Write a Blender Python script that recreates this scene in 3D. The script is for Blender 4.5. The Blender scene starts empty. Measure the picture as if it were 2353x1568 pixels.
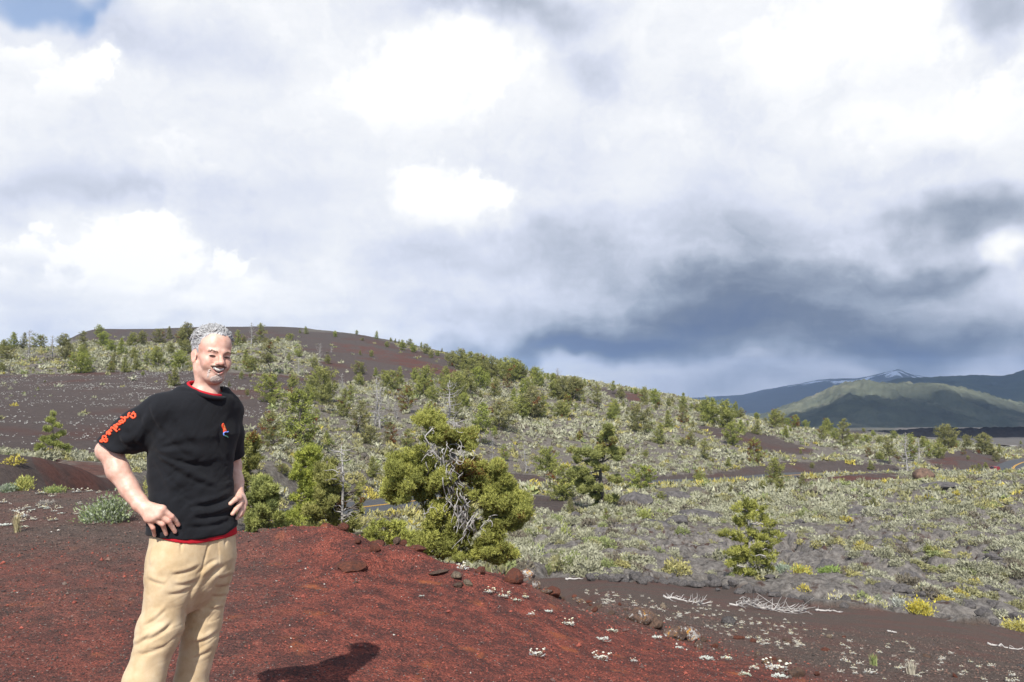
import bpy, math, random
import numpy as np
from mathutils import Vector
SC = bpy.context.scene
COL = SC.collection
rad = math.radians
# ------------------------------------------------------------------ camera model (photo measured in a 2353x1568 frame)
F, CX, CY, HZ = 1812.0, 1176.5, 784.0, 870.0
TH = math.atan((HZ - CY) / F)
ST, CT = math.sin(TH), math.cos(TH)
def W(px, py, Y):
    """world point at depth Y (metres north of the camera) along the line of sight px,py"""
    dx = (np.asarray(px, float) - CX) / F; dz = -(np.asarray(py, float) - CY) / F
    y = CT - dz * ST; z = ST + dz * CT
    s = np.asarray(Y, float) / y
    return np.stack(np.broadcast_arrays(dx * s, y * s, z * s), -1)
def project(P):
    P = np.asarray(P, float)
    x, y, z = P[..., 0], P[..., 1], P[..., 2]
    fw = y * CT + z * ST; up = -y * ST + z * CT
    fw = np.where(fw < 1e-3, 1e-3, fw)
    return CX + F * x / fw, CY - F * up / fw
# ------------------------------------------------------------------ noise
def _hash(ix, iy, iz, seed):
    h = (ix.astype(np.int64) * 374761393 + iy.astype(np.int64) * 668265263 + iz.astype(np.int64) * 1274126177 + seed * 974634777) & 0xFFFFFFFF
    h = ((h ^ (h >> 13)) * 1274126177) & 0xFFFFFFFF
    h = ((h ^ (h >> 15)) * 2246822519) & 0xFFFFFFFF
    return ((h ^ (h >> 16)) & 0xFFFFFF).astype(np.float32) / np.float32(0xFFFFFF)
def vnoise(x, y, z=None, seed=0):
    """value noise in -1..1"""
    x = np.asarray(x, np.float64); y = np.asarray(y, np.float64)
    ix = np.floor(x); iy = np.floor(y); fx = (x - ix).astype(np.float32); fy = (y - iy).astype(np.float32)
    ux = fx * fx * (3 - 2 * fx); uy = fy * fy * (3 - 2 * fy)
    if z is None:
        iz = np.zeros_like(ix)
        a = _hash(ix, iy, iz, seed); b = _hash(ix + 1, iy, iz, seed); c = _hash(ix, iy + 1, iz, seed); d = _hash(ix + 1, iy + 1, iz, seed)
        return (a + (b - a) * ux + (c - a) * uy + (a - b - c + d) * ux * uy) * 2 - 1
    z = np.asarray(z, np.float64); iz = np.floor(z); fz = (z - iz).astype(np.float32); uz = fz * fz * (3 - 2 * fz)
    r = []
    for k in (0, 1):
        a = _hash(ix, iy, iz + k, seed); b = _hash(ix + 1, iy, iz + k, seed); c = _hash(ix, iy + 1, iz + k, seed); d = _hash(ix + 1, iy + 1, iz + k, seed)
        r.append(a + (b - a) * ux + (c - a) * uy + (a - b - c + d) * ux * uy)
    return (r[0] + (r[1] - r[0]) * uz) * 2 - 1
def fbm(x, y, z=None, octv=4, seed=0, gain=0.5, lac=2.03):
    s = 0; a = 1; t = 0
    x = np.asarray(x, float); y = np.asarray(y, float)
    for k in range(octv):
        s = s + a * vnoise(x, y, z, seed + k * 17); t += a; a *= gain
        x = x * lac + 13.7; y = y * lac - 7.3
        if z is not None: z = z * lac + 3.1
    return s / t
def sstep(a, b, x):
    t = np.clip((x - a) / (b - a), 0, 1); return t * t * (3 - 2 * t)
def pchip(xk, yk, x):
    xk = np.asarray(xk, float); yk = np.asarray(yk, float)
    h = np.diff(xk); d = np.diff(yk) / h; m = np.zeros_like(yk)
    for i in range(1, len(xk) - 1):
        if d[i - 1] * d[i] > 0:
            w1 = 2 * h[i] + h[i - 1]; w2 = h[i] + 2 * h[i - 1]
            m[i] = (w1 + w2) / (w1 / d[i - 1] + w2 / d[i])
    m[0] = d[0]; m[-1] = d[-1]
    x = np.clip(x, xk[0], xk[-1]); i = np.clip(np.searchsorted(xk, x) - 1, 0, len(h) - 1)
    t = (x - xk[i]) / h[i]
    return (yk[i] * (2 * t**3 - 3 * t**2 + 1) + h[i] * m[i] * (t**3 - 2 * t**2 + t) + yk[i + 1] * (-2 * t**3 + 3 * t**2) + h[i] * m[i + 1] * (t**3 - t**2))
def inpoly(x, y, poly):
    x = np.asarray(x); y = np.asarray(y); r = np.zeros(x.shape, bool); n = len(poly); j = n - 1
    for i in range(n):
        xi, yi = poly[i]; xj, yj = poly[j]
        if yi != yj:
            r ^= ((yi > y) != (yj > y)) & (x < (xj - xi) * (y - yi) / (yj - yi) + xi)
        j = i
    return r
# ------------------------------------------------------------------ meshes and objects
def mesh_np(name, V, faces, mat=None, smooth=True, attrs=None, fmat=None):
    """V (n,3); faces: list of int arrays (m,k) (k may differ per array)"""
    me = bpy.data.meshes.new(name)
    V = np.asarray(V, np.float32)
    faces = [np.asarray(f, np.int32) for f in (faces if isinstance(faces, list) else [faces]) if len(f)]
    me.vertices.add(len(V)); me.vertices.foreach_set('co', V.ravel())
    li = np.concatenate([f.ravel() for f in faces])
    tot = np.concatenate([np.full(len(f), f.shape[1], np.int32) for f in faces])
    st = np.concatenate([[0], np.cumsum(tot)[:-1]]).astype(np.int32)
    me.loops.add(len(li)); me.loops.foreach_set('vertex_index', li)
    me.polygons.add(len(tot)); me.polygons.foreach_set('loop_start', st); me.polygons.foreach_set('loop_total', tot)
    me.polygons.foreach_set('use_smooth', np.full(len(tot), smooth, bool))
    for m in (mat if isinstance(mat, (list, tuple)) else [mat]):
        if m is not None: me.materials.append(m)
    if fmat is not None: me.polygons.foreach_set('material_index', np.asarray(fmat, np.int32))
    for k, a in (attrs or {}).items():
        a = np.asarray(a, np.float32)
        if a.ndim == 1:
            at = me.attributes.new(k, 'FLOAT', 'POINT'); at.data.foreach_set('value', a)
        else:
            at = me.attributes.new(k, 'FLOAT_COLOR', 'POINT'); at.data.foreach_set('color', np.concatenate([a, np.ones((len(a), 1), np.float32)], 1).ravel())
    me.update(calc_edges=True); me.validate(verbose=False)
    return me
def link(name, data, parent=None, loc=None, rotz=None, scale=None):
    o = bpy.data.objects.new(name, data); COL.objects.link(o)
    if parent is not None: o.parent = parent
    if loc is not None: o.location = loc
    if rotz is not None: o.rotation_euler = (0, 0, rotz)
    if scale is not None: o.scale = scale if hasattr(scale, '__len__') else (scale,) * 3
    return o
def tag(o, label=None, cat=None, group=None, kind=None):
    if label: o['label'] = label
    if cat: o['category'] = cat
    if group: o['group'] = group
    if kind: o['kind'] = kind
    return o
class MB:
    """collects pieces into one mesh"""
    def __init__(s): s.V = []; s.Fq = []; s.Ft = []; s.A = {}; s.n = 0
    def add(s, V, q=None, t=None, **attrs):
        V = np.asarray(V, np.float32).reshape(-1, 3)
        if q is not None and len(q): s.Fq.append(np.asarray(q, np.int64) + s.n)
        if t is not None and len(t): s.Ft.append(np.asarray(t, np.int64) + s.n)
        for k, a in attrs.items(): s.A.setdefault(k, []).append(np.broadcast_to(np.asarray(a, np.float32), (len(V),)))
        s.V.append(V); s.n += len(V); return s
    def tube(s, pts, r, n=6, cap=True, **attrs):
        P = np.asarray(pts, float); R = np.broadcast_to(np.asarray(r, float), (len(P),))
        T = np.gradient(P, axis=0); T /= np.linalg.norm(T, axis=1, keepdims=True) + 1e-9
        ref = np.array([0, 0, 1.0]) if abs(T[:, 2]).mean() < .8 else np.array([1.0, 0, 0])
        A = np.cross(T, ref); A /= np.linalg.norm(A, axis=1, keepdims=True) + 1e-9; B = np.cross(T, A)
        an = np.arange(n) / n * 2 * math.pi
        V = P[:, None] + R[:, None, None] * (A[:, None] * np.cos(an)[None, :, None] + B[:, None] * np.sin(an)[None, :, None])
        i = np.arange(len(P) - 1)[:, None] * n; k = np.arange(n)[None]; k2 = (k + 1) % n
        q = np.stack([i + k, i + k2, i + n + k2, i + n + k], -1).reshape(-1, 4)
        V = V.reshape(-1, 3); t = []
        if cap:
            V = np.concatenate([V, P[:1], P[-1:]]); c0 = len(P) * n; b = (len(P) - 1) * n
            t = [(c0, (k_ + 1) % n, k_) for k_ in range(n)] + [(c0 + 1, b + k_, b + (k_ + 1) % n) for k_ in range(n)]
        return s.add(V, q, t, **attrs)
    def box(s, c, h, rz=0.0, taper=1.0, **attrs):
        x, y, z = h; V = np.array([[a * x * (taper if e > 0 else 1), b * y * (taper if e > 0 else 1), e * z] for e in (-1, 1) for a, b in ((-1, -1), (1, -1), (1, 1), (-1, 1))], float)
        cz, sz = math.cos(rz), math.sin(rz); V[:, :2] = V[:, :2] @ np.array([[cz, sz], [-sz, cz]])
        return s.add(V + np.asarray(c), [(3, 2, 1, 0), (4, 5, 6, 7), (0, 1, 5, 4), (1, 2, 6, 5), (2, 3, 7, 6), (3, 0, 4, 7)], **attrs)
    def data(s, name, mat, smooth=True):
        fs = []
        if s.Fq: fs.append(np.concatenate(s.Fq))
        if s.Ft: fs.append(np.concatenate(s.Ft))
        return mesh_np(name, np.concatenate(s.V), fs, mat, smooth, {k: np.concatenate(a) for k, a in s.A.items()})
    def build(s, name, mat, parent=None, smooth=True, **kw): return link(name, s.data(name, mat, smooth), parent, **kw)
# ------------------------------------------------------------------ node helpers
class NT:
    def __init__(s, tree): s.t = tree; s.t.nodes.clear()
    def n(s, typ, ins=None, **props):
        nd = s.t.nodes.new(typ)
        for k, v in props.items(): setattr(nd, k, v)
        for k, v in (ins or {}).items():
            sock = nd.inputs[k]
            if isinstance(v, bpy.types.NodeSocket): s.t.links.new(v, sock)
            elif isinstance(v, bpy.types.Node): s.t.links.new(v.outputs[0], sock)
            else: sock.default_value = v
        return nd
    def math(s, op, a, b=None, c=None, clamp=False):
        ins = {0: a}
        if b is not None: ins[1] = b
        if c is not None: ins[2] = c
        nd = s.n('ShaderNodeMath', ins, operation=op); nd.use_clamp = clamp; return nd.outputs[0]
    def mix(s, f, a, b, mode='MIX'):
        nd = s.t.nodes.new('ShaderNodeMix'); nd.data_type = 'RGBA'; nd.blend_type = mode
        for sock, v in ((nd.inputs[0], f), (nd.inputs[6], a), (nd.inputs[7], b)):
            if isinstance(v, bpy.types.NodeSocket): s.t.links.new(v, sock)
            else: sock.default_value = v if not hasattr(v, '__len__') else (*v, 1.0)[:4]
        return nd.outputs[2]
    def ramp(s, fac, stops, interp='LINEAR'):
        nd = s.n('ShaderNodeValToRGB', {0: fac}); cr = nd.color_ramp; cr.interpolation = interp
        while len(cr.elements) < len(stops): cr.elements.new(0.5)
        for e, (p, c) in zip(cr.elements, stops):
            e.position = p; e.color = (*c, 1.0)[:4] if hasattr(c, '__len__') else (c, c, c, 1)
        return nd.outputs[0]
    def attr(s, name): return s.n('ShaderNodeAttribute', attribute_name=name)
    def remap(s, v, a, b, c=0.0, d=1.0, smooth=True):
        nd = s.n('ShaderNodeMapRange', {0: v, 1: a, 2: b, 3: c, 4: d}); nd.interpolation_type = 'SMOOTHSTEP' if smooth else 'LINEAR'; return nd.outputs[0]
def material(name, fn):
    m = bpy.data.materials.new(name); m.use_nodes = True; t = NT(m.node_tree)
    out = t.n('ShaderNodeOutputMaterial'); sh = fn(t)
    m.node_tree.links.new(sh.outputs[0] if isinstance(sh, bpy.types.Node) else sh, out.inputs[0]); return m
def principled(t, col, rough=.9, spec=.2, normal=None, **kw):
    ins = {'Base Color': col if isinstance(col, bpy.types.NodeSocket) else (*col, 1.0)[:4], 'Roughness': rough, 'Specular IOR Level': spec}
    if normal is not None: ins['Normal'] = normal
    ins.update(kw); return t.n('ShaderNodeBsdfPrincipled', ins)
def simple_mat(name, col, rough=.9, spec=.2, var=.25, scale=20.0, bump=0.0, **kw):
    def fn(t):
        co = t.n('ShaderNodeTexCoord').outputs['Object']
        nz = t.n('ShaderNodeTexNoise', {'Vector': co, 'Scale': scale, 'Detail': 4.0}).outputs[0]
        c = t.mix(nz, [v * (1 - var) for v in col], [v * (1 + var) for v in col])
        nm = t.n('ShaderNodeBump', {'Strength': bump, 'Distance': .01, 'Height': nz}).outputs[0] if bump else None
        return principled(t, c, rough, spec, nm, **kw)
    return material(name, fn)
rng = np.random.default_rng(7)
# ================================================================== TERRAIN
def col(*a):
    """(Y, py) or (Y, None, z) control points -> sorted logY, z"""
    Y = []; Z = []
    for e in a:
        Y.append(e[0]); Z.append(e[2] if len(e) == 3 else float(W(CX, e[1], e[0])[2]))
    return np.array(Y), np.array(Z)
N0 = ((.3, None, -1.66), (2.5, None, -1.66))
FAR = ((700, None, -50), (900, None, -57), (1500, None, -95), (2500, None, -150), (5000, None, -270), (12500, None, -600))
def mk(*a, far=FAR): return col(*N0, *a, *far)
COLS = [
 (-1500, mk((4.2, None, -1.64), (12, None, -1.7), (18, None, -3.2), (40, None, -3.8), (80, None, -4), (180, None, 2), (260, None, 11), (330, None, 8), (450, None, -5))),
 (0, mk((4.2, 1568), (8, 1232), (12, 1121), (15, None, -2.9), (20, None, -3.4), (24.6, 1130), (29, 1113), (36, 1042), (40, None, -4.6), (52, 1050), (66, 1040), (100, 955), (150, 893), (182, 862), (230, 815), (262, 798), (300, None, 8), (400, None, 0))),
 (230, mk((4.25, 1568), (8, 1232), (11.3, 1131), (15, None, -3.3), (22, None, -4.1), (26, None, -4.2), (31, 1127), (38, 1064), (42, None, -5.2), (55, 1070), (70, 1045), (100, 965), (150, 893), (182, 858), (230, 812), (290, 798), (340, 774), (380, 757), (450, None, 16))),
 (350, mk((4.28, 1568), (8.1, 1231), (11.2, 1137), (13, None, -2.6), (16, None, -3.7), (22, None, -4.7), (30, None, -5.1), (36, 1124), (43, 1078), (47, None, -5.6), (58, 1072), (78, 1030), (104, 963), (150, 892), (181, 857), (230, 813), (295, 794), (350, 766), (380, 756), (450, None, 17))),
 (450, mk((4.3, 1568), (8.2, 1230), (10.6, 1168), (12.5, None, -2.7), (15, None, -3.8), (22, None, -4.9), (36, None, -6), (44, 1118), (50, 1095), (60, 1075), (85, 1020), (110, 960), (150, 890), (180, 855), (230, 815), (300, 788), (360, 758), (380, 753), (450, None, 18))),
 (600, mk((4.31, 1568), (8.3, 1228), (10, None, -2.4), (13, None, -3.7), (20, None, -5.2), (35, None, -6.8), (47, None, -7.3), (56, None, -7.0), (70, 1040), (90, 1000), (110, 955), (150, 895), (180, 862), (230, 815), (300, 788), (360, 758), (380, 752), (450, None, 18))),
 (800, mk((4.5, 1568), (8.2, 1232), (9.5, None, -2.4), (13, None, -4), (20, None, -6), (35, None, -7.8), (48, None, -9), (60, None, -9.7), (72, None, -9.4), (90, 1050), (120, 980), (150, 925), (180, 893), (230, 850), (300, 800), (360, 770), (380, 766), (450, None, 14))),
 (1000, mk((4.7, 1568), (7.6, 1288), (9, None, -2.8), (13, None, -4.2), (20, None, -6), (35, None, -8.2), (60, None, -10.3), (75, None, -11.2), (90, 1080), (120, 1005), (150, 950), (190, 900), (240, 860), (300, 825), (350, 806), (370, 803), (450, None, 6))),
 (1200, mk((4.9, 1568), (6.5, 1408), (7.4, 1338), (8.5, None, -2.5), (13, None, -4.4), (20, None, -5.9), (26, 1310), (40, 1240), (60, 1185), (85, 1138), (100, 1116), (110, 1098), (140, 1020), (180, 950), (220, 905), (260, 870), (290, 853), (330, None, 2.6), (450, None, -6))),
 (1400, mk((5.3, 1568), (8, 1424), (12, 1385), (20, 1347), (23, 1336), (30, 1290), (45, 1225), (65, 1175), (95, 1127), (107, 1114), (122, 1088), (150, 1030), (190, 965), (230, 920), (265, 893), (285, 888), (330, None, -4), (450, None, -14))),
 (1600, mk((5.7, 1568), (8.5, 1470), (13, 1410), (21, 1370), (26, 1350), (33, 1295), (48, 1225), (70, 1170), (100, 1125), (119, 1107), (135, 1082), (160, 1040), (190, 990), (220, 950), (245, 930), (260, 925), (330, None, -12), (450, None, -22))),
 (1800, mk((6.1, 1568), (9, 1490), (14, 1430), (20, 1391), (23, 1376), (33, 1290), (50, 1220), (72, 1165), (105, 1112), (130, 1098), (137, 1093), (150, 1068), (175, 1036), (205, 1000), (225, 989), (245, None, -15.2), (330, None, -22), (450, None, -28))),
 (2000, mk((6.4, 1568), (9, 1515), (14, 1447), (19, 1410), (22, 1391), (35, 1290), (55, 1210), (80, 1152), (110, 1114), (124, 1106), (134, 1088), (141, None, -17.5), (146, None, -17.8), (152, None, -17.9), (165, 1064), (190, 1036), (220, 1015), (240, 1009), (300, None, -22), (450, None, -30))),
 (2200, mk((6.8, 1568), (9, 1537), (13, 1477), (18, 1432), (20.5, 1420), (35, 1290), (55, 1210), (80, 1152), (115, 1105), (140, 1092), (155, None, -18.7), (160, None, -18.8), (172, 1068), (200, 1046), (225, 1036), (300, None, -25), (450, 1018))),
 (2353, mk((7, 1568), (10, 1532), (14, 1490), (18, 1460), (21.5, 1430), (35, 1300), (55, 1212), (85, 1148), (120, 1103), (150, 1087), (165, None, -19), (190, 1066), (240, 1047), (300, 1036), (450, 1016))),
 (4200, mk((7, None, -2.9), (14, None, -5), (21.5, None, -7), (35, None, -9), (85, None, -13.5), (150, None, -18), (240, None, -23), (450, None, -38))),
]
NU, NV = 700, 900
_lY = np.linspace(math.log(.3), math.log(12500), NV)
_tab = np.stack([pchip(np.log(Y), Z, _lY) for _, (Y, Z) in COLS])
_ck = np.array([c for c, _ in COLS], float)
_uu = np.linspace(_ck[0], _ck[-1], NU)
TAB = np.stack([pchip(_ck, _tab[:, j], _uu) for j in range(NV)], 1)
def zbase(pxc, Y):
    u = np.clip((np.asarray(pxc, float) - _uu[0]) / (_uu[-1] - _uu[0]) * (NU - 1), 0, NU - 1.001)
    v = np.clip((np.log(np.maximum(Y, .31)) - _lY[0]) / (_lY[-1] - _lY[0]) * (NV - 1), 0, NV - 1.001)
    i = u.astype(int); j = v.astype(int); a = u - i; b = v - j
    return (TAB[i, j] * (1 - a) + TAB[i + 1, j] * a) * (1 - b) + (TAB[i, j + 1] * (1 - a) + TAB[i + 1, j + 1] * a) * b
# ---- road centre line
_rk = [(-330, None, 16.5, -3.0), (-60, None, 19, -3.25), (180, None, 21.5, -3.62), (330, None, 26, -4.55), (480, None, 34.5, -6.2), (690, None, 50, -8.6), (905, 1157, 65, None), (1060, None, 82, -12.0), (1200, 1114, 100, None), (1370, None, 108, -14.6), (1530, 1110, 115, None), (1725, 1101, 128, None), (1838, 1091, 138, None), (1960, None, 147, -17.75), (2100, None, 154, -18.2), (2240, None, 160, -18.65), (2312, 1083, 168, None), (2335, 1069, 186, None), (2372, 1058, 204, None), (2480, 1050, 222, None), (2640, 1046, 238, None)]
_rp = np.array([W(p, q, Y) if q else (*W(p, 1000, Y)[:2], z) for p, q, Y, z in _rk])
_s = np.concatenate([[0], np.cumsum(np.linalg.norm(np.diff(_rp[:, :2], axis=0), axis=1))])
_ss = np.arange(0, _s[-1], .8)
def _smooth(a, n):
    k = np.hanning(n + 2)[1:-1]; k /= k.sum(); p = np.concatenate([np.repeat(a[:1], n // 2, 0), a, np.repeat(a[-1:], n // 2, 0)])
    return np.convolve(p, k, 'valid')[:len(a)]
ROAD = np.stack([_smooth(pchip(_s, _rp[:, i], _ss), 15) for i in range(3)], 1)
ROAD_HW = 3.5
def road_dist(x, y):
    x = np.asarray(x, float); sh = x.shape; x = x.ravel(); y = np.asarray(y, float).ravel()
    D = np.full(x.shape, 1e9); Z = np.zeros(x.shape)
    m = np.where((x > ROAD[:, 0].min() - 20) & (x < ROAD[:, 0].max() + 20) & (y > ROAD[:, 1].min() - 20) & (y < ROAD[:, 1].max() + 20))[0]
    R = ROAD[::3]
    for k in range(0, len(m), 40000):
        q = m[k:k + 40000]
        d = (x[q, None] - R[None, :, 0])**2 + (y[q, None] - R[None, :, 1])**2
        j = d.argmin(1); D[q] = np.sqrt(d[np.arange(len(q)), j]); 
        a = R[np.clip(j - 1, 0, len(R) - 1)]; b = R[np.clip(j + 1, 0, len(R) - 1)]; ab = b - a
        t = np.clip(((x[q] - a[:, 0]) * ab[:, 0] + (y[q] - a[:, 1]) * ab[:, 1]) / (ab[:, 0]**2 + ab[:, 1]**2), 0, 1)
        Z[q] = a[:, 2] + ab[:, 2] * t
        D[q] = np.hypot(x[q] - a[:, 0] - ab[:, 0] * t, y[q] - a[:, 1] - ab[:, 1] * t)
    return D.reshape(sh), Z.reshape(sh)
# ---- zones, drawn on the hillside as outlines (photo frame) with a range of distances
LINE_L = np.array([(1100, 1352), (1180, 1345), (1250, 1335), (1400, 1335), (1600, 1352), (1725, 1362), (1900, 1392), (2100, 1410), (2250, 1430), (2353, 1455), (2700, 1520)], float)
LINE_R = np.array([(-400, 1245), (330, 1245), (560, 1130), (800, 1130), (1000, 1190), (1170, 1290), (1240, 1360), (1300, 1392), (1500, 1452), (1700, 1512), (1900, 1570), (2300, 1700), (2800, 1860)], float)
DARK = [
 [(-400, 868), (154, 859), (376, 853), (533, 857), (620, 862), (700, 866), (715, 890), (645, 905), (625, 940), (600, 975), (612, 1010), (590, 1030), (520, 1042), (400, 1052), (250, 1050), (120, 1044), (-400, 1047)],
 [(640, 762), (773, 764), (872, 776), (927, 802), (1023, 816), (1064, 850), (1033, 874), (905, 872), (845, 876), (800, 884), (700, 880), (690, 862), (730, 845), (748, 826), (694, 810), (690, 790), (655, 778)],
 [(90, 740), (700, 740), (690, 776), (600, 786), (500, 788), (400, 786), (250, 784), (150, 780)],
 [(1335, 886), (1400, 893), (1475, 910), (1475, 927), (1440, 924), (1380, 904)],
 [(1603, 978), (1700, 990), (1780, 1003), (1860, 1032), (1872, 1046), (1790, 1043), (1700, 1017), (1640, 1002)],
 [(1160, 1083), (1240, 1099), (1430, 1099), (1508, 1094), (1649, 1086), (1764, 1066), (1838, 1061), (1920, 1059), (2061, 1069), (2070, 1082), (1900, 1092), (1700, 1106), (1500, 1118), (1250, 1120), (1170, 1110)],
 [(1810, 1102), (1850, 1091), (1900, 1086), (2060, 1093), (2078, 1099), (2000, 1108), (1850, 1112)],
 [(2130, 1058), (2215, 1030), (2280, 1042), (2330, 1068), (2300, 1088), (2200, 1088)],
 [(1215, 1143), (1300, 1150), (1316, 1172), (1222, 1174)],
 [(1920, 988), (1990, 992), (1990, 1004), (1925, 1000)],
]
REDF = [[(765, 786), (860, 797), (961, 828), (1060, 852), (1040, 872), (961, 850), (860, 818), (768, 802)], [(1840, 1090), (2060, 1094), (2070, 1101), (1850, 1110)], [(70, 1052), (240, 1062), (380, 1112), (400, 1150), (110, 1128)],
        [(2130, 1060), (2190, 1052), (2215, 1080), (2140, 1076)], [(1440, 898), (1475, 910), (1475, 927), (1440, 920)]]
def zones(x, y, z, jit=True):
    px, py = project(np.stack([x, y, z], -1))
    if jit:
        px = px + 14 * fbm(x * .35, y * .35, octv=3, seed=5); py = py + np.clip(900.0 / np.maximum(y, 5), 3, 22) * fbm(x * .3 + 9, y * .3, octv=3, seed=6)
    Y = y
    near = (Y < 17) & (Y > -60)
    line_r = np.interp(px, LINE_R[:, 0], LINE_R[:, 1]); line_l = np.interp(px, LINE_L[:, 0], LINE_L[:, 1])
    pyr = np.where(Y < 1.5, 3000, py)
    red = np.where(near, sstep(-40, 45, pyr - line_r), 0.0)
    lf = sstep(820, 430, px); red = red * (1 - lf * (1 - (.40 + .35 * sstep(1230, 1520, pyr))))
    dark = np.zeros(px.shape)
    dark = np.where((Y < 17) & (px < 1150), 1.0, dark)
    nr = (px >= 1050) & (Y < 29) & (py > line_l)
    dark = np.where(nr, 1.0, dark)
    farm = Y > 40
    for p in DARK: dark = np.where(farm & inpoly(px, py, p), 1.0, dark)
    dark = np.where((Y >= 17) & (Y < 42) & (px < 400), 1.0, dark)
    redf = np.zeros(px.shape)
    for p in REDF: redf = np.where((Y > 25) & inpoly(px, py, p), 1.0, redf)
    lava = np.where((px > 1120) & (Y > 17) & (Y < 62) & (dark < .5), sstep(62, 40, Y) * sstep(1130, 1260, px), 0.0)
    lava = np.maximum(lava, np.where((px > 1950) & (Y > 30) & (Y < 100) & (dark < .5), .85 * sstep(100, 70, Y), 0))
    lava = np.maximum(lava, np.where((Y > 250) & (px > 2060), sstep(250, 300, Y), 0) * 1.0)
    return px, py, red, dark, redf, lava
def polar(x, y):
    """terrain column (photo frame x) and effective depth of a ground point"""
    r = np.hypot(x, y); az = np.arctan2(x, y); a = np.clip(az, -.72, .92)
    t = np.tan(a); Y = r * np.cos(a)
    return CX + F * t, Y, az
def ground(x, y, detail=True):
    x = np.asarray(x, float); y = np.asarray(y, float)
    pc, Y, az = polar(x, y)
    z = zbase(pc, Y)
    beh = sstep(1.2, 2.2, np.abs(az)); z = z * (1 - beh) + (-1.66 - .03 * Y) * beh
    dr, zr = road_dist(x, y)
    w = sstep(8.5, 4.6, dr); z = z * (1 - w) + (zr - .06) * w
    if not detail: return z
    ok = 1 - w
    z = z + ok * (sstep(10, 60, Y) * (.25 * fbm(x * .09, y * .09, octv=3, seed=1)) + sstep(60, 200, Y) * .55 * fbm(x * .03, y * .03, octv=3, seed=2))
    pxv, pyv, red, dark, redf, lava = zones(x, y, z, True)
    # near cinder: small undulation; rubbly crest
    nearf = sstep(16, 11, Y) * (y > 0)
    z = z + nearf * (.03 * fbm(x * .9, y * .9, octv=3, seed=3) + .012 * fbm(x * 6, y * 6, octv=3, seed=4))
    # lumpy red outcrops along the crest right of the man
    for (lx, ly, lz, sx, sy, am) in LUMPS:
        e = ((x - lx) / sx)**2 + ((y - ly) / sy)**2
        z = z + 1.15 * am * np.exp(-e * e) * (1 + .35 * fbm(x * 5, y * 5, octv=3, seed=11))
    # lava: billowy, cracked crust
    wx = x + .8 * fbm(x * .5, y * .5, octv=2, seed=21); wy = y + .8 * fbm(x * .5 + 40, y * .5, octv=2, seed=22)
    b1 = np.abs(vnoise(wx * .38, wy * .3, seed=23)); b2 = np.abs(vnoise(wx * 1.05, wy * .8, seed=24)); b3 = np.abs(fbm(x * 3.1, y * 2.2, octv=2, seed=25))
    z = z + ok * lava * sstep(400, 280, Y) * (.45 + .55 * sstep(26, 40, Y)) * (.75 * np.minimum(b1 * 2.2, 1) + .34 * np.minimum(b2 * 2.4, 1) + .20 * b3 - .75 - .30 * sstep(.10, .0, np.abs(vnoise(wx * .62 + 3, wy * .9, seed=26))) - .16 * sstep(.12, .0, np.abs(vnoise(wx * 1.7, wy * 2.3 + 5, seed=27))))
    z = z + ok * np.where(Y > 250, lava, 0) * .8 * np.abs(fbm(x * .12, y * .06, octv=3, seed=28))
    # pits under the overhanging ledges
    for (lx, ly, sx, sy, dp) in PITS:
        e = ((x - lx) / sx)**2 + ((y - ly) / sy)**2; z = z - dp * np.exp(-e * e)
    z = z + ok * (1 - dark) * (1 - lava) * sstep(25, 50, Y) * .12 * fbm(x * .8, y * .8, octv=2, seed=29)
    return z
LUMPS = []; PITS = []
def hit(px, py, ymin=15.0, ymax=600.0):
    """first ground point met by the line of sight px,py at a depth of at least ymin"""
    Y = np.exp(np.linspace(math.log(ymin), math.log(ymax), 1400))
    P = W(px, py, Y); z = ground(P[:, 0], P[:, 1], False)
    below = np.where(P[:, 2] <= z)[0]
    i = below[0] if len(below) else int(np.argmin(P[:, 2] - z))
    return P[i, 0], P[i, 1], float(z[i])
for px, py, Y, sx, sy, am in ((690, 1240, 7.9, .55, .35, .11), (790, 1245, 7.6, .3, .25, .10), (830, 1300, 6.9, .22, .14, .10), (905, 1270, 7.2, .35, .2, .10), (620, 1262, 7.5, .6, .3, .05), (985, 1300, 7.2, .3, .2, .05), (760, 1320, 6.6, .35, .15, .05), (1090, 1330, 7.0, .35, .2, .06)):
    p = W(px, py, Y); LUMPS.append((p[0], p[1], 0, sx, sy, am))
for px, py, Y, sx, sy, dp in ((1990, 1196, 58, 2.2, .9, 1.1), (1560, 1212, 52, 1.6, .6, .5), (2090, 1330, 31, 1.1, .4, .6), (1790, 1178, 64, 2.4, .7, .6), (2160, 1128, 98, 5, 1.2, .8), (2010, 1262, 43, 2.5, .5, .5), (2240, 1300, 36, 1.6, .5, .5)):
    p = W(px, py, Y); PITS.append((p[0], p[1], sx, sy, dp))
# ---- ground sheet
az = np.concatenate([np.linspace(-180, -60, 40), np.linspace(-57, -38, 30), np.linspace(-37.5, 37.5, 1000), np.linspace(38, 60, 30), np.linspace(63, 180, 40)])
az = np.radians(az); rr = np.concatenate([np.geomspace(.45, 15, 320, endpoint=False), np.geomspace(15, 78, 430, endpoint=False), np.geomspace(78, 460, 190), np.geomspace(480, 12300, 50)])
AZ, RR = np.meshgrid(az, rr)
gx = RR * np.sin(AZ); gy = RR * np.cos(AZ); gz = ground(gx, gy)
_px, _py, g_red, g_dark, g_redf, g_lava = zones(gx, gy, gz)
na, nr_ = len(az), len(rr)
i = np.arange(nr_ - 1)[:, None] * na; k = np.arange(na - 1)[None]
q = np.stack([i + k, i + k + 1, i + na + k + 1, i + na + k], -1).reshape(-1, 4)[:, ::-1]
GV = np.stack([gx, gy, gz], -1).reshape(-1, 3)
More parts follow.
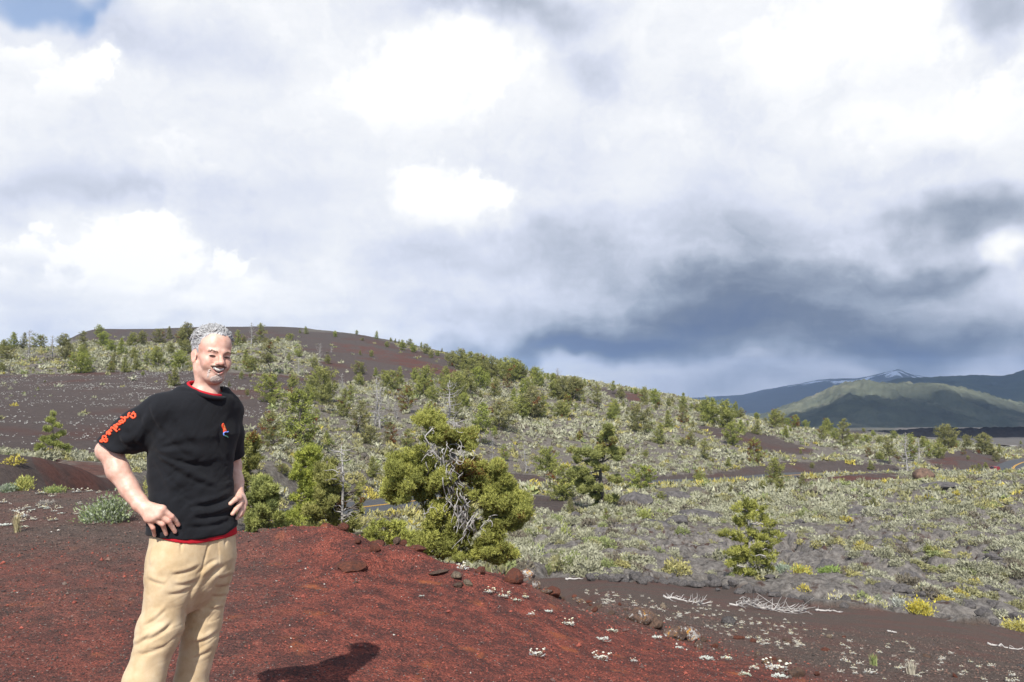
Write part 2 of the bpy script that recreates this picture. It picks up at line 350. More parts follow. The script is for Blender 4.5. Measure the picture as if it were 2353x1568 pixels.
c0 = len(GV); GV = np.concatenate([GV, [[0, 0, -1.66]]])
tf = np.stack([np.full(na - 1, c0), np.arange(na - 1) + 1, np.arange(na - 1)], -1)
ap = lambda a: np.concatenate([a.ravel(), [0]])
def ground_mat(t):
    co = t.n('ShaderNodeTexCoord').outputs['Object']
    red, dark, redf, lava = (t.attr(k).outputs['Fac'] for k in ('red', 'dark', 'redf', 'lava'))
    def nz(scale, det=4.0, rough=.55, off=0): 
        v = t.n('ShaderNodeVectorMath', {0: co, 1: (off, off * .7, off * .3)}, operation='ADD').outputs[0]
        return t.n('ShaderNodeTexNoise', {'Vector': v, 'Scale': scale, 'Detail': det, 'Roughness': rough}).outputs[0]
    def vor(scale): return t.n('ShaderNodeTexVoronoi', {'Vector': co, 'Scale': scale, 'Randomness': 1.0})
    v1 = vor(115.0); v2 = vor(46.0)
    cell = t.n('ShaderNodeSeparateColor', {0: v1.outputs['Color']}); c1 = cell.outputs[0]; c1b = cell.outputs[1]
    cell2 = t.n('ShaderNodeSeparateColor', {0: v2.outputs['Color']}).outputs[0]
    big = nz(.9, 5.0); mid = nz(5.0, 5.0, off=7); hill = nz(.06, 5.0, off=31)
    # red cinder: pebbles from black through maroon to brick red
    mixv = t.math('ADD', t.math('MULTIPLY', c1, .75), t.math('MULTIPLY', cell2, .25))
    redc = t.ramp(mixv, [(0.0, (.055, .034, .031)), (.3, (.135, .050, .040)), (.55, (.27, .072, .050)), (.8, (.345, .098, .066)), (1.0, (.40, .16, .11))])
    redd = t.ramp(mixv, [(0.0, (.040, .030, .028)), (.45, (.105, .046, .039)), (.75, (.17, .055, .043)), (1.0, (.22, .09, .068))])
    redp = t.mix(t.remap(mid, .38, .62), redd, redc)
    orange = t.mix(t.remap(nz(3.2, 4.0, off=3), .6, .74), redp, (.37, .115, .05))
    # dark cinder
    drk = t.ramp(mixv, [(0.0, (.046, .037, .032)), (.5, (.115, .088, .074)), (.85, (.17, .124, .10)), (1.0, (.25, .20, .17))])
    drk = t.mix(t.remap(big, .42, .66), drk, t.mix(.6, drk, (.16, .078, .064)))
    drkf = t.ramp(nz(1.6, 6.0, .7, off=4), [(.25, (.045, .036, .033)), (.5, (.075, .059, .053)), (.75, (.105, .080, .070))])
    drkf = t.mix(t.remap(hill, .5, .68), drkf, (.082, .044, .036))
    geo = t.n('ShaderNodeSeparateXYZ', {0: co}).outputs[1]
    far = t.remap(geo, 14.0, 40.0)
    drk = t.mix(far, drk, drkf)
    redfar = t.ramp(nz(2.0, 5.0, .65, off=14), [(.3, (.05, .026, .023)), (.5, (.105, .040, .030)), (.75, (.145, .062, .045))])
    # soil between sagebrush
    plain = t.remap(geo, 330.0, 600.0)
    soil = t.ramp(nz(2.3, 6.0, .7, off=2), [(.28, (.060, .050, .046)), (.5, (.135, .118, .10)), (.72, (.235, .215, .18))])
    soil = t.mix(plain, soil, t.ramp(nz(.03, 7.0, .7, off=12), [(.3, (.075, .074, .066)), (.5, (.125, .125, .095)), (.7, (.18, .165, .13))]))
    lav = t.ramp(nz(3.4, 7.0, .72, off=5), [(.28, (.030, .026, .024)), (.42, (.125, .113, .102)), (.56, (.215, .195, .175)), (.75, (.34, .315, .275))])
    lav = t.mix(t.remap(nz(1.1, 4.0, off=9), .58, .68), lav, (.085, .052, .042))
    cbase = t.mix(lava, soil, lav)
    cbase = t.mix(dark, cbase, drk)
    cbase = t.mix(t.math('MULTIPLY', t.math('MULTIPLY', redf, .8), t.remap(nz(.22, 5.0, .65, off=44), .34, .62)), cbase, redfar)
    cbase = t.mix(red, cbase, orange)
    cbase = t.mix(t.math('MULTIPLY', t.remap(geo, 250.0, 420.0), .5), cbase, (.062, .060, .056))
    pale = t.math('MULTIPLY', t.math('GREATER_THAN', c1b, .995), t.math('MAXIMUM', red, dark))
    cbase = t.mix(t.math('MULTIPLY', pale, t.math('SUBTRACT', 1.0, far)), cbase, (.34, .30, .26))
    hgt = t.math('ADD', t.math('MULTIPLY', v1.outputs['Distance'], -1.0), t.math('MULTIPLY', t.math('MULTIPLY', v2.outputs['Distance'], -1.2), 1.0))
    bn = t.n('ShaderNodeBump', {'Strength': .7, 'Distance': .008, 'Height': hgt})
    bf = t.n('ShaderNodeBump', {'Strength': .7, 'Distance': .22, 'Height': nz(5.0, 7.0, .75, off=6), 'Normal': bn.outputs[0]})
    return principled(t, cbase, .95, .12, bf.outputs[0])
M_GROUND = material('ground', ground_mat)
me = mesh_np('ground', GV, [q, tf], M_GROUND, True, {'red': ap(g_red), 'dark': ap(g_dark), 'redf': ap(g_redf), 'lava': ap(g_lava)})
tag(link('ground', me), 'red and dark cinder slopes, grey lava field and sagebrush hillside', None, None, 'structure')
# ---- road with markings
def ribbon(c, off, hw, dz, s0=0, s1=None):
    c = c[s0:s1]; T = np.gradient(c[:, :2], axis=0); T /= np.linalg.norm(T, axis=1, keepdims=True); Nn = np.stack([T[:, 1], -T[:, 0]], 1)
    L = c.copy(); R = c.copy(); L[:, :2] += Nn * (off - hw); R[:, :2] += Nn * (off + hw); V = np.stack([L, R], 1); V[..., 2] += dz
    k = np.arange(len(c) - 1) * 2
    return V.reshape(-1, 3), np.stack([k, k + 1, k + 3, k + 2], -1)
M_ASPH = simple_mat('asphalt', (.062, .064, .068), .85, .3, .2, 3.0)
M_YEL = simple_mat('road_paint', (.62, .33, .04), .7, .3, .1, 3.0)
M_WHITE = simple_mat('white_paint', (.7, .7, .68), .7, .3, .1, 3.0)
V, qq = ribbon(ROAD, 0, ROAD_HW, .0)
tag(link('road', mesh_np('road', V, qq, M_ASPH)), 'grey two lane asphalt road winding below the hill', None, None, 'structure')
m = MB(); V, qq = ribbon(ROAD, -.13, .075, .012); m.add(V, qq); V, qq = ribbon(ROAD, .13, .075, .012); m.add(V, qq)
tag(m.build('road_marking', M_YEL), 'double yellow centre line on the asphalt road', None, None, 'structure')
# far pale track across the lava plain
tp = np.array([W(p, 1021 - .012 * (p - 2120), 330) for p in np.linspace(2080, 2900, 60)]); tp[:, 2] = ground(tp[:, 0], tp[:, 1]) + .9
V, qq = ribbon(tp, 0, 2.6, .0); V[1::2, 2] += .25; V[0::2, 2] -= .25
tag(link('path', mesh_np('path', V, qq, simple_mat('pale_track', (.45, .42, .38), .9, .1, .1, .5))), 'pale gravel track crossing the distant lava plain', None, None, 'structure')
# ================================================================== FAR HILLS, AIR, SKY, LIGHT
def ridge(name, prof, Yc, Y0, Y1, zb, mat, label, bumps=(), seed=0, nx=360, ny=120, rough=1.0, detail=.02):
    """a hill: crest outline prof [(px,py)] at depth Yc, falling to zb at depths Y0 (near) and Y1 (far)"""
    P = np.array(prof, float); px = np.linspace(P[0, 0], P[-1, 0], nx); pyc = pchip(P[:, 0], P[:, 1], px)
    zc = W(px, pyc, Yc)[:, 2]; v = np.linspace(0, 1, ny)
    Yv = np.where(v < .62, Y0 + (Yc - Y0) * v / .62, Yc + (Y1 - Yc) * (v - .62) / .38)
    s = np.where(v < .62, np.sin(v / .62 * math.pi / 2)**1.25, np.cos((v - .62) / .38 * math.pi / 2))
    X = (px[None] - CX) / F * Yv[:, None]; YY = np.repeat(Yv[:, None], nx, 1)
    h = zc - zb; Z = zb + h[None] * s[:, None]
    k = 1.0 / (Yc * .06)
    fl = fbm(X * k, YY * k * .6, octv=5, seed=seed, gain=.52)
    gul = np.abs(fbm(X * k * 1.6 + 5, YY * k * .35, octv=3, seed=seed + 5))
    m = s * (1 - .75 * sstep(.85, 1, s))
    Z = Z + h[None] * m[:, None] * (.16 * fl - .16 * gul) * rough + h.mean() * detail * fbm(X * k * 8, YY * k * 8, octv=3, seed=seed + 9) * (.2 + s[:, None])
    for bx, by, sx, sy, am in bumps:
        Z = Z + am * np.exp(-((X - bx) / sx)**2 - ((YY - by) / sy)**2)
    V = np.stack([X, YY, Z], -1).reshape(-1, 3); i = np.arange(ny - 1)[:, None] * nx; kk = np.arange(nx - 1)[None]
    q = np.stack([i + kk, i + kk + 1, i + nx + kk + 1, i + nx + kk], -1).reshape(-1, 4)
    return tag(link(name, mesh_np(name, V, q, mat, True, {'crest': np.repeat((s * (1 + .0 * s))[:, None], nx, 1).ravel()})), label, None, None, 'structure')
def hill_mat(stops, scale, rockc=None, rock_lo=.6, bump=6.0):
    def fn(t):
        co = t.n('ShaderNodeTexCoord').outputs['Object']
        a = t.n('ShaderNodeTexNoise', {'Vector': co, 'Scale': scale, 'Detail': 8.0, 'Roughness': .62}).outputs[0]
        c = t.ramp(a, stops)
        b = t.n('ShaderNodeTexNoise', {'Vector': co, 'Scale': scale * 3.3, 'Detail': 6.0, 'Roughness': .7}).outputs[0]
        c = t.mix(t.remap(b, .35, .7), c, t.mix(.5, c, (.03, .035, .03)))
        if rockc:
            r = t.attr('rock').outputs['Fac'] if False else t.remap(t.n('ShaderNodeTexNoise', {'Vector': co, 'Scale': scale * .8, 'Detail': 5.0, 'Roughness': .6}).outputs[0], rock_lo, rock_lo + .06)
            c = t.mix(r, c, rockc)
        bm = t.n('ShaderNodeBump', {'Strength': .6, 'Distance': bump, 'Height': b})
        return principled(t, c, 1.0, 0.0, bm.outputs[0])
    return fn
M_GHILL = material('green_hill', hill_mat([(.3, (.068, .070, .055)), (.46, (.10, .108, .074)), (.58, (.145, .148, .098)), (.68, (.29, .25, .185))], .0032, (.20, .165, .12), .60))
M_DHILL = material('dark_hill', hill_mat([(.3, (.030, .040, .028)), (.5, (.048, .066, .036)), (.7, (.08, .09, .05))], .0016))
def mountain_fn(t):
    co = t.n('ShaderNodeTexCoord').outputs['Object']
    z = t.n('ShaderNodeSeparateXYZ', {0: co}).outputs[2]
    a = t.n('ShaderNodeTexNoise', {'Vector': co, 'Scale': .0012, 'Detail': 8.0, 'Roughness': .62}).outputs[0]
    v = t.n('ShaderNodeVectorMath', {0: co, 1: (.004, .0006, .0008)}, operation='MULTIPLY').outputs[0]
    g = t.n('ShaderNodeTexNoise', {'Vector': v, 'Scale': 1.0, 'Detail': 3.0, 'Roughness': .5}).outputs[0]
    c = t.ramp(a, [(.3, (.03, .036, .034)), (.55, (.05, .056, .046)), (.75, (.07, .07, .055))])
    lvl = t.math('ADD', t.attr('crest').outputs['Fac'], t.math('MULTIPLY', t.math('SUBTRACT', g, .5), .30))
    snow = t.math('MULTIPLY', t.math('MULTIPLY', t.remap(lvl, .88, .90), t.remap(a, .49, .53)), t.math('MULTIPLY', t.remap(z, -150.0, -90.0), t.remap(t.attr('crest').outputs['Fac'], .992, .975)))
    return principled(t, t.mix(snow, c, (.8, .82, .85)), .9, .1)
M_MOUNT = material('mountain', mountain_fn)
ridge('mountain', [(1300, 925), (1480, 918), (1550, 911), (1585, 915), (1628, 912), (1660, 910), (1700, 908), (1760, 893), (1830, 882), (1880, 872), (1920, 871), (1960, 872), (2010, 862), (2040, 853), (2062, 847), (2085, 855), (2110, 864), (2200, 872), (2353, 890), (2600, 900), (2900, 930)], 9200, 5200, 11800, -480, M_MOUNT, 'far blue mountain ridge with streaks of snow along its crest', seed=61, nx=420, ny=140)
ridge('hills', [(1900, 905), (1980, 893), (2040, 876), (2085, 868), (2130, 867), (2200, 863), (2260, 864), (2300, 865), (2353, 850), (2450, 838), (2600, 842), (2900, 880)], 4600, 2700, 6500, -260, M_DHILL, 'dark green ridge behind the grassy hill', seed=63, rough=.8)
ridge('hill', [(1715, 991), (1745, 970), (1795, 941), (1850, 919), (1890, 903), (1920, 888), (1950, 880), (1975, 876), (1996, 874), (2020, 879), (2100, 882), (2180, 889), (2260, 906), (2353, 935), (2500, 980), (2560, 991)], 2250, 1400, 3400, -150, M_GHILL, 'broad grassy green hill with pale rocky outcrops at its top', seed=65, rough=2.3, detail=.085, bumps=((1240, 1780, 190, 150, 16), (1085, 2080, 90, 90, 10), (1650, 1700, 260, 130, 12)))
# ---- black lava ridge at the foot of the hill
ridge('terrain', [(1700, 1006), (1790, 1000), (1880, 995), (1960, 992), (2040, 989), (2100, 987), (2150, 985), (2230, 984), (2300, 982), (2353, 982), (2600, 982), (2800, 988)], 640, 610, 690, -48, simple_mat('lava_ridge', (.030, .029, .032), 1.0, 0, .4, .3), 'black jagged lava flow edge at the foot of the green hill', seed=67, nx=500, ny=24, rough=2.0, detail=.22)
# ---- clouds high outside the picture that shade the far hills
def cloud(name, cx, cy, cz, sx, sy, sz, seed, label):
    nu, nv = 72, 40
    u, v = np.meshgrid(np.linspace(0, 2 * math.pi, nu, endpoint=False), np.linspace(0, math.pi, nv))
    d = np.stack([np.sin(v) * np.cos(u), np.sin(v) * np.sin(u), np.cos(v)], -1)
    r = 1 + .38 * fbm(d[..., 0] * 1.7 + seed, d[..., 1] * 1.7, d[..., 2] * 1.7 + 4, octv=5, seed=seed)
    P = d * r[..., None] * np.array([sx, sy, sz]); P[..., 2] = np.where(P[..., 2] < 0, P[..., 2] * .35, P[..., 2]); P += np.array([cx, cy, cz])
    i = np.arange(nv - 1)[:, None] * nu; k = np.arange(nu)[None]; k2 = (k + 1) % nu
    q = np.stack([i + k, i + nu + k, i + nu + k2, i + k2], -1).reshape(-1, 4)
    def fn(t): return t.n('ShaderNodeMixShader', {0: .4, 1: t.n('ShaderNodeBsdfDiffuse', {0: (.9, .9, .92, 1)}).outputs[0], 2: t.n('ShaderNodeBsdfTranslucent', {0: (.8, .82, .86, 1)}).outputs[0]})
    return tag(link(name, mesh_np(name, P.reshape(-1, 3), q, material('cloud', fn))), label, None, None, 'structure')
SUN_AZ, SUN_EL = rad(9.2), rad(44.8)       # the sun stands behind the camera, to the left
LDIR = np.array([math.sin(SUN_AZ) * math.cos(SUN_EL), math.cos(SUN_AZ) * math.cos(SUN_EL), -math.sin(SUN_EL)])
def shade_from(target, zc): t = (zc - target[2]) / -LDIR[2]; return np.array(target) - LDIR * t
p = shade_from((3300, 9000, 100), 6200); cloud('cloud', p[0], p[1], p[2], 3900, 3100, 420, 3, 'high cumulus cloud shading the far mountains')
p = shade_from((1900, 4300, 0), 6200); cloud('cloud', p[0], p[1], p[2], 1500, 1000, 300, 5, 'high cumulus cloud shading the dark ridge')
p = shade_from((1330, 1700, -60), 6200); cloud('cloud', p[0], p[1], p[2], 900, 330, 140, 8, 'high cumulus cloud shading the foot of the green hill')
p = shade_from((560, 650, -30), 6200); cloud('cloud', p[0] + 20, p[1], p[2], 330, 70, 60, 11, 'small high cloud shading the black lava edge')
# ---- air
hz = MB().box((0, 0, (320 - 640) / 2), (12900, 12900, (320 + 640) / 2)).data('haze', None)
def hazemat():
    m = bpy.data.materials.new('haze'); m.use_nodes = True; t = NT(m.node_tree); out = t.n('ShaderNodeOutputMaterial')
    v = t.n('ShaderNodeVolumePrincipled', {'Color': (.50, .68, 1.0, 1), 'Density': HAZE_D, 'Anisotropy': 0.0})
    m.node_tree.links.new(v.outputs[0], out.inputs['Volume']); return m
HAZE_D = 6.4e-5
hz.materials.append(hazemat()); tag(link('haze', hz), 'thin blue air over the whole valley', None, None, 'stuff')
# ---- sun
sl = bpy.data.lights.new('sun', 'SUN'); sl.energy = 4.8; sl.angle = rad(.53); sl.color = (1.0, .965, .91)
so = link('sun', sl); so.rotation_euler = Vector(LDIR).to_track_quat('-Z', 'Y').to_euler(); so.location = (-60, -80, 120)
# ---- sky: Nishita air with a procedural deck of cumulus
world = bpy.data.worlds.new('World'); SC.world = world; world.use_nodes = True
def azel(px, py):
    d = W(px, py, 1.0); return math.atan2(d[0], d[1]), math.atan2(d[2], math.hypot(d[0], d[1]))
def build_world():
    t = NT(world.node_tree)
    out = t.n('ShaderNodeOutputWorld')
    d = t.n('ShaderNodeTexCoord').outputs['Generated']
    dn = t.n('ShaderNodeVectorMath', {0: d}, operation='NORMALIZE').outputs[0]
    sx = t.n('ShaderNodeSeparateXYZ', {0: dn}); X, Y, Z = sx.outputs
    az_ = t.math('ARCTAN2', X, Y); el = t.math('ARCSINE', Z)
    # cloud-plane coordinates give perspective to the cloud texture
    zz = t.math('ADD', t.math('MAXIMUM', Z, 0.0), .16)
    plane = t.n('ShaderNodeCombineXYZ', {0: t.math('DIVIDE', X, zz), 1: t.math('DIVIDE', Y, zz), 2: 0.3}).outputs[0]
    def noise(vec, scale, det, rough=.55, color=False, dist=0.0):
        n = t.n('ShaderNodeTexNoise', {'Vector': vec, 'Scale': scale, 'Detail': det, 'Roughness': rough, 'Distortion': dist}); return n.outputs[1 if color else 0]
    uv = t.n('ShaderNodeCombineXYZ', {0: az_, 1: el, 2: 0.0}).outputs[0]
    w1 = t.n('ShaderNodeVectorMath', {0: noise(uv, 5.5, 4.0, .55, True), 1: (.5, .5, .5)}, operation='SUBTRACT').outputs[0]
    w2 = t.n('ShaderNodeVectorMath', {0: noise(uv, 24.0, 5.0, .62, True), 1: (.5, .5, .5)}, operation='SUBTRACT').outputs[0]
    soft = t.n('ShaderNodeVectorMath', {0: t.n('ShaderNodeVectorMath', {0: w1, 1: (.30, .16, 0)}, operation='MULTIPLY').outputs[0], 1: uv}, operation='ADD').outputs[0]
    hard = t.n('ShaderNodeVectorMath', {0: t.n('ShaderNodeVectorMath', {0: w2, 1: (.13, .10, 0)}, operation='MULTIPLY').outputs[0], 1: soft}, operation='ADD').outputs[0]
    def dist(src, px, py, rx, ry, rot=0.0):
        a, e = azel(px, py); a2, _ = azel(px + rx, py); _, e2 = azel(px, py - ry)
        m = t.n('ShaderNodeVectorMath', {0: src, 1: (a, e, 0)}, operation='SUBTRACT').outputs[0]
        if rot: m = t.n('ShaderNodeVectorRotate', {0: m, 'Angle': rot}, rotation_type='Z_AXIS').outputs[0]
        m = t.n('ShaderNodeVectorMath', {0: m, 1: (1 / (a2 - a), 1 / (e2 - e), 0)}, operation='MULTIPLY').outputs[0]
        return t.n('ShaderNodeVectorMath', {0: m}, operation='LENGTH').outputs[1]
    L = t.math('ADD', .835, t.math('MULTIPLY', t.math('SUBTRACT', noise(plane, .9, 7.0, .6), .5), .44))
    L = t.math('ADD', L, t.math('MULTIPLY', t.math('SUBTRACT', noise(hard, 10.0, 7.0, .62), .5), .34))
    def soft_blob(px, py, rx, ry, amp, rot=0.0):
        nonlocal L
        g = t.remap(dist(soft, px, py, rx, ry, rot), 1.0, 0.0, 0.0, amp); L = t.math('ADD', L, g)
    def puff(px, py, rx, ry, amp, rot=0.0, edge=.42, base=.9):
        """cumulus: crisp lit top, dissolving base"""
        nonlocal L
        m = t.remap(dist(hard, px, py, rx, ry, rot), 1.0, 1.0 - edge, 0.0, 1.0)
        e0 = azel(px, py + ry * base)[1]; e1 = azel(px, py - ry * .1)[1]
        f = t.remap(el, e0, e1, 0.0, 1.0)
        k = t.math('MULTIPLY', m, f); L = t.math('ADD', L, t.math('MULTIPLY', k, amp))
    for b in SKY_SOFT: soft_blob(*b)
    for b in SKY_PUFF: puff(*b)
    st_ = t.n('ShaderNodeVectorMath', {0: soft, 1: (3.2, 15.0, 1.0)}, operation='MULTIPLY').outputs[0]
    dk = t.remap(dist(soft, 1780, 690, 1300, 300), 1.0, .3, 0.0, 1.0)
    L = t.math('ADD', L, t.math('MULTIPLY', dk, t.math('MULTIPLY', t.math('SUBTRACT', noise(st_, 1.0, 7.0, .6), .5), .44)))
    colr = t.ramp(L, [(0.0, (.085, .125, .235)), (.2, (.160, .198, .275)), (.4, (.325, .375, .465)), (.58, (.54, .585, .69)), (.72, (.72, .76, .88)), (.86, (.90, .92, .96)), (1.0, (1.08, 1.08, 1.08))])
    sky = t.n('ShaderNodeTexSky'); sky.sky_type = 'NISHITA'; sky.sun_disc = False; sky.sun_elevation = SUN_EL; sky.sun_rotation = math.pi + SUN_AZ; sky.altitude = 1800
    # cover: solid ahead and to the sides, broken behind the camera and overhead
    front = t.remap(Y, -.15, .45); low = t.remap(Z, .8, .5)
    brk = t.remap(noise(plane, .55, 5.0, .55), .5, .62)
    cover = t.math('MAXIMUM', t.math('MULTIPLY', front, low), t.math('MULTIPLY', brk, .75))
    for (px, py, rx, ry, rot) in SKY_HOLES:
        h = t.remap(dist(soft, px, py, rx, ry, rot), 1.0, .25, 0.0, .8); cover = t.math('MULTIPLY', cover, t.math('SUBTRACT', 1.0, h))
    b1 = t.n('ShaderNodeBackground', {0: sky.outputs[0], 1: .14}); b2 = t.n('ShaderNodeBackground', {0: colr, 1: .74})
    ms = t.n('ShaderNodeMixShader', {0: cover, 1: b1.outputs[0], 2: b2.outputs[0]})
    t.t.links.new(ms.outputs[0], out.inputs[0])
SKY_SOFT = [
 (1780, 690, 1250, 330, -.36), (1150, 810, 260, 50, -.25), (1400, 805, 420, 46, -.24),
 (1800, 755, 1180, 115, -.38), (1500, 720, 420, 100, -.18), (1300, 790, 380, 62, -.42), (2050, 800, 520, 70, -.22), (2150, 620, 380, 60, -.30), (2250, 505, 420, 75, -.38), (1750, 640, 420, 70, -.18), (2200, 760, 330, 70, -.12),
 (1850, 900, 900, 70, -.22), (1600, 860, 420, 30, .08), (2100, 835, 300, 26, -.15), (2353, 790, 60, 60, .2),
 (1170, 25, 330, 95, -.30), (1350, 150, 170, 120, -.18), (2310, 70, 170, 130, -.26), (1500, 330, 260, 130, .04),
 (150, 440, 330, 95, -.20), (480, 470, 330, 90, -.10), (620, 560, 260, 90, -.16), (1290, 560, 280, 130, -.16), (1050, 610, 300, 70, -.12), (1700, 520, 300, 90, -.08), (1950, 420, 400, 80, -.02),
 (330, 735, 330, 40, -.12), (120, 690, 140, 60, -.08), (900, 690, 300, 60, -.06), (1100, 720, 200, 60, -.15),
 (330, 60, 220, 120, -.16), (560, 120, 260, 100, -.08), (700, 300, 420, 200, .05),
 (1850, 90, 420, 160, .14), (2150, 260, 420, 160, .12), (1000, 200, 420, 170, .10), (100, 200, 260, 160, .10), (1000, 470, 320, 120, .10), (2330, 585, 110, 60, .42),
]
SKY_PUFF = [
 (220, 190, 190, 90, .13, -.5), (60, 110, 130, 90, .16), (310, 170, 60, 60, .14), (960, 200, 270, 150, .14, -.35), (1010, 470, 210, 100, .13), (1110, 450, 80, 70, .10), (230, 610, 260, 110, .20, -.15), (60, 560, 130, 60, .16), (270, 530, 80, 60, .18), (520, 610, 90, 50, .18, -.4), (620, 690, 250, 80, .08), (1900, 60, 210, 130, .10), (2250, 280, 200, 120, .10), (2060, 120, 120, 110, .08), (450, 380, 90, 50, .06),
]
SKY_HOLES = [(110, -34, 260, 78, -.12), (236, 8, 60, 62, -.4)]
build_world()
# ---- camera and render settings
cam = bpy.data.cameras.new('camera'); cam.sensor_width = 36.0; cam.lens = 36.0 * F / 2353.0; cam.clip_end = 60000; cam.clip_start = .05
co = link('camera', cam); co.rotation_euler = (math.pi / 2 + TH, 0, 0); SC.camera = co
SC.view_settings.view_transform = 'Standard'; SC.view_settings.look = 'None'; SC.view_settings.exposure = 0.45; SC.view_settings.gamma = 1
try: SC.cycles.use_denoising = True
except Exception: pass
SC.cycles.volume_bounces = 0; SC.cycles.max_bounces = 6; SC.cycles.diffuse_bounces = 3
# ================================================================== PLANTS AND ROCKS
def leafcol(t, lo, hi, rustc=(.17, .062, .02)):
    tint = t.attr('tint').outputs['Fac']; rust = t.attr('rust').outputs['Fac']
    rnd = t.n('ShaderNodeObjectInfo').outputs['Random']
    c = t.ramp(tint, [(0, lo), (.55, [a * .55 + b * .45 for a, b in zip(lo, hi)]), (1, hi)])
    hsv = t.n('ShaderNodeHueSaturation', {'Hue': t.math('ADD', .482, t.math('MULTIPLY', rnd, .036)), 'Saturation': t.math('ADD', .8, t.math('MULTIPLY', rnd, .22)), 'Value': t.math('ADD', .82, t.math('MULTIPLY', rnd, .36)), 'Color': c})
    return t.mix(rust, hsv.outputs[0], rustc)
def needle_fn(lo, hi):
    def fn(t):
        c = leafcol(t, lo, hi)
        d = principled(t, c, .75, .25)
        tr = t.n('ShaderNodeBsdfTranslucent', {0: c})
        return t.n('ShaderNodeMixShader', {0: .22, 1: d.outputs[0], 2: tr.outputs[0]})
    return fn
M_NEEDLE = material('pine_needles', needle_fn((.105, .125, .024), (.56, .55, .10)))
M_NEEDLE_FAR = material('pine_foliage', needle_fn((.075, .092, .022), (.37, .365, .082)))
M_NEEDLE_BRIGHT = material('bright_pine_needles', needle_fn((.105, .14, .028), (.50, .54, .10)))
def bark_fn(lo, hi):
    def fn(t):
        co = t.n('ShaderNodeTexCoord').outputs['Object']
        v = t.n('ShaderNodeVectorMath', {0: co, 1: (6.0, 6.0, 1.2)}, operation='MULTIPLY').outputs[0]
        n = t.n('ShaderNodeTexNoise', {'Vector': v, 'Scale': 3.0, 'Detail': 6.0, 'Roughness': .7}).outputs[0]
        return principled(t, t.ramp(n, [(.3, lo), (.7, hi)]), .9, .15, t.n('ShaderNodeBump', {'Strength': .6, 'Distance': .02, 'Height': n}).outputs[0])
    return fn
M_BARK = material('bark', bark_fn((.045, .036, .03), (.17, .145, .125)))
M_DEAD = material('weathered_wood', bark_fn((.20, .18, .165), (.46, .44, .41)))
M_DARKDEAD = material('dead_wood', bark_fn((.15, .135, .12), (.42, .40, .37)))
M_PALEDEAD = material('bleached_wood', bark_fn((.30, .28, .26), (.55, .52, .49)))
def tris_at(C, S, r, up=.5, aspect=.42, droop=0.0):
    """one thin triangle per centre C, length S, random heading biased outwards/upwards by 'up'"""
    n = len(C); d = r.normal(size=(n, 3)); d[:, 2] = d[:, 2] * .8 + up; d /= np.linalg.norm(d, axis=1, keepdims=True)
    s = np.cross(d, r.normal(size=(n, 3))); s /= np.linalg.norm(s, axis=1, keepdims=True) + 1e-9
    S = np.broadcast_to(S, (n,))[:, None]
    V = np.stack([C - d * S * .5 - s * S * aspect * .5, C - d * S * .5 + s * S * aspect * .5, C + d * S * .6], 1)
    return V.reshape(-1, 3), np.arange(n * 3).reshape(-1, 3)
def clumps(mb, C, R, k, size, r, tint, rust, up=.5, flat=.7, aspect=.42):
    """k triangles in a ball round each centre"""
    n = len(C); off = r.normal(size=(n, k, 3)); off /= np.linalg.norm(off, axis=2, keepdims=True)
    off *= (r.random((n, k, 1)) ** .45); off[..., 2] *= flat
    P = (C[:, None] + off * np.broadcast_to(R, (n,))[:, None, None]).reshape(-1, 3)
    sz = size * (.7 + .6 * r.random(n * k)); V, t = tris_at(P, sz, r, up, aspect)
    tt = np.repeat(np.broadcast_to(tint, (n,)), k) + r.normal(0, .16, n * k)
    ru = np.repeat(np.broadcast_to(rust, (n,)), k) > r.random(n * k)
    mb.add(V, t=t, tint=np.repeat(np.clip(tt, 0, 1), 3), rust=np.repeat(ru.astype(float), 3))
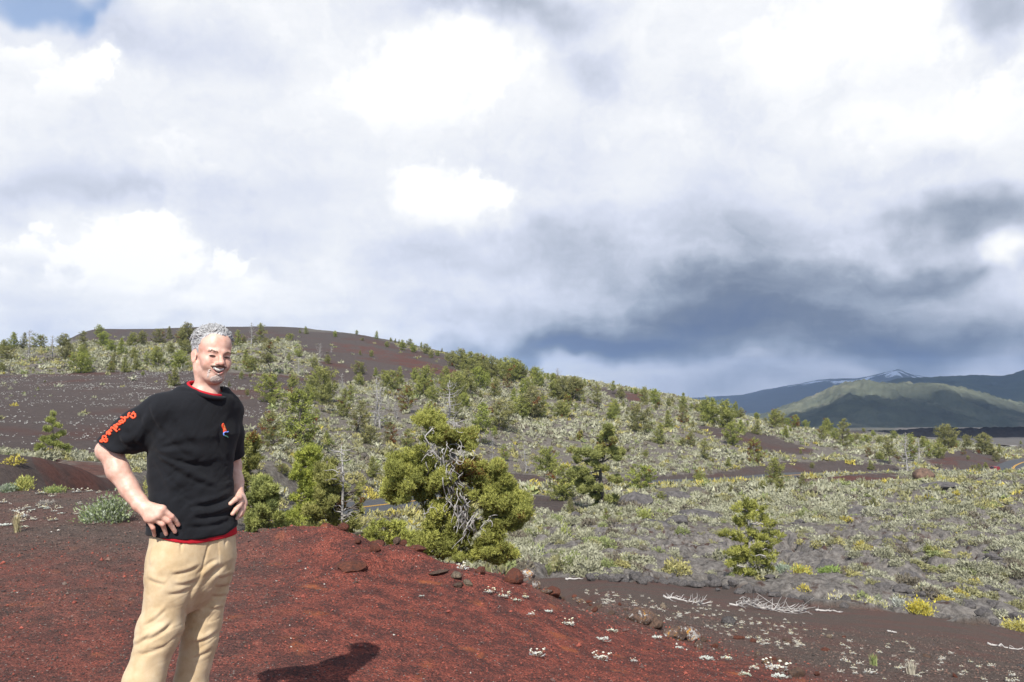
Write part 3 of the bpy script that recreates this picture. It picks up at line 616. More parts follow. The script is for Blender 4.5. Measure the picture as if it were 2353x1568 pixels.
def pine(seed, kind):
    """a pine of unit height: (trunk, crown) builders"""
    r = np.random.default_rng(seed); T = MB(); C = MB()
    base, wid, nw, sparse, shape, rustp, csize, tw = {
        'cone': (.04, .29, 18, .06, 'cone', .0, .056, .016), 'round': (.04, .36, 15, .10, 'round', .02, .066, .020),
        'wide': (.06, .50, 13, .16, 'round', .03, .070, .026), 'scrag': (.12, .26, 16, .30, 'irreg', .06, .050, .018),
        'tall': (.34, .23, 13, .22, 'irreg', .03, .055, .015), 'rust': (.08, .30, 15, .26, 'round', .38, .055, .018),
        'dead': (.18, .26, 12, .0, 'irreg', 0, .05, .030), 'shag': (.05, .36, 16, .30, 'irreg', .12, .06, .03)}[kind]
    n = 9; h = np.linspace(0, 1, n); bend = r.normal(0, .02, (n, 2)).cumsum(0) * (.5 if kind == 'cone' else 1.0)
    tp = np.stack([bend[:, 0], bend[:, 1], h], 1); tp[0, :2] = 0
    T.tube(tp, tw * (1 - .9 * h) + .002, 7)
    at = lambda hh: np.array([np.interp(hh, h, tp[:, i]) for i in range(3)])
    skew = r.random() * 6.28
    for w_ in range(nw):
        hh = base + (1 - base) * ((w_ + r.random() * .7) / nw) * .97
        u = (hh - base) / (1 - base)
        if shape == 'cone': L = wid * (1 - u) ** .85 + .025
        elif shape == 'round': L = wid * (math.sin(math.pi * min(1, .16 + .84 * u)) ** .75) * (1.0 - .25 * u) + .03
        else: L = wid * (.45 + .75 * r.random()) * (1 - u ** 2.2) + .04
        nb = r.integers(4, 6) if kind != 'dead' else r.integers(2, 5)
        a0 = r.random() * 6.28
        for b in range(nb):
            if r.random() < sparse * .5: continue
            a = a0 + b * 6.28 / nb + r.normal(0, .3); l = L * (.72 + .5 * r.random()) * (1 + .25 * math.cos(a - skew))
            rise = (.15 + .5 * u) + r.normal(0, .12); p0 = at(hh)
            dirv = np.array([math.cos(a), math.sin(a), 0]); s = np.linspace(0, 1, 5)[:, None]
            wob = r.normal(0, .03 * l, (5, 3)) * s
            if kind == 'dead': wob = r.normal(0, .10 * l, (5, 3)).cumsum(0) * s
            P = p0 + dirv * l * s + np.array([0, 0, 1]) * l * (rise * s ** 1.5 - .12 * np.sin(math.pi * s)) + wob
            if kind == 'dead' or r.random() < (.9 if sparse > .2 else .5): T.tube(P, np.linspace(tw * .38 * (1 - .6 * u) + .0012, .0016, 5), 4 if kind == 'dead' else 3, cap=False)
            if kind == 'dead':
                for q in range(r.integers(2, 5)):
                    j = r.integers(1, 4); e = P[j] + r.normal(0, .3 * l, 3) + np.array([0, 0, .12 * l]); m_ = (P[j] + e) / 2 + r.normal(0, .05 * l, 3)
                    T.tube([P[j], m_, e], [.0028, .002, .0012], 3, cap=False)
                continue
            if r.random() < sparse * .45: continue
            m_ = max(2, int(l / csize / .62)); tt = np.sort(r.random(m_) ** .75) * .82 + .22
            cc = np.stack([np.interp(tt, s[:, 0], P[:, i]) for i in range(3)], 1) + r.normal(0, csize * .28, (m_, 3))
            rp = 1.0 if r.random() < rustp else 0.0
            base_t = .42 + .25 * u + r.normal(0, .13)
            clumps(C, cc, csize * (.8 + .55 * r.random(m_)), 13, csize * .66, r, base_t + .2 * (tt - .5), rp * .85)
    if kind != 'dead':
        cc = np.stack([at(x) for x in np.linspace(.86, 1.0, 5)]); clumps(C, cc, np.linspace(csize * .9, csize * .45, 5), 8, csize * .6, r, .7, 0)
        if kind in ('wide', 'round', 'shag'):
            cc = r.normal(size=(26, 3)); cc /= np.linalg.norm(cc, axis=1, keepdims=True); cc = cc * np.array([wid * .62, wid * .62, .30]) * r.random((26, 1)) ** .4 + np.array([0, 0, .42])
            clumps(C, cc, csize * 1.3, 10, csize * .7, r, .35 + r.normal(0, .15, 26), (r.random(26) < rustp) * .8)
    return T, C
PROTO = {}
for kind, ns in (('cone', 4), ('round', 5), ('wide', 3), ('scrag', 4), ('tall', 3), ('rust', 3), ('dead', 4), ('shag', 2)):
    for s_ in range(ns):
        T, C = pine(100 * (1 + list('crwstudh').index(dict(cone='c', round='r', wide='w', scrag='s', tall='t', rust='u', dead='d', shag='h')[kind])) + s_, kind)
        PROTO.setdefault(kind, []).append((T.data('trunk', M_DARKDEAD if kind == 'dead' else M_BARK), C.data('crown', M_NEEDLE_FAR, False) if C.n else None))
# ---- where the trees stand: crop tables (c = crop), base x, base y, top y, kind
def C4(x, y): return x / 1.6807 * .57446, (1230 + y / 1.6807) * .57446
def C5(x, y): return (900 + x / 1.6807) * .57446, (1230 + y / 1.6807) * .57446
def C6(x, y): return (2200 + x / 2.24) * .57446, (1400 + y / 2.24) * .57446
def C7(x, y): return (3096 + x / 2.24) * .57446, (1400 + y / 2.24) * .57446
T4 = """25 300 215 round;85 285 168 cone;160 278 172 cone;265 282 190 wide;350 346 190 dead;190 356 155 dead;435 292 188 round;445 346 250 round;40 362 272 wide;5 440 380 wide;565 272 152 scrag;670 200 118 round;700 262 160 round;545 442 305 wide;595 405 275 scrag;750 302 220 round;815 322 208 cone;885 268 168 round;955 252 156 round;1070 244 148 wide;1140 212 128 cone;1225 255 150 round;1265 250 105 round;760 382 302 cone;838 432 330 cone;745 432 362 round;900 342 268 round;910 412 300 cone;985 374 280 scrag;1060 404 260 round;1150 312 230 round;1205 418 288 round;1258 312 215 round;1172 532 405 cone;560 330 250 round;1745 242 103 scrag;1682 262 100 dead;1600 272 160 scrag;1640 247 190 round;1712 247 190 round;1782 242 195 round;1950 222 176 wide;1870 232 190 round;2015 176 148 cone;2057 180 130 cone;2255 202 160 round;1828 442 218 tall;1650 404 283 cone;1690 432 322 round;1942 362 303 cone;2010 327 275 wide;2115 406 333 round;2200 376 318 round;2155 342 238 dead;2225 302 258 dead;2005 442 350 dead;1620 482 430 round;1680 472 440 round;1540 532 492 cone;1665 592 548 round;1500 622 545 cone;1815 642 463 wide;1830 682 622 round;1965 552 448 round;2140 542 418 wide;545 980 985 round;300 512 498 round;255 560 535 cone;960 462 435 wide;1590 420 395 round;310 1000 985 round""".split(';')
T5 = """885 182 152 round;1020 212 158 cone;925 232 210 round;910 318 283 cone;983 332 288 round;1090 272 235 wide;1115 237 208 round;1145 237 210 cone;1170 242 215 cone;1195 292 225 round;1240 272 220 round;1265 307 243 round;1320 272 230 cone;1350 317 253 wide;1385 342 290 round;1460 302 275 cone;1430 332 298 round;1495 362 308 round;1530 402 298 round;1580 422 285 round;1620 432 318 round;1650 482 298 tall;1700 452 308 round;1740 472 328 round;1790 482 328 round;1830 472 348 round;1880 502 340 round;1930 492 340 round;1970 482 352 round;2000 472 375 round;1560 562 440 wide;1640 602 428 round;1600 502 418 round;1505 602 458 round;1710 542 398 round;1820 612 478 round;1900 542 440 rust;1760 522 440 round;1490 482 398 round;1855 430 345 cone;1680 400 315 round;1610 385 290 cone;910 452 368 wide;910 527 438 round;1010 467 403 cone;1085 522 423 round;1120 562 428 wide;1180 522 393 cone;1275 502 408 round;1340 572 398 round;1330 602 478 wide;1455 517 438 cone;1220 712 530 rust;1550 642 450 wide;1390 642 540 round;1010 802 480 dead;1040 822 545 dead;790 582 448 dead;655 716 535 tall;1497 838 500 dead;490 432 345 dead;790 752 558 scrag;640 642 418 wide;560 652 528 round;700 602 500 scrag;500 942 555 shag;320 952 698 shag;682 942 838 cone;880 852 638 scrag;980 922 808 wide;1120 922 778 rust;1240 962 818 scrag;990 1147 1008 cone;1720 932 648 tall;1850 832 650 wide;1815 872 798 cone;1805 1032 880 dead;2015 1117 920 dead;2150 1112 950 wide;2060 752 538 round;2130 757 598 scrag;1990 752 598 round;2000 592 478 cone;2040 562 470 round;2250 622 478 round;2280 747 640 round;2300 652 595 rust;2110 532 398 round;2080 482 405 round;2210 502 445 round;2170 492 443 cone;2340 622 468 round;2290 502 460 cone;2280 1302 1080 wide;390 1132 1058 wide;1380 760 640 rust;1550 760 600 scrag;1720 615 560 cone;1610 690 580 round;1870 1030 920 scrag;1030 520 470 rust;1100 690 600 dead;1150 760 640 dead;600 780 690 scrag;340 490 450 cone;840 640 520 scrag;1080 600 560 round;1940 640 540 cone;2090 640 560 cone""".split(';')
T6 = """20 292 208 round;62 282 160 dead;75 322 243 round;50 442 268 round;130 302 233 rust;205 462 243 tall;255 372 280 round;310 322 260 cone;360 332 298 round;425 522 298 scrag;565 402 283 tall;630 452 338 round;685 377 345 cone;730 387 345 cone;770 402 350 round;850 482 333 round;945 492 348 round;1000 472 380 dead;1060 502 430 round;1100 472 420 cone;1190 522 380 cone;655 512 450 cone;950 532 480 round;310 482 400 scrag;590 582 438 round;545 632 520 round;90 612 460 round;150 512 398 rust;235 552 468 scrag;790 742 488 wide;1050 712 543 cone;1190 667 528 rust;1280 722 640 cone;1265 532 475 round;1310 552 478 round;1380 592 448 round;1440 662 428 round;1590 702 453 round;1665 602 463 cone;1710 612 520 round;1640 862 668 wide;1715 742 628 cone;1770 682 630 cone;1860 757 633 cone;1850 632 560 round;1930 657 608 wide;2020 702 538 scrag;2130 692 608 wide;2210 702 588 rust;2115 792 698 cone;990 842 658 cone;1185 862 788 round;1265 862 728 round;1390 992 798 scrag;1600 1047 963 cone;1820 1022 788 rust;855 962 898 round;840 1242 1033 wide;1330 1222 1078 round;2020 1212 973 round;1900 1282 1178 round;2060 1282 1168 wide;1620 1282 1208 round;1000 1352 1278 wide;840 1562 1458 scrag;130 1362 1168 tall;185 1492 1330 cone;1460 1012 978 round;15 1092 978 wide;500 1560 1440 scrag;1180 560 490 round""".split(';')
T7 = """20 692 533 round;80 692 608 wide;190 722 588 rust;290 722 628 round;110 792 688 cone;430 802 688 wide;480 772 628 round;540 802 700 round;620 872 622 scrag;690 832 758 round;750 822 748 round;805 737 700 round;820 852 768 wide;890 792 728 round;940 852 778 round;1070 812 738 wide;1030 1022 780 tall;1190 1102 748 dead;1290 1012 800 dead;1330 902 788 round;1380 982 828 scrag;1115 1002 918 rust;840 962 868 rust;950 982 918 wide;1470 972 838 wide;1560 902 675 round;1610 882 788 wide;1740 892 768 round;1700 952 888 rust;1880 932 745 round;1950 942 848 cone;2025 962 850 cone;1990 1002 918 round;1735 982 943 round;1785 1112 1038 wide;1840 1087 1018 cone;1900 1102 1010 cone;240 932 883 cone;340 1052 1003 round;862 1072 988 cone;255 1257 1128 cone;60 1282 1168 scrag;580 1242 1153 dead;1445 1242 1168 wide;1265 1152 1088 wide;890 1432 1338 round;1700 810 770 round;2210 850 815 cone;1210 1000 760 scrag;980 800 740 dead;1490 880 790 round;150 740 680 cone""".split(';')
ZONES = [('on the skyline at the far left', lambda x, y: x < 160 and y < 815), ('in sagebrush left of the man', lambda x, y: x < 445 and y < 870), ('on the black cinder flat left of the man', lambda x, y: x < 445),
         ('on the hilltop right of his head', lambda x, y: x < 700 and y < 800), ('on the bare cinder summit ridge', lambda x, y: x < 1010 and y < 800), ('in sagebrush right of his head', lambda x, y: x < 800 and y < 866),
         ('along the upper hill shoulder', lambda x, y: 1000 <= x < 1215 and y < 880), ('on the bare cinder flank', lambda x, y: x < 1000 and y < 872), ('on the hillside right of his shoulder', lambda x, y: x < 860 and y < 1000),
         ('above the twisted foreground pine', lambda x, y: x < 1100 and y < 1010), ('above the road behind foreground trees', lambda x, y: x < 1100 and y < 1200), ('on the middle hill crest', lambda x, y: x < 1480 and y < 950),
         ('on sagebrush right of the twisted pine', lambda x, y: x < 1420 and y < 1090), ('on the crest before the blue mountain', lambda x, y: x < 1790 and y < 985), ('on the slope above the road', lambda x, y: x < 1790 and y < 1090),
         ('beside the road verge below the slope', lambda x, y: x < 1850), ('along the low ridge under the green hill', lambda x, y: y < 1040), ('near the road bend', lambda x, y: y < 1095), ('on the lava field', lambda x, y: True)]
NOUN = {'cone': ('young conical green pine', 'pine'), 'round': ('full rounded green pine', 'pine'), 'wide': ('broad bushy green pine', 'pine'), 'scrag': ('ragged open-branched pine', 'pine'), 'tall': ('bare-trunked pine', 'pine'),
        'rust': ('rust-browned dying pine', 'pine'), 'dead': ('bare grey dead tree', 'dead tree'), 'shag': ('shaggy old dark pine', 'pine')}
ORD = 'first second third fourth fifth sixth seventh eighth ninth tenth eleventh twelfth thirteenth fourteenth fifteenth sixteenth seventeenth eighteenth nineteenth twentieth'.split()
trees = []
for tab, cf in ((T4, C4), (T5, C5), (T6, C6), (T7, C7)):
    for e in tab:
        x, b, tp_, kind = e.split(); px, pb = cf(float(x), float(b)); _, pt = cf(float(x), float(tp_))
        if kind and pb > pt + 4: trees.append([px, pb, pt, kind])
zoned = {}
for tr in trees:
    zi = next(i for i, (_, f) in enumerate(ZONES) if f(tr[0], tr[1])); zoned.setdefault((zi, tr[3]), []).append(tr)
cnt = {}
for (zi, kind), L in sorted(zoned.items()):
    L.sort(key=lambda e: e[0])
    for n_, (px, pb, pt, _) in enumerate(L):
        ymin = 150 if pb < 815 and px > 300 else 42
        X, Y, z = hit(px, pb, ymin); zg = float(ground(np.array([X]), np.array([Y]))[0]); H = (pb - pt) / F * Y * 1.04
        lab = NOUN[kind][0] + ' ' + ZONES[zi][0]
        if len(L) > 1: lab = NOUN[kind][0] + ', ' + (ORD[n_] + ' from left' if n_ < len(ORD) else 'last on right') + ' of its kind ' + ZONES[zi][0]
        if len(lab.split()) > 16: lab = lab.replace(' of its kind', '')
        if len(lab.split()) > 16: lab = lab.replace('young ', '').replace('full ', '').replace('with a high crown', '')
        nm = 'dead_tree' if kind == 'dead' else 'pine_tree'
        o = link(nm, None, None, (X, Y, zg - .03 * H)); r_ = random.Random(int(px * 7 + pb)); o.rotation_euler = (0, 0, r_.random() * 6.28)
        wv = r_.uniform(.85, 1.2); o.scale = (H * wv, H * wv, H)
        tag(o, lab, NOUN[kind][1], ('dead trees' if kind == 'dead' else 'pines') + ' ' + ZONES[zi][0])
        pr = PROTO[kind]; j = cnt.get(kind, r_.randrange(9)); cnt[kind] = j + 1; Tm, Cm = pr[j % len(pr)]
        link('trunk', Tm, o)
        if Cm: link('crown', Cm, o)
# ---- the nearer trees, each grown mass by mass
def tufts(mb, C, A, L, nl, r, tint, rust, needles=11):
    """needle shoots: centres C, axes A (unit), shoot length L, needle length nl"""
    n = len(C); k = needles; t = r.random((n, k)); th = r.random((n, k)) * 6.28
    ref = np.where(np.abs(A[:, 2:3]) < .9, np.array([[0, 0, 1.0]]), np.array([[1.0, 0, 0]])); U = np.cross(A, ref); U /= np.linalg.norm(U, axis=1, keepdims=True); Vv = np.cross(A, U)
    rd = U[:, None] * np.cos(th)[..., None] + Vv[:, None] * np.sin(th)[..., None]
    d = rd * .8 + A[:, None] * (.55 + .5 * t[..., None]); d /= np.linalg.norm(d, axis=2, keepdims=True)
    b = C[:, None] + A[:, None] * (t - .5)[..., None] * L; e = b + d * nl * (.8 + .4 * r.random((n, k, 1)))
    sd = np.cross(d, r.normal(size=(n, k, 3))); sd /= np.linalg.norm(sd, axis=2, keepdims=True); w_ = nl * .13
    V = np.stack([b - sd * w_, b + sd * w_, e], 2).reshape(-1, 3)
    tt = np.clip(np.broadcast_to(tint, (n,))[:, None] + r.normal(0, .13, (n, k)), 0, 1); ru = np.broadcast_to(rust, (n,))[:, None] > r.random((n, k))
    mb.add(V, t=np.arange(n * k * 3).reshape(-1, 3), tint=np.repeat(tt.ravel(), 3), rust=np.repeat(ru.ravel().astype(float), 3))
def mass_tree(name, label, cat, masses, Y, trunk, dens, nl, mat, seed, limbs=True, extra=None, bark=None, spread=.5, needles=11, group=None, tw=.05, nsub=3):
    """masses: (px, py, rx, ry[, rust[, tint]]) in the photo frame at depth about Y; trunk: [(px, py)...] bottom to top"""
    r = np.random.default_rng(seed); s = Y / F
    b = W(*trunk[0], Y); zg = float(ground(np.array([b[0]]), np.array([b[1]]))[0]); base = np.array([b[0], b[1], zg])
    o = link(name, None, None, base); tag(o, label, cat, group)
    T = MB(); C = MB()
    tp = np.array([base] + [W(px, py, Y + r.normal(0, .03 * Y * s)) for px, py in trunk[1:]]) - base
    tt = np.linspace(0, 1, 14); kk = np.linspace(0, 1, len(tp)); TP = np.stack([pchip(kk, tp[:, i], tt) if len(tp) > 2 else np.interp(tt, kk, tp[:, i]) for i in range(3)], 1)
    TP[1:-1] += r.normal(0, tw * .35, (12, 3)); T.tube(TP, tw * (1 - .85 * tt) + .006, 8)
    sub_ = []
    for m_ in masses:
        for k in range(nsub): sub_.append((m_[0] + r.uniform(-1, 1) * m_[2] * .66, m_[1] + r.uniform(-1, 1) * m_[3] * .66, m_[2] * r.uniform(.42, .72), m_[3] * r.uniform(.42, .72), *m_[4:]))
    for im, m_ in enumerate(sub_):
        px, py, rx, ry = m_[:4]; ru = (m_[4] if len(m_) > 4 else 0.0) * .5; ti = m_[5] if len(m_) > 5 else .58
        yy = Y + r.normal(0, spread * .5); c = W(px, py, yy) - base; R = np.array([rx * s, (rx + ry) * .5 * s * 1.1, ry * s])
        n = max(3, int(dens * .62 * (rx * ry) ** .82)); d = r.normal(size=(n, 3)); d /= np.linalg.norm(d, axis=1, keepdims=True)
        rad_ = (.35 + .65 * r.random((n, 1)) ** .5) * (1 + .3 * vnoise(d[:, 0] * 2 + seed, d[:, 1] * 2, d[:, 2] * 2)[:, None])
        P = c + d * R * rad_
        A = d * .55 + np.array([0, -.1, .75]) + r.normal(0, .3, (n, 3)); A /= np.linalg.norm(A, axis=1, keepdims=True)
        tufts(C, P, A, nl * 1.5, nl, r, ti + .14 * d[:, 2] * 0 + r.normal(0, .12), ru, needles)
        if limbs and im % nsub == 0 and r.random() < limbs:
            j = int(np.clip(np.searchsorted(TP[:, 2], c[2] - .25 * R[2] - .3 * np.hypot(c[0] - TP[7, 0], c[1] - TP[7, 1])), 1, 12)); a = TP[j]; mid = (a + c) / 2 + r.normal(0, .12 * np.linalg.norm(c - a) + .01, 3) - np.array([0, 0, .06])
            q_ = np.linspace(0, 1, 7)[:, None]; P_ = a * (1 - q_) ** 2 + 2 * mid * q_ * (1 - q_) + c * q_ ** 2; P_[1:-1] += r.normal(0, tw * .25, (5, 3))
            T.tube(P_, np.linspace(tw * .42, tw * .12, 7), 5, cap=False)
            for k in range(3):
                e = c + r.normal(0, .6, 3) * R; T.tube([P_[4], (P_[4] + e) / 2 + r.normal(0, .03, 3), e], [tw * .16, tw * .1, tw * .05], 4, cap=False)
    T.build('trunk', bark or M_BARK, o); C.build('crown', mat, o, smooth=False)
    if extra: extra(o, base, r, s)
    return o
def K7(x, y): return (1400 + x / 2.24) * .57446, (1600 + y / 2.24) * .57446
k7 = .57446 / 2.24
hm = []
for e in """720 220 130 100 0 .72;800 310 100 65 0 .66;905 345 100 70 .35 .55;1030 345 95 80 .15 .62;960 400 90 50 .3 .5;480 560 110 80;420 680 115 110;600 590 110 80 0 .6;700 570 90 60;355 800 80 75 0 .62;435 870 85 55;620 740 120 110;760 720 110 95 0 .5;800 800 80 60;700 870 100 60 0 .4;880 740 60 60 .1;1250 650 120 80 .15 .6;1330 600 70 50 0 .66;1180 750 110 80 .25;1300 760 110 80;1310 900 150 110;1450 850 110 110 .05;1560 940 100 110 0 .6;1500 1040 120 90;1380 1040 120 90 0 .42;1420 1120 90 45 0 .34;1220 950 40 50 .9;1550 1040 30 30 .8;560 810 40 30 .7;800 1030 100 95;760 1130 90 50;700 1280 170 100 0 .46;600 1270 90 75 0 .5;880 1240 105 130 0 .42;820 1370 90 55 0 .5;950 1190 70 60;1290 1230 90 85 .05;1380 1340 90 65 .1 .5;1250 1370 80 55;1440 1400 60 50;1050 620 120 60 .95 .2;1080 560 70 50 .9;1000 700 60 40 .9;1150 600 60 40 .6;540 650 80 60;650 680 80 60;560 770 80 60;500 800 70 50;700 680 80 60;860 680 60 50;820 620 70 50;880 860 50 50;850 940 60 50;740 970 70 50;1240 830 80 60;1360 700 70 60;1400 960 100 80;1250 1000 70 60;1350 1120 90 50;1480 940 90 80;880 1340 80 60;760 1210 90 60;680 1350 90 50;1010 1310 60 60;1110 1390 70 50;1180 1310 60 60;1330 1420 80 40;620 500 80 50;540 520 80 50;740 340 80 50;950 300 70 50;1100 400 60 50;640 440 50 40;1090 860 50 40;1000 1400 70 40;980 820 60 60 .3 .25;1000 930 60 60 .3 .22;1040 1010 60 60 .2 .22;950 1020 50 60 .2 .25;1060 1150 60 60 .2 .22;1030 1250 60 60 .2 .25;980 1190 50 50 0 .3;900 640 50 50 .2 .3;860 480 60 50 .3 .3;920 1100 40 50;1130 1120 40 40""".split(';'):
    v = [float(q_) for q_ in e.split()]; a, b_ = K7(v[0], v[1]); hm.append((a, b_, v[2] * k7 * 1.16, v[3] * k7 * 1.14, *v[4:]))
def hero_extra(o, base, r, s):
    D = MB()
    for k in range(92):
        t0 = r.random(); x0 = 800 + 260 * t0 + r.normal(0, 60); y0 = 440 + 640 * t0 + r.normal(0, 90); L = r.uniform(70, 260); sw = r.normal(0, 40)
        pts = []
        ph = r.random() * 6.28; fq = r.uniform(3, 8); am = r.uniform(6, 26); yy = 17.55 + r.normal(0, .25)
        for u in np.linspace(0, 1, 10):
            a, b_ = K7(x0 + sw * u + am * math.sin(ph + fq * u), y0 + L * u + .3 * am * math.cos(ph * 2 + fq * u)); pts.append(W(a, b_, yy + .12 * math.sin(u * 4 + ph)) - base)
        D.tube(pts, np.linspace(.016, .005, 10) * r.uniform(.6, 1.25), 5, cap=False)
    for (cx_, cy_, n_, rr_) in ((700, 450, 16, 90), (540, 760, 7, 60), (1010, 500, 14, 110), (700, 1030, 5, 70), (1230, 1060, 6, 60), (940, 240, 8, 60), (720, 280, 4, 40)):
        for k in range(n_):
            a0 = r.random() * 6.28; pts = []; c0_ = r.normal(0, rr_ * .35, 2); bend = r.normal(0, 2.2); yy = 17.6 + r.normal(0, .15)
            for u in np.linspace(0, 1, 8):
                an = a0 + bend * u; c0_ = c0_ + np.array([math.cos(an), math.sin(an)]) * rr_ * .17
                a, b_ = K7(cx_ + c0_[0], cy_ + c0_[1]); pts.append(W(a, b_, yy) - base)
            D.tube(pts, np.linspace(.014, .005, 8), 5, cap=False)
    D.build('bleached_wood', M_DEAD, o)['kind'] = 'stuff'
mass_tree('pine_tree', 'large twisted old pine with bleached hanging branches behind the red crest', 'pine', hm, 18.0, [(1052, 1290), (1058, 1215), (1040, 1130), (1048, 1060), (1010, 1010), (990, 965)], 1.5, .062, M_NEEDLE, 900, extra=hero_extra, limbs=.35, tw=.09, nsub=7, spread=.55, needles=12, bark=M_DARKDEAD)
def K8(x, y): return (2880 + x / 3.92) * .57446, (1980 + y / 3.92) * .57446
k8 = .57446 / 3.92; rm = []
for e in """430 110 70 90;350 200 90 70;490 150 70 80;230 245 60 45;600 290 110 100;640 230 60 60;300 400 100 90;430 300 90 70;720 400 100 75;800 440 60 40;60 620 80 45;190 640 110 55;330 640 120 70;520 580 100 65;680 620 100 50;830 585 90 35;930 640 65 28;830 720 80 45;560 700 120 60;700 770 120 65;770 830 80 55;370 740 100 50;200 920 95 50;330 880 100 65;480 880 100 60;600 950 150 110;740 1000 110 110;400 1020 150 95;150 1110 60 60;260 1240 120 65;500 1180 100 55;650 1200 110 55;560 1275 120 55;400 1240 110 60;650 1360 45 50;520 1420 70 28;240 1060 90 50;760 1120 80 70""".split(';'):
    v = [float(q_) for q_ in e.split()]; a, b_ = K8(v[0], v[1]); rm.append((a, b_, v[2] * k8 * 1.35, v[3] * k8 * 1.25, 0, .58))
mass_tree('pine_tree', 'bushy olive green pine standing alone at the edge of the lava rocks', 'pine', rm, 27.5, [(1722, 1345), (1722, 1290), (1721, 1230), (1724, 1180), (1722, 1148)], 1.5, .085, M_NEEDLE, 901, tw=.09, spread=.5, bark=M_DEAD)
def K9(x, y): return (2250 + x / 4.127) * .57446, (1700 + y / 4.127) * .57446
k9 = .57446 / 4.127; bm_ = []
for e in """740 60 110 60 0;700 150 120 50 .1;640 240 50 40 0;830 280 80 40 .4;740 330 110 30 .9;820 440 160 70 0 .62;300 460 80 40 0;440 500 130 60 0 .6;620 520 100 60 0;900 560 80 50 0;250 580 60 40 0;480 630 80 40 0;640 700 90 50 0 .62;400 760 90 40 0;200 800 100 60 0 .6;330 840 110 60 0;340 980 90 60 0;450 920 80 50 0;860 900 100 40 .1;520 1080 130 60 0 .62;620 1130 80 60 0;320 1110 70 40 0;560 1180 80 50 0;780 1230 100 60 0;560 1370 80 60 0 .3;800 1420 80 40 0 .3;620 1300 60 40 0 .3;150 420 50 30 .4;280 180 40 40 .5""".split(';'):
    v = [float(q_) for q_ in e.split()]; a, b_ = K9(v[0], v[1]); bm_.append((a, b_, v[2] * k9 * 1.2, v[3] * k9 * 1.2, *v[4:]))
yb = hit(1391, 1180, 42)[1]
mass_tree('pine_tree', 'tall layered pine with a thick dark trunk on the flat before the road', 'pine', bm_, yb, [(1391, 1181), (1385, 1140), (1379, 1090), (1390, 1040), (1394, 990)], 7.5, .20, M_NEEDLE_BRIGHT, 902, tw=.2, spread=1.6, needles=9)
def blobs(cx, top, bot, hw, n, r, rust=0, tint=.55, cone=True):
    out = []
    for k in range(n):
        u = (k + r.random()) / n; w_ = hw * ((.25 + .75 * u) if cone else math.sin(math.pi * (.12 + .8 * u)) ** .6); px = cx + r.uniform(-1, 1) * w_ * .8; py = top + (bot - top) * u
        rr_ = hw * r.uniform(.2, .36); out.append((px, py, rr_, rr_ * .7, 1.0 if r.random() < rust else 0.0, tint + r.normal(0, .08)))
    return out
r_ = random.Random(3); R_ = np.random.default_rng(3)
mass_tree('pine_tree', 'bright green bushy young pine at the red crest beside the man', 'pine', blobs(606, 1104, 1250, 66, 40, R_, 0, .55), 12.5, [(604, 1250), (606, 1180), (604, 1100)], 1.7, .055, M_NEEDLE_BRIGHT, 903, tw=.05, spread=.45)
def snag_extra(o, base, r, s):
    D = MB()
    for k in range(26):
        t0 = r.random(); x0 = 786 + r.normal(0, 5); y0 = 1028 + 190 * t0; L = r.uniform(14, 42); a0 = r.choice([-1, 1]) * r.uniform(.4, 1.5); pts = []
        for u in np.linspace(0, 1, 7): pts.append(W(x0 + L * math.sin(a0) * u + 3 * math.sin(5 * u + k), y0 - L * .55 * math.cos(a0) * u + 2.5 * math.cos(7 * u + k), 13.6 + .3 * math.sin(k) * u) - base)
        D.tube(pts, np.linspace(.012, .003, 7), 4, cap=False)
    D.tube([W(p_, q_, 13.7) - base for p_, q_ in ((790, 1260), (786, 1180), (789, 1100), (784, 1022))], [.03, .026, .018, .006], 6); D.build('dead_wood', M_DARKDEAD, o)
mass_tree('pine_tree', 'olive pine tangled with a dead grey stem behind the red crest', 'pine', blobs(752, 1064, 1240, 70, 38, R_, .07, .48) + blobs(824, 1110, 1235, 30, 12, R_, .25, .4), 14.0, [(768, 1240), (760, 1150), (752, 1060)], 1.35, .058, M_NEEDLE, 904, extra=snag_extra, tw=.05, spread=.5)
mass_tree('pine_tree', 'green feathery pine between the bright young pine and the road', 'pine', blobs(712, 1026, 1200, 66, 40, R_, 0, .46), 22, [(712, 1200), (712, 1110), (712, 1022)], 1.1, .085, M_NEEDLE, 905, tw=.06, spread=.6)
mass_tree('pine_tree', 'yellowish pine rising just behind the man by his forearm', 'pine', blobs(574, 1000, 1180, 48, 36, R_, .12, .5), 21, [(576, 1180), (575, 1100), (573, 996)], 1.2, .085, M_NEEDLE, 906, tw=.06, spread=.6)
mass_tree('pine_tree', 'low olive pine bush between the tangled pine and the twisted pine', 'pine', [(866, 1216, 26, 14), (890, 1205, 22, 12), (915, 1216, 24, 16), (880, 1235, 30, 14), (930, 1228, 18, 14), (905, 1245, 26, 14), (850, 1236, 18, 12), (665, 1205, 22, 14), (690, 1215, 22, 14), (672, 1228, 26, 12)], 13.5, [(890, 1262), (888, 1235), (886, 1210)], 1.0, .058, M_NEEDLE, 907, tw=.03, spread=.4)
mass_tree('pine_tree', 'slender open pine below the black cinder flat at far left', 'pine', [(120, 952, 6, 8), (118, 970, 12, 8), (132, 978, 10, 6), (112, 988, 14, 8), (136, 1000, 16, 8), (104, 1008, 16, 8), (126, 1020, 18, 9), (146, 1026, 16, 8), (100, 1032, 18, 9), (124, 1042, 20, 9), (150, 1046, 14, 7), (96, 1050, 16, 8), (128, 1056, 20, 8)], hit(122, 1057, 42)[1], [(122, 1060), (123, 1010), (120, 944)], 3.0, .17, M_NEEDLE_BRIGHT, 908, tw=.05, spread=1.0, needles=9)
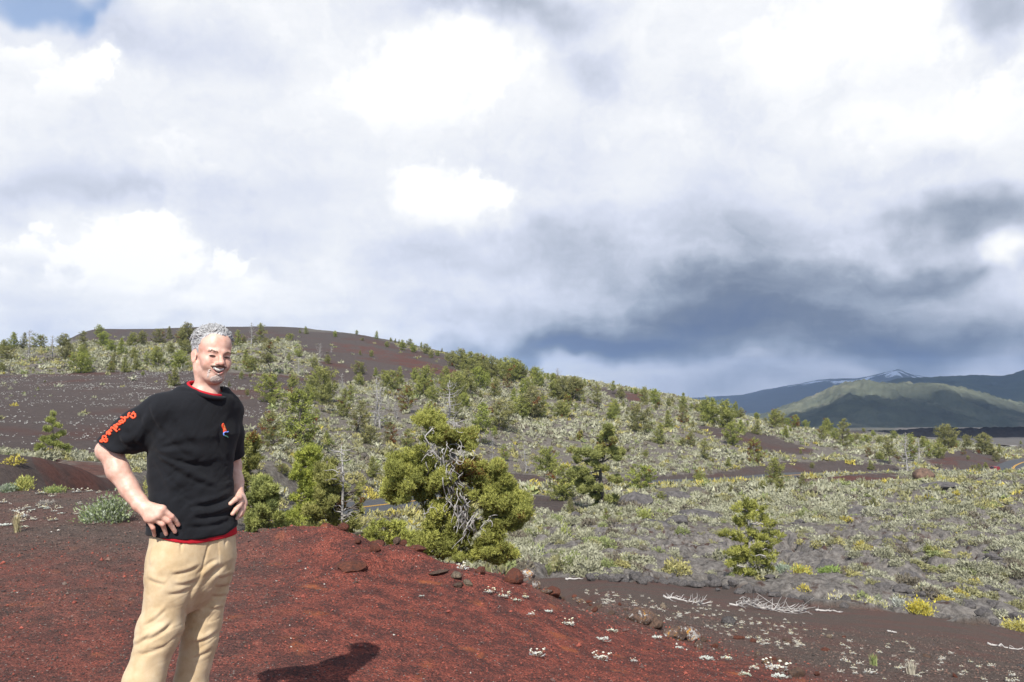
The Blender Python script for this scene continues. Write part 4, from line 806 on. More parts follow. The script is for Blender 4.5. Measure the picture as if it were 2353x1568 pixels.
# ================================================================== SAGEBRUSH, SHRUBS, FLOWERS, ROCKS, GRAVEL
def hue_mat(name, rough=.85, transl=.15, var=.18):
    def fn(t):
        c = t.attr('hue').outputs['Color']
        co = t.n('ShaderNodeTexCoord').outputs['Object']
        n = t.n('ShaderNodeTexNoise', {'Vector': co, 'Scale': 9.0, 'Detail': 3.0}).outputs[0]
        c = t.n('ShaderNodeHueSaturation', {'Value': t.math('ADD', 1 - var, t.math('MULTIPLY', n, 2 * var)), 'Color': c}).outputs[0]
        p = principled(t, c, rough, .2)
        if not transl: return p
        return t.n('ShaderNodeMixShader', {0: transl, 1: p.outputs[0], 2: t.n('ShaderNodeBsdfTranslucent', {0: c}).outputs[0]})
    return material(name, fn)
M_SAGE = hue_mat('sagebrush'); M_FLOWER = hue_mat('buckwheat', .8, .1, .08); M_PEB = hue_mat('cinder_gravel', .95, 0, .1)
PAL = np.array([(.34, .345, .27), (.40, .405, .335), (.29, .285, .165), (.39, .37, .18), (.19, .17, .145), (.47, .41, .11), (.27, .31, .15)])
PAL = PAL * np.array([.93, .90, .77])
PALP = np.array([.40, .19, .18, .07, .10, .015, .05])
def shrubs_mesh(P, S, hue, k, r, size=.34, flat=.45):
    n = len(P); off = r.normal(size=(n, k, 3)); off[..., 2] = np.abs(off[..., 2]); off /= np.linalg.norm(off, axis=2, keepdims=True)
    lump = 1 + .3 * np.sin(off[..., 0] * 4 + P[:, None, 0] * 9) * np.cos(off[..., 1] * 4 + P[:, None, 1] * 7)
    rr_ = (.45 + .55 * r.random((n, k)) ** .5) * lump
    c = P[:, None] + off * (rr_ * S[:, None])[..., None] * np.array([.5, .5, flat]); c[..., 2] += .02 * S[:, None]
    d = off * .7 + r.normal(0, .45, (n, k, 3)); d[..., 2] += .45; d /= np.linalg.norm(d, axis=2, keepdims=True)
    s = np.cross(d, r.normal(size=(n, k, 3))); s /= np.linalg.norm(s, axis=2, keepdims=True) + 1e-9
    L = (size * S[:, None] * (.65 + .7 * r.random((n, k))))[..., None]
    V = np.stack([c - d * L * .5 - s * L * .30, c - d * L * .5 + s * L * .30, c + d * L * .6], 2).reshape(-1, 3)
    h = np.clip(hue[:, None] * (1 + r.normal(0, .13, (n, k, 1))), 0, 1)
    return V, np.arange(n * k * 3).reshape(-1, 3), np.repeat(h.reshape(-1, 3), 3, 0)
r_s = np.random.default_rng(21)
N_ = 150000
cpx = r_s.uniform(-160, 2520, N_); t_ = (cpx - CX) / F
Yc = np.sqrt(r_s.uniform(17.0 ** 2, 335.0 ** 2, N_)); Xc = t_ * Yc
# extra samples near by
nx_ = 9000; Yn = np.sqrt(r_s.uniform(17.0 ** 2, 62.0 ** 2, nx_)); pn = r_s.uniform(900, 2520, nx_); Xc = np.concatenate([Xc, (pn - CX) / F * Yn]); Yc = np.concatenate([Yc, Yn])
Zc = ground(Xc, Yc); zpx, zpy, zr_, zd, zrf, zl = zones(Xc, Yc, Zc)
rdist, _ = road_dist(Xc, Yc)
dens = np.where(Yc < 41, np.where(zpx > 420, .85, 0.0), .95)
patch = fbm(Xc * .10, Yc * .10, octv=3, seed=31)
dens = dens * np.clip(.76 + 1.5 * patch, .10, 1.0)
dens = np.where(zl > .3, dens * (.36 + .44 * (fbm(Xc * .35, Yc * .35, octv=2, seed=33) > 0)), dens)
dens = np.where(zd > .5, .012, dens) * (rdist > 4.6) * (zrf < .5)
dens = np.where((Yc < 29) & (zpx > 1050) & (zd > .5), 0, dens)
keep = (r_s.random(len(Xc)) < dens * np.clip(.34 + 18.0 / Yc, .34, .85)) & (Yc > 22)
Xc, Yc, Zc, zpx, zpy, patch = (a[keep] for a in (Xc, Yc, Zc, zpx, zpy, patch))
# drop shrubs hidden behind the near rise (nothing of them can be seen)
S_ = np.clip(.85 * np.exp(r_s.normal(0, .36, len(Xc))), .38, 1.7) * np.where(Yc > 150, 1.25, 1.0) * np.where((zpx > 1150) & (Yc < 60), .62, 1.0)
yel = fbm(Xc * .06 + 50, Yc * .06, octv=3, seed=37)
pr_ = np.repeat(PALP[None], len(Xc), 0); pr_[:, 3] *= np.clip(1 + 5 * yel, .1, 4); pr_[:, 2] *= np.clip(1 + 3 * yel, .3, 3); pr_[:, 5] *= np.clip(1 + 4 * yel, .1, 4)
# taller rabbitbrush crowding the near verge of the road
vi = np.arange(0, len(ROAD), 1); vi = np.repeat(vi, 3); vT = np.gradient(ROAD[:, :2], axis=0); vT /= np.linalg.norm(vT, axis=1, keepdims=True); vx = ROAD[vi, 0] + vT[vi, 1] * (4.3 + 2.2 * r_s.random(len(vi))); vy = ROAD[vi, 1] - vT[vi, 0] * (4.3 + 2.2 * r_s.random(len(vi)))
vz = ground(vx, vy); vp = project(np.stack([vx, vy, vz], 1))[0]; vk = (vp > 985) & (vp < 2285) & (fbm(vx * .12, vy * .12, octv=2, seed=35) > -.28)
Xc = np.concatenate([Xc, vx[vk]]); Yc = np.concatenate([Yc, vy[vk]]); Zc = np.concatenate([Zc, vz[vk]]); zpx = np.concatenate([zpx, vp[vk]]); zpy = np.concatenate([zpy, 0 * vp[vk]]); S_ = np.concatenate([S_, r_s.uniform(1.3, 2.3, vk.sum())]); yel = fbm(Xc * .06 + 50, Yc * .06, octv=3, seed=37); pr_ = np.repeat(PALP[None], len(Xc), 0); pr_[:, 3] *= np.clip(1 + 5 * yel, .1, 4); pr_[:, 2] *= np.clip(1 + 3 * yel, .3, 3); pr_[:, 5] *= np.clip(1 + 4 * yel, .1, 4)
near_road = road_dist(Xc, Yc)[0] < 9.5; pr_[near_road, 3] += .40; pr_[near_road, 5] += .18
cum = np.cumsum(pr_, 1) / pr_.sum(1, keepdims=True); ci = (r_s.random((len(Xc), 1)) > cum).sum(1).clip(0, len(PAL) - 1)
hue_ = PAL[ci]
PP = np.stack([Xc, Yc, Zc - .03], 1)
appar = S_ / Yc; inv = (zpx > -20) & (zpx < 2373)
vis = np.ones(len(Xc), bool)
# the 280 largest in the picture are things of their own
cand = np.where(inv & (((zpx > 1235) & (Yc < 70)) | ((Yc > 50) & (Yc < 70) & (zpx < 560))))[0]
top = cand[np.argsort(-appar[cand])[:270]]
sprot = []
for kk in range(12):
    rr2 = np.random.default_rng(400 + kk); c_ = PAL[[0, 0, 1, 1, 2, 3, 0, 4, 5, 6, 1, 2][kk]][None]
    V, t, h = shrubs_mesh(np.zeros((1, 3)), np.ones(1), c_, 420, rr2, .11)
    T = MB()
    for j in range(7):
        a = rr2.random() * 6.28; e = np.array([math.cos(a) * .3, math.sin(a) * .3, .38]) * rr2.uniform(.7, 1.1); T.tube([np.array([0, 0, -.02]), e * .5 + rr2.normal(0, .03, 3), e], [.012, .008, .004], 4, cap=False)
    sprot.append((mesh_np('leaves', V, t, M_SAGE, False, {'hue': h}), T.data('stem', M_DARKDEAD)))
COLN = ['grey-green', 'silvery', 'olive', 'yellow-tinged', 'dark twiggy', 'bright yellow', 'fresh green']
KK = [[0, 1, 6], [2, 3, 10], [4, 11], [5], [7], [8], [9]]
def region(px, Y):
    if px < 700: return 'in the hollow behind the red bank'
    b = 'among rocks nearest the cinder slope' if Y < 31 else 'on the near lava crust' if Y < 42 else 'in the middle of the lava field'
    return b + (' left of the lone pine' if px < 1640 else ' right of the lone pine')
NAMES5 = {5: 'rabbitbrush', 3: 'rabbitbrush'}
for n_, j in enumerate(top):
    c_ = int(ci[j]); A, B = sprot[KK[c_][n_ % len(KK[c_])]]
    nm = 'rabbitbrush' if c_ in (3, 5) else 'sagebrush'
    o = link(nm, None, None, tuple(PP[j]), r_s.random() * 6.28, tuple(np.array([1, 1, r_s.uniform(.75, 1.1)]) * S_[j]))
    tag(o, f'{COLN[c_]} {nm} clump {region(zpx[j], Yc[j])}', 'shrub', f'{COLN[c_]} {nm} clumps {region(zpx[j], Yc[j])}')
    link('leaves', A, o); link('stem', B, o); vis[j] = False
VV = []; TT = []; HH = []; off_ = 0
for lo_, hi_, k_, sz_ in ((0, 45, 170, .13), (45, 80, 80, .19), (80, 150, 36, .29), (150, 400, 18, .42)):
    m_ = vis & (Yc >= lo_) & (Yc < hi_)
    V, t, h = shrubs_mesh(PP[m_], S_[m_], hue_[m_], k_, r_s, sz_); VV.append(V); TT.append(t + off_); HH.append(h); off_ += len(V)
tag(link('sagebrush_cover', mesh_np('sagebrush_cover', np.concatenate(VV), np.concatenate(TT), M_SAGE, False, {'hue': np.concatenate(HH)})), 'grey-green and yellow sagebrush covering the hillside and lava field', None, None, 'stuff')
print('shrubs', len(Xc), 'tris', off_ // 3)
# ---- named bushes
def bush(px, py, hw, hh, Y, label, hue, seed, k=900, leaf=.16, twig=M_DARKDEAD, name='shrub', twigs=16):
    r = np.random.default_rng(seed); s = Y / F; p = W(px, py, Y); z = float(ground(np.array([p[0]]), np.array([p[1]]))[0]) - .02
    o = link(name, None, None, (p[0], p[1], z)); tag(o, label, 'shrub')
    w_, h_ = hw * s, hh * s
    lob = r.normal(size=(9, 3)); lob[:, 2] = np.abs(lob[:, 2]); lob /= np.linalg.norm(lob, axis=1, keepdims=True); lob = lob * np.array([w_ * .62, w_ * .5, h_ * .55]); lob[:, 2] += h_ * .12
    C_ = lob[r.integers(0, 9, k)] + r.normal(0, 1, (k, 3)) * np.array([w_ * .22, w_ * .22, h_ * .16]); C_[:, 2] = np.abs(C_[:, 2]) + .01
    d = C_ / np.array([w_, w_, h_]) + r.normal(0, .35, (k, 3)); d[:, 2] += .55; d /= np.linalg.norm(d, axis=1, keepdims=True)
    sd = np.cross(d, r.normal(size=(k, 3))); sd /= np.linalg.norm(sd, axis=1, keepdims=True); L = leaf * min(w_, h_) * (.6 + .8 * r.random((k, 1)))
    V = np.stack([C_ - d * L * .5 - sd * L * .28, C_ - d * L * .5 + sd * L * .28, C_ + d * L * .6], 1).reshape(-1, 3)
    hu = np.asarray(hue, float).reshape(-1, 3); hc = hu[r.integers(0, len(hu), k)] * (1 + r.normal(0, .14, (k, 1)))
    link('leaves', mesh_np('leaves', V, np.arange(3 * k).reshape(-1, 3), M_SAGE, False, {'hue': np.repeat(np.clip(hc, 0, 1), 3, 0)}), o)
    T = MB()
    for j in range(twigs):
        e = lob[r.integers(0, 9)] * r.uniform(.8, 1.35); T.tube([np.zeros(3), e * .5 + r.normal(0, .05 * w_, 3), e], np.array([.016, .010, .004]) * max(h_, .3), 4, cap=False)
    T.build('stem', twig, o)
GR, SG, YE, YG = (.15, .20, .07), (.33, .36, .27), (.50, .44, .07), (.34, .36, .11)
bush(249, 1197, 62, 76, 8.9, 'large leafy grey-green shrub at the ground edge beside the man', [(.20, .25, .10), (.27, .31, .16), (.36, .39, .29)], 51, 3200, .10, M_DEAD, twigs=40)
bush(54, 1117, 33, 36, 11.5, 'rounded yellow-green bush on the far left ground edge', [YG, (.42, .40, .12)], 52, 1500, .14)
bush(17, 1120, 26, 22, 11.3, 'soft blue-green bush left of the yellow-green bush', [(.24, .30, .17), SG], 53, 1000, .16)
bush(130, 1124, 31, 18, 11.2, 'low spreading green shrub on the near ground edge', [(.22, .28, .11), YG], 54, 900, .2)
bush(110, 1136, 24, 16, 10.2, 'dry grey twiggy shrub on dark cinder', [(.36, .33, .29), (.30, .27, .23)], 55, 300, .2, M_DEAD)
bush(342, 1160, 20, 58, 10.8, 'yellow-green bush seen between the man and his bent arm', [YG, (.40, .38, .10)], 56, 900, .14)
bush(1930, 1402, 46, 40, 21.5, 'grey sagebrush with yellow tips at the edge of the cinder slope', [(.44, .42, .34), (.52, .47, .20), (.36, .34, .28)], 57, 1300, .15, M_DEAD)
bush(2012, 1412, 36, 26, 21.2, 'low yellow and grey bush between grey sagebrush and bright yellow bush', [(.46, .44, .18), (.40, .39, .30)], 58, 800, .17, M_DEAD)
bush(2062, 1406, 20, 30, 21.4, 'pale silver sagebrush beside the bright yellow bush', [(.46, .47, .41), (.40, .41, .34)], 59, 500, .18, M_DEAD)
bush(2113, 1424, 34, 36, 20.6, 'bright yellow rabbitbrush in bloom at the edge of the cinder slope', [(.60, .50, .06), (.55, .47, .10), (.40, .38, .10)], 60, 1200, .14)
bush(2338, 1462, 34, 42, 19, 'yellow rabbitbrush at the right picture edge', [(.55, .48, .12), (.46, .43, .18)], 61, 1000, .15)
bush(2256, 1437, 22, 16, 20, 'small dark green shrub right of the bright yellow bush', [(.13, .19, .05), (.22, .26, .08)], 62, 500, .2)
bush(1838, 1332, 34, 30, 29, 'orange-yellow and green bush beside the lone pine', [(.48, .40, .08), YG], 63, 900, .16)
bush(1800, 1312, 24, 24, 30.5, 'blue-grey sagebrush right behind the lone pine', [(.27, .33, .24), SG], 64, 700, .17)
bush(1910, 1322, 34, 18, 30, 'fresh green bush among the lava rocks', [(.20, .30, .06), (.28, .34, .12)], 65, 700, .2)
bush(2136, 1294, 20, 24, 36, 'small dense olive pine-like bush in a lava crack', [(.17, .19, .05), (.25, .25, .07)], 66, 700, .17)
bush(1690, 1331, 34, 16, 29.5, 'yellow low bush at the foot of the lone pine', [(.52, .46, .14), YG], 67, 700, .2)
bush(1308, 1352, 24, 16, 16, 'small bright yellow-green pine shrub at the top of the cinder slope', [(.36, .38, .10), (.27, .31, .08)], 68, 800, .2, name='shrub')
bush(1300, 1240, 18, 50, 42, 'tall thin green shrub on the lava crust', [YG, (.25, .28, .09)], 69, 500, .2)
bush(1480, 1205, 22, 34, 54, 'yellow-green upright shrub on top of a lava mound', [YG, (.3, .32, .12)], 70, 500, .2)
bush(2018, 1372, 11, 22, 24, 'narrow dark green shrub rising from the lava edge', [(.2, .24, .12), (.3, .31, .2)], 71, 300, .22)
bush(1965, 1185, 14, 20, 62, 'vivid green shrub above the dark lava pit', [(.20, .28, .07), YG], 72, 400, .22)
# ---- grass tuft
def grass_tuft(px, py, Y, h, n, label, seed, hue):
    r = np.random.default_rng(seed); p = W(px, py, Y); z = float(ground(np.array([p[0]]), np.array([p[1]]))[0]); o = MB()
    for k in range(n):
        a = r.random() * 6.28; l = h * r.uniform(.5, 1.0); d = np.array([math.cos(a), math.sin(a), 0]) * r.uniform(.1, .45); b = np.array([*r.normal(0, .012, 2), -.01])
        P = [b, b + (d * .4 + np.array([0, 0, .6])) * l, b + (d * 1.1 + np.array([0, 0, .9])) * l]; w_ = np.array([-d[1], d[0], 0]) / (np.linalg.norm(d) + 1e-6) * .0022
        o.add([P[0] - w_, P[0] + w_, P[1] + w_, P[1] - w_, P[2]], [(0, 1, 2, 3)], [(3, 2, 4)])
    me = o.data('grass_tuft', simple_mat('dry_grass', hue, .8, .2), False); tag(link('grass_tuft', me, None, (p[0], p[1], z)), label, 'grass')
grass_tuft(38, 1216, 8.2, .26, 90, 'straw coloured grass tuft at far left on dark cinder', 1, (.42, .36, .20))
grass_tuft(2096, 1556, 6.9, .16, 60, 'thin dry grass tuft low on the brown slope', 2, (.50, .46, .36))
grass_tuft(2008, 1522, 7.6, .15, 70, 'green grass tuft among white flowers on the brown slope', 3, (.27, .32, .12))
# ---- buckwheat cushions
def buckwheat(seed, heads, col_, headc):
    r = np.random.default_rng(seed); L = MB(); hue = []
    for k in range(46):
        a = r.random() * 6.28; ra = .07 * r.random() ** .5; c = np.array([math.cos(a) * ra, math.sin(a) * ra, .012 + .02 * r.random()]); d = np.array([math.cos(a + r.normal(0, .5)), math.sin(a + r.normal(0, .5)), r.uniform(.2, 1.0)]); d /= np.linalg.norm(d)
        s = np.cross(d, [0, 0, 1]); s /= np.linalg.norm(s); l = r.uniform(.016, .032); L.add([c - d * l * .4, c + s * l * .42, c + d * l * .7, c - s * l * .42], [(0, 1, 2, 3)]); hue.append(np.repeat(np.array(col_)[None] * r.uniform(.8, 1.1), 4, 0))
    lm = L.data('leaves', M_FLOWER, False); at = lm.attributes.new('hue', 'FLOAT_COLOR', 'POINT'); h = np.concatenate(hue); at.data.foreach_set('color', np.concatenate([h, np.ones((len(h), 1))], 1).astype(np.float32).ravel())
    H = MB(); hh = []
    for k in range(heads):
        a = r.random() * 6.28; ra = r.uniform(.01, .07); b = np.array([math.cos(a) * ra * .6, math.sin(a) * ra * .6, .01]); e = np.array([math.cos(a) * ra * 1.2, math.sin(a) * ra * 1.2, r.uniform(.035, .10)])
        n0 = H.n; H.tube([b, (b + e) / 2, e], .0016, 3, cap=False); R = r.uniform(.009, .015)
        u = np.array([[0, 0, 1], [1, 0, .2], [.3, .95, .2], [-.8, .6, .2], [-.8, -.6, .2], [.3, -.95, .2], [0, 0, -.6]]) * R; H.add(u + e, t=[(0, 1, 2), (0, 2, 3), (0, 3, 4), (0, 4, 5), (0, 5, 1), (6, 2, 1), (6, 3, 2), (6, 4, 3), (6, 5, 4), (6, 1, 5)])
        hh.append(np.concatenate([np.repeat([[.42, .30, .18]], H.n - n0 - 7, 0), np.repeat(np.array(headc)[None], 7, 0)]))
    if not heads: return lm, None
    fm = H.data('flower', M_FLOWER, True); at = fm.attributes.new('hue', 'FLOAT_COLOR', 'POINT'); h = np.concatenate(hh); at.data.foreach_set('color', np.concatenate([h, np.ones((len(h), 1))], 1).astype(np.float32).ravel())
    return lm, fm
BW = [buckwheat(s, n, c, hc) for s, n, c, hc in ((1, 4, (.50, .50, .46), (.62, .56, .42)), (2, 9, (.52, .52, .47), (.64, .60, .42)), (3, 0, (.48, .50, .44), None), (4, 6, (.46, .47, .41), (.64, .58, .34)), (5, 12, (.57, .57, .53), (.66, .63, .52)), (6, 2, (.40, .44, .34), (.7, .62, .5)))]
def place_bw(px, py, label, group, size=1.0, kind=None, ymin=2.5):
    X, Y, z = hit(px, py, ymin, 60); z = float(ground(np.array([X]), np.array([Y]))[0]); a = r_s.random() * 6.28
    o = link('buckwheat', None, None, (X, Y, z), a, (size * .62, size * .62, size * .42)); tag(o, label, 'flower', group); lm, fm = BW[kind if kind is not None else r_s.integers(0, 6)]; link('leaves', lm, o)
    if fm: link('flower', fm, o)
Dx = lambda c: (1149 + c[0] * .3041, 1091.6 + c[1] * .3041)
E2 = lambda c: (517 + c[0] * .3174, 1149 + c[1] * .3174)
E6 = lambda c: (c[0] * .1466, 1034 + c[1] * .1466)
E4 = lambda c: (1723 + c[0] * .304, 1091.6 + c[1] * .304)
singles = [(E2((1710, 512)), 'white flower cushion on red cinder left of the crest rocks', 1.5, 4), (E2((1910, 690)), 'white flower cushion just below the lichen covered outcrop', 1.1, 1), (E2((2020, 718)), 'white flower cushion with short stalks right of the crest rocks', 1.1, 1), (E2((2115, 745)), 'grey leafed cushion under the lichen covered outcrop', 1.0, 5), (E2((2172, 718)), 'small white cushion nearest the lichen covered outcrop', .9, 3),
 (E2((1425, 722)), 'tiny white cushion alone in the middle of the red cinder', .6, 2), (E2((2212, 838)), 'white cushion with two tall stalks on red cinder', .8, 0), (Dx((365, 1050)), 'small green-grey leafy cushion on the upper red slope', 1.0, 2), (Dx((515, 1148)), 'white cushion with a cream flower beside it on red cinder', 1.2, 1), (Dx((780, 1262)), 'spreading silver-grey leaf cushion in the middle of the red slope', 1.6, 2),
 (Dx((840, 1192)), 'grey-lilac cushion above the spreading silver leaf cushion', 1.3, 5), (Dx((1192, 1250)), 'upright grey leaf cushion left of the lichen boulder', 1.3, 2), (Dx((1352, 1318)), 'small grey leaf cushion below the lichen boulder', .9, 2), (Dx((280, 1372)), 'bright white flowering cushion with stalks low on the red slope', 1.2, 4), (Dx((770, 1392)), 'bright white cushion with round cream heads low on the red slope', 1.4, 4),
 (Dx((1560, 1392)), 'long grey leaf cushion near the bottom of the red slope', 1.5, 2), (Dx((1715, 1392)), 'white cushion with yellow heads near the bottom of the red slope', 1.1, 3), (Dx((1015, 1420)), 'tiny white cushion near the bottom edge of the red slope', .6, 0), (Dx((2095, 1475)), 'large dazzling white flower mat at the bottom of the slope', 2.2, 4), (Dx((2115, 1540)), 'round pale grey cushion below the large white mat', 1.4, 2), (Dx((1850, 1525)), 'grey-white cushion left of the large white mat', 1.1, 5), (Dx((1920, 1470)), 'white leaved cushion just left of the large white mat', .9, 1),
 (E6((690, 905)), 'cream yellow flower cushion on dark cinder left of the man', 1.3, 3), (E6((340, 1045)), 'cream flower mat beside the straw grass tuft', 1.8, 4), (E6((815, 1112)), 'white flower cushion with cream heads left of the leafy shrub', 1.3, 3), (E6((522, 1100)), 'small white cushion right of the straw grass tuft', .9, 1), (E6((60, 1190)), 'grey leafed cushion at the left picture edge', 1.8, 2), (E6((380, 1212)), 'grey cushion below the straw grass tuft', 1.1, 5), (E6((965, 992)), 'lilac-grey cushion above the white one by the leafy shrub', 1.0, 2), (E6((640, 715)), 'yellowish white cushion under the dry twiggy shrub', 1.6, 3), (E6((1210, 690)), 'pale cushion on the ground edge left of the leafy shrub', 1.4, 4), (E6((40, 840)), 'white cushion at the upper left ground edge', 1.1, 1)]
for (p_, lab, s_, k_) in singles: place_bw(p_[0], p_[1], lab, None, s_, k_)
FLD = [(1320, 1348), (1500, 1375), (1640, 1385), (1800, 1425), (2000, 1462), (2300, 1525), (2380, 1600), (2000, 1590), (1880, 1520), (1700, 1470), (1500, 1425), (1330, 1388)]
made = 0; per = {}
while made < 230:
    px = r_s.uniform(1310, 2380); py = r_s.uniform(1345, 1600)
    w_ = 1.0 if px < 1850 else .38
    if py > 1568 or not inpoly(np.array(px), np.array(py), FLD) or r_s.random() > w_ or vnoise(px / 40, py / 14, seed=77) < -.35: continue
    zn = 'on the brown cinder slope left of the dead branches' if px < 1600 else 'around the fallen bleached branches' if px < 1880 else 'on the lower brown slope at right'
    place_bw(px, py, f'white flower cushion among many {zn}', f'white buckwheat {zn}', r_s.uniform(.38, .85) * (1.1 if py < 1420 else 1), int(r_s.choice([0, 1, 3, 4, 4, 1]))); made += 1
for k in range(30):
    px = r_s.uniform(0, 330); py = 1128 + 70 * r_s.random() ** 1.5
    place_bw(px, py, 'small pale cushion scattered on dark cinder left of the man', 'pale cushions left of the man', r_s.uniform(.5, 1.2), int(r_s.choice([1, 4, 2, 0])))
# ---- white flowers on the far cinder flats: beyond counting
nf = 26000; fy = np.sqrt(r_s.uniform(58 ** 2, 190 ** 2, nf)); fp = r_s.uniform(-120, 760, nf); fx = (fp - CX) / F * fy; fz = ground(fx, fy); a_ = zones(fx, fy, fz)
st_ = fbm(fx * .05, fy * .16, octv=3, seed=41) + .4 * fbm(fx * .4, fy * .4, octv=2, seed=42)
kp = (a_[3] > .5) & (st_ + r_s.normal(0, .22, nf) > .31) & (road_dist(fx, fy)[0] > 6); fx, fy, fz = fx[kp], fy[kp], fz[kp]
V, t, h = shrubs_mesh(np.stack([fx, fy, fz], 1), r_s.uniform(.11, .27, len(fx)), np.repeat([[.46, .45, .41]], len(fx), 0) * r_s.uniform(.55, 1.1, (len(fx), 1)), 5, r_s, .75, .28)
tag(link('wildflowers', mesh_np('wildflowers', V, t, M_FLOWER, False, {'hue': h})), 'countless white flower cushions speckling the distant black cinder flat', None, None, 'stuff')
# ---- rocks
def rock_mesh(seed, n=12, flat=.7):
    import bmesh
    bm = bmesh.new(); bmesh.ops.create_icosphere(bm, subdivisions=4, radius=1.0); r = np.random.default_rng(seed)
    V = np.array([v.co for v in bm.verts]); Fc = np.array([[v.index for v in f.verts] for f in bm.faces]); bm.free()
    N_ = r.normal(size=(n, 3)); N_ /= np.linalg.norm(N_, axis=1, keepdims=True); D = r.uniform(.55, .92, n)
    for nn, d in zip(N_, D):
        e = V @ nn - d; V = V - np.where(e > 0, e * .93, 0)[:, None] * nn
    V = V * np.array([1, r.uniform(.7, 1), flat]); ln = np.linalg.norm(V, axis=1, keepdims=True); V = V * (1 + .10 * fbm(V[:, 0] * 2.5 + seed, V[:, 1] * 2.5, V[:, 2] * 2.5, octv=4, seed=seed)[:, None] + .03 * fbm(V[:, 0] * 9, V[:, 1] * 9, V[:, 2] * 9 + seed, octv=2, seed=seed + 1)[:, None])
    return V, Fc
def rock_fn(base, lichen=0.0, dark=(.05, .042, .04)):
    def fn(t):
        co = t.n('ShaderNodeTexCoord').outputs['Object']; g = t.n('ShaderNodeNewGeometry')
        n = t.n('ShaderNodeTexNoise', {'Vector': co, 'Scale': 3.5, 'Detail': 7.0, 'Roughness': .7}).outputs[0]
        c = t.ramp(n, [(.3, dark), (.52, base), (.75, [min(1, v * 1.7) for v in base])])
        if lichen:
            l1 = t.n('ShaderNodeTexNoise', {'Vector': co, 'Scale': 2.6, 'Detail': 6.0, 'Roughness': .75, 'Distortion': .4}).outputs[0]
            c = t.mix(t.remap(l1, .68 - .16 * lichen, .72 - .16 * lichen), c, (.46, .445, .41))
            v = t.n('ShaderNodeVectorMath', {0: co, 1: (7, 3, 5)}, operation='ADD').outputs[0]
            l2 = t.n('ShaderNodeTexNoise', {'Vector': v, 'Scale': 3.0, 'Detail': 5.0, 'Roughness': .7}).outputs[0]
            c = t.mix(t.remap(l2, .68 - .1 * lichen, .70 - .1 * lichen), c, (.46, .22, .03))
        return principled(t, c, .95, .15, t.n('ShaderNodeBump', {'Strength': .9, 'Distance': .06, 'Height': n}).outputs[0])
    return fn
M_RRED = material('red_rock', rock_fn((.15, .055, .035))); M_RBR = material('brown_rock', rock_fn((.14, .09, .065))); M_RLI = material('lichen_rock', rock_fn((.15, .095, .07), .75)); M_RWH = material('white_lichen_rock', rock_fn((.16, .10, .08), 1.1)); M_RGR = material('lava_rock', rock_fn((.105, .096, .092), 0, (.03, .028, .028))); M_RTAN = material('tan_rock', rock_fn((.22, .17, .12)))
RM = {}
def rock(px, py, hw, hh, label, mat, seed, group=None, Y=None, name='rock', sink=.35, ymin=2.5):
    if Y is None: X, Y, z = hit(px, py, ymin, 120)
    else: X = W(px, py, Y)[0]
    z = float(ground(np.array([X]), np.array([Y]))[0]); s = Y / F; key = (mat.name, seed % 5)
    if key not in RM: V, Fc = rock_mesh(seed % 5 + 10, 12); RM[key] = mesh_np('rock', V, Fc, mat, True)
    o = link(name, RM[key], None, (X, Y + hw * s * .3, z + hh * s * (1 - sink) * .8), (seed * 1.7) % 6.28, (hw * s * 1.3, hw * s * 1.05, hh * s * 1.7)); o.rotation_euler[0] = ((seed * .77) % 1 - .5) * .5
    tag(o, label, 'rock', group)
    return o
def Ea(c): return (517 + c[0] * .3174, 1149 + c[1] * .3174)
def rk(c, w_, h_, *a, f=Ea, k=.3174, **kw): p_ = f(c); return rock(p_[0], p_[1], w_ * k, h_ * k, *a, **kw)
rk((1240, 460), 42, 30, 'squarish grey-brown rock on the crest left of the flat rocks', M_RBR, 1)
rk((1290, 470), 22, 22, 'thin upright brown rock leaning on the squarish one', M_RRED, 2)
rk((1400, 495), 60, 18, 'flat reddish slab pair beside the squarish crest rock', M_RRED, 3); rk((1480, 478), 34, 12, 'small flat stone right of the reddish slabs', M_RBR, 4)
rk((1675, 615), 46, 32, 'tan angular boulder in a trio on the red slope', M_RTAN, 5); rk((1690, 655), 36, 20, 'dark low rock in front of the tan boulder', M_RBR, 6); rk((1757, 650), 36, 24, 'brown rock on the right of the tan boulder', M_RTAN, 7)
rk((1550, 572), 70, 10, 'long flat grey slab sunk in red cinder', M_RBR, 8); rk((950, 618), 16, 8, 'small dark stone below the red crest', M_RBR, 9)
rk((370, 240), 60, 26, 'dark rock pile behind the crest beside the man', M_RGR, 10, Y=8.6); rk((280, 245), 40, 18, 'brown rock left of the dark crest rock', M_RBR, 11, Y=8.5); rk((110, 232), 30, 18, 'grey rock right behind the man by his hip', M_RGR, 12, Y=8.6)
rk((850, 275), 34, 26, 'dark red knob on top of the crest', M_RRED, 13, Y=7.7); rk((960, 300), 30, 20, 'red crumbly rock right of the crest knob', M_RRED, 14, Y=7.5)
rk((1240, 330), 46, 44, 'brown outcrop with a white lichen spot before the twisted pine', M_RLI, 15, Y=7.55); rk((1100, 330), 70, 26, 'low red outcrop left of the lichen spotted one', M_RRED, 16, Y=7.6); rk((1340, 385), 60, 12, 'flat dark slab under the twisted pine', M_RBR, 17, Y=7.6)
rk((980, 470), 60, 26, 'crumbly red rock ledge with a shadowed hollow', M_RRED, 18); rk((900, 560), 100, 30, 'red cinder clod with dark underside below the crest', M_RRED, 19); rk((1085, 470), 40, 40, 'brown jagged rock standing by the crumbly ledge', M_RRED, 20)
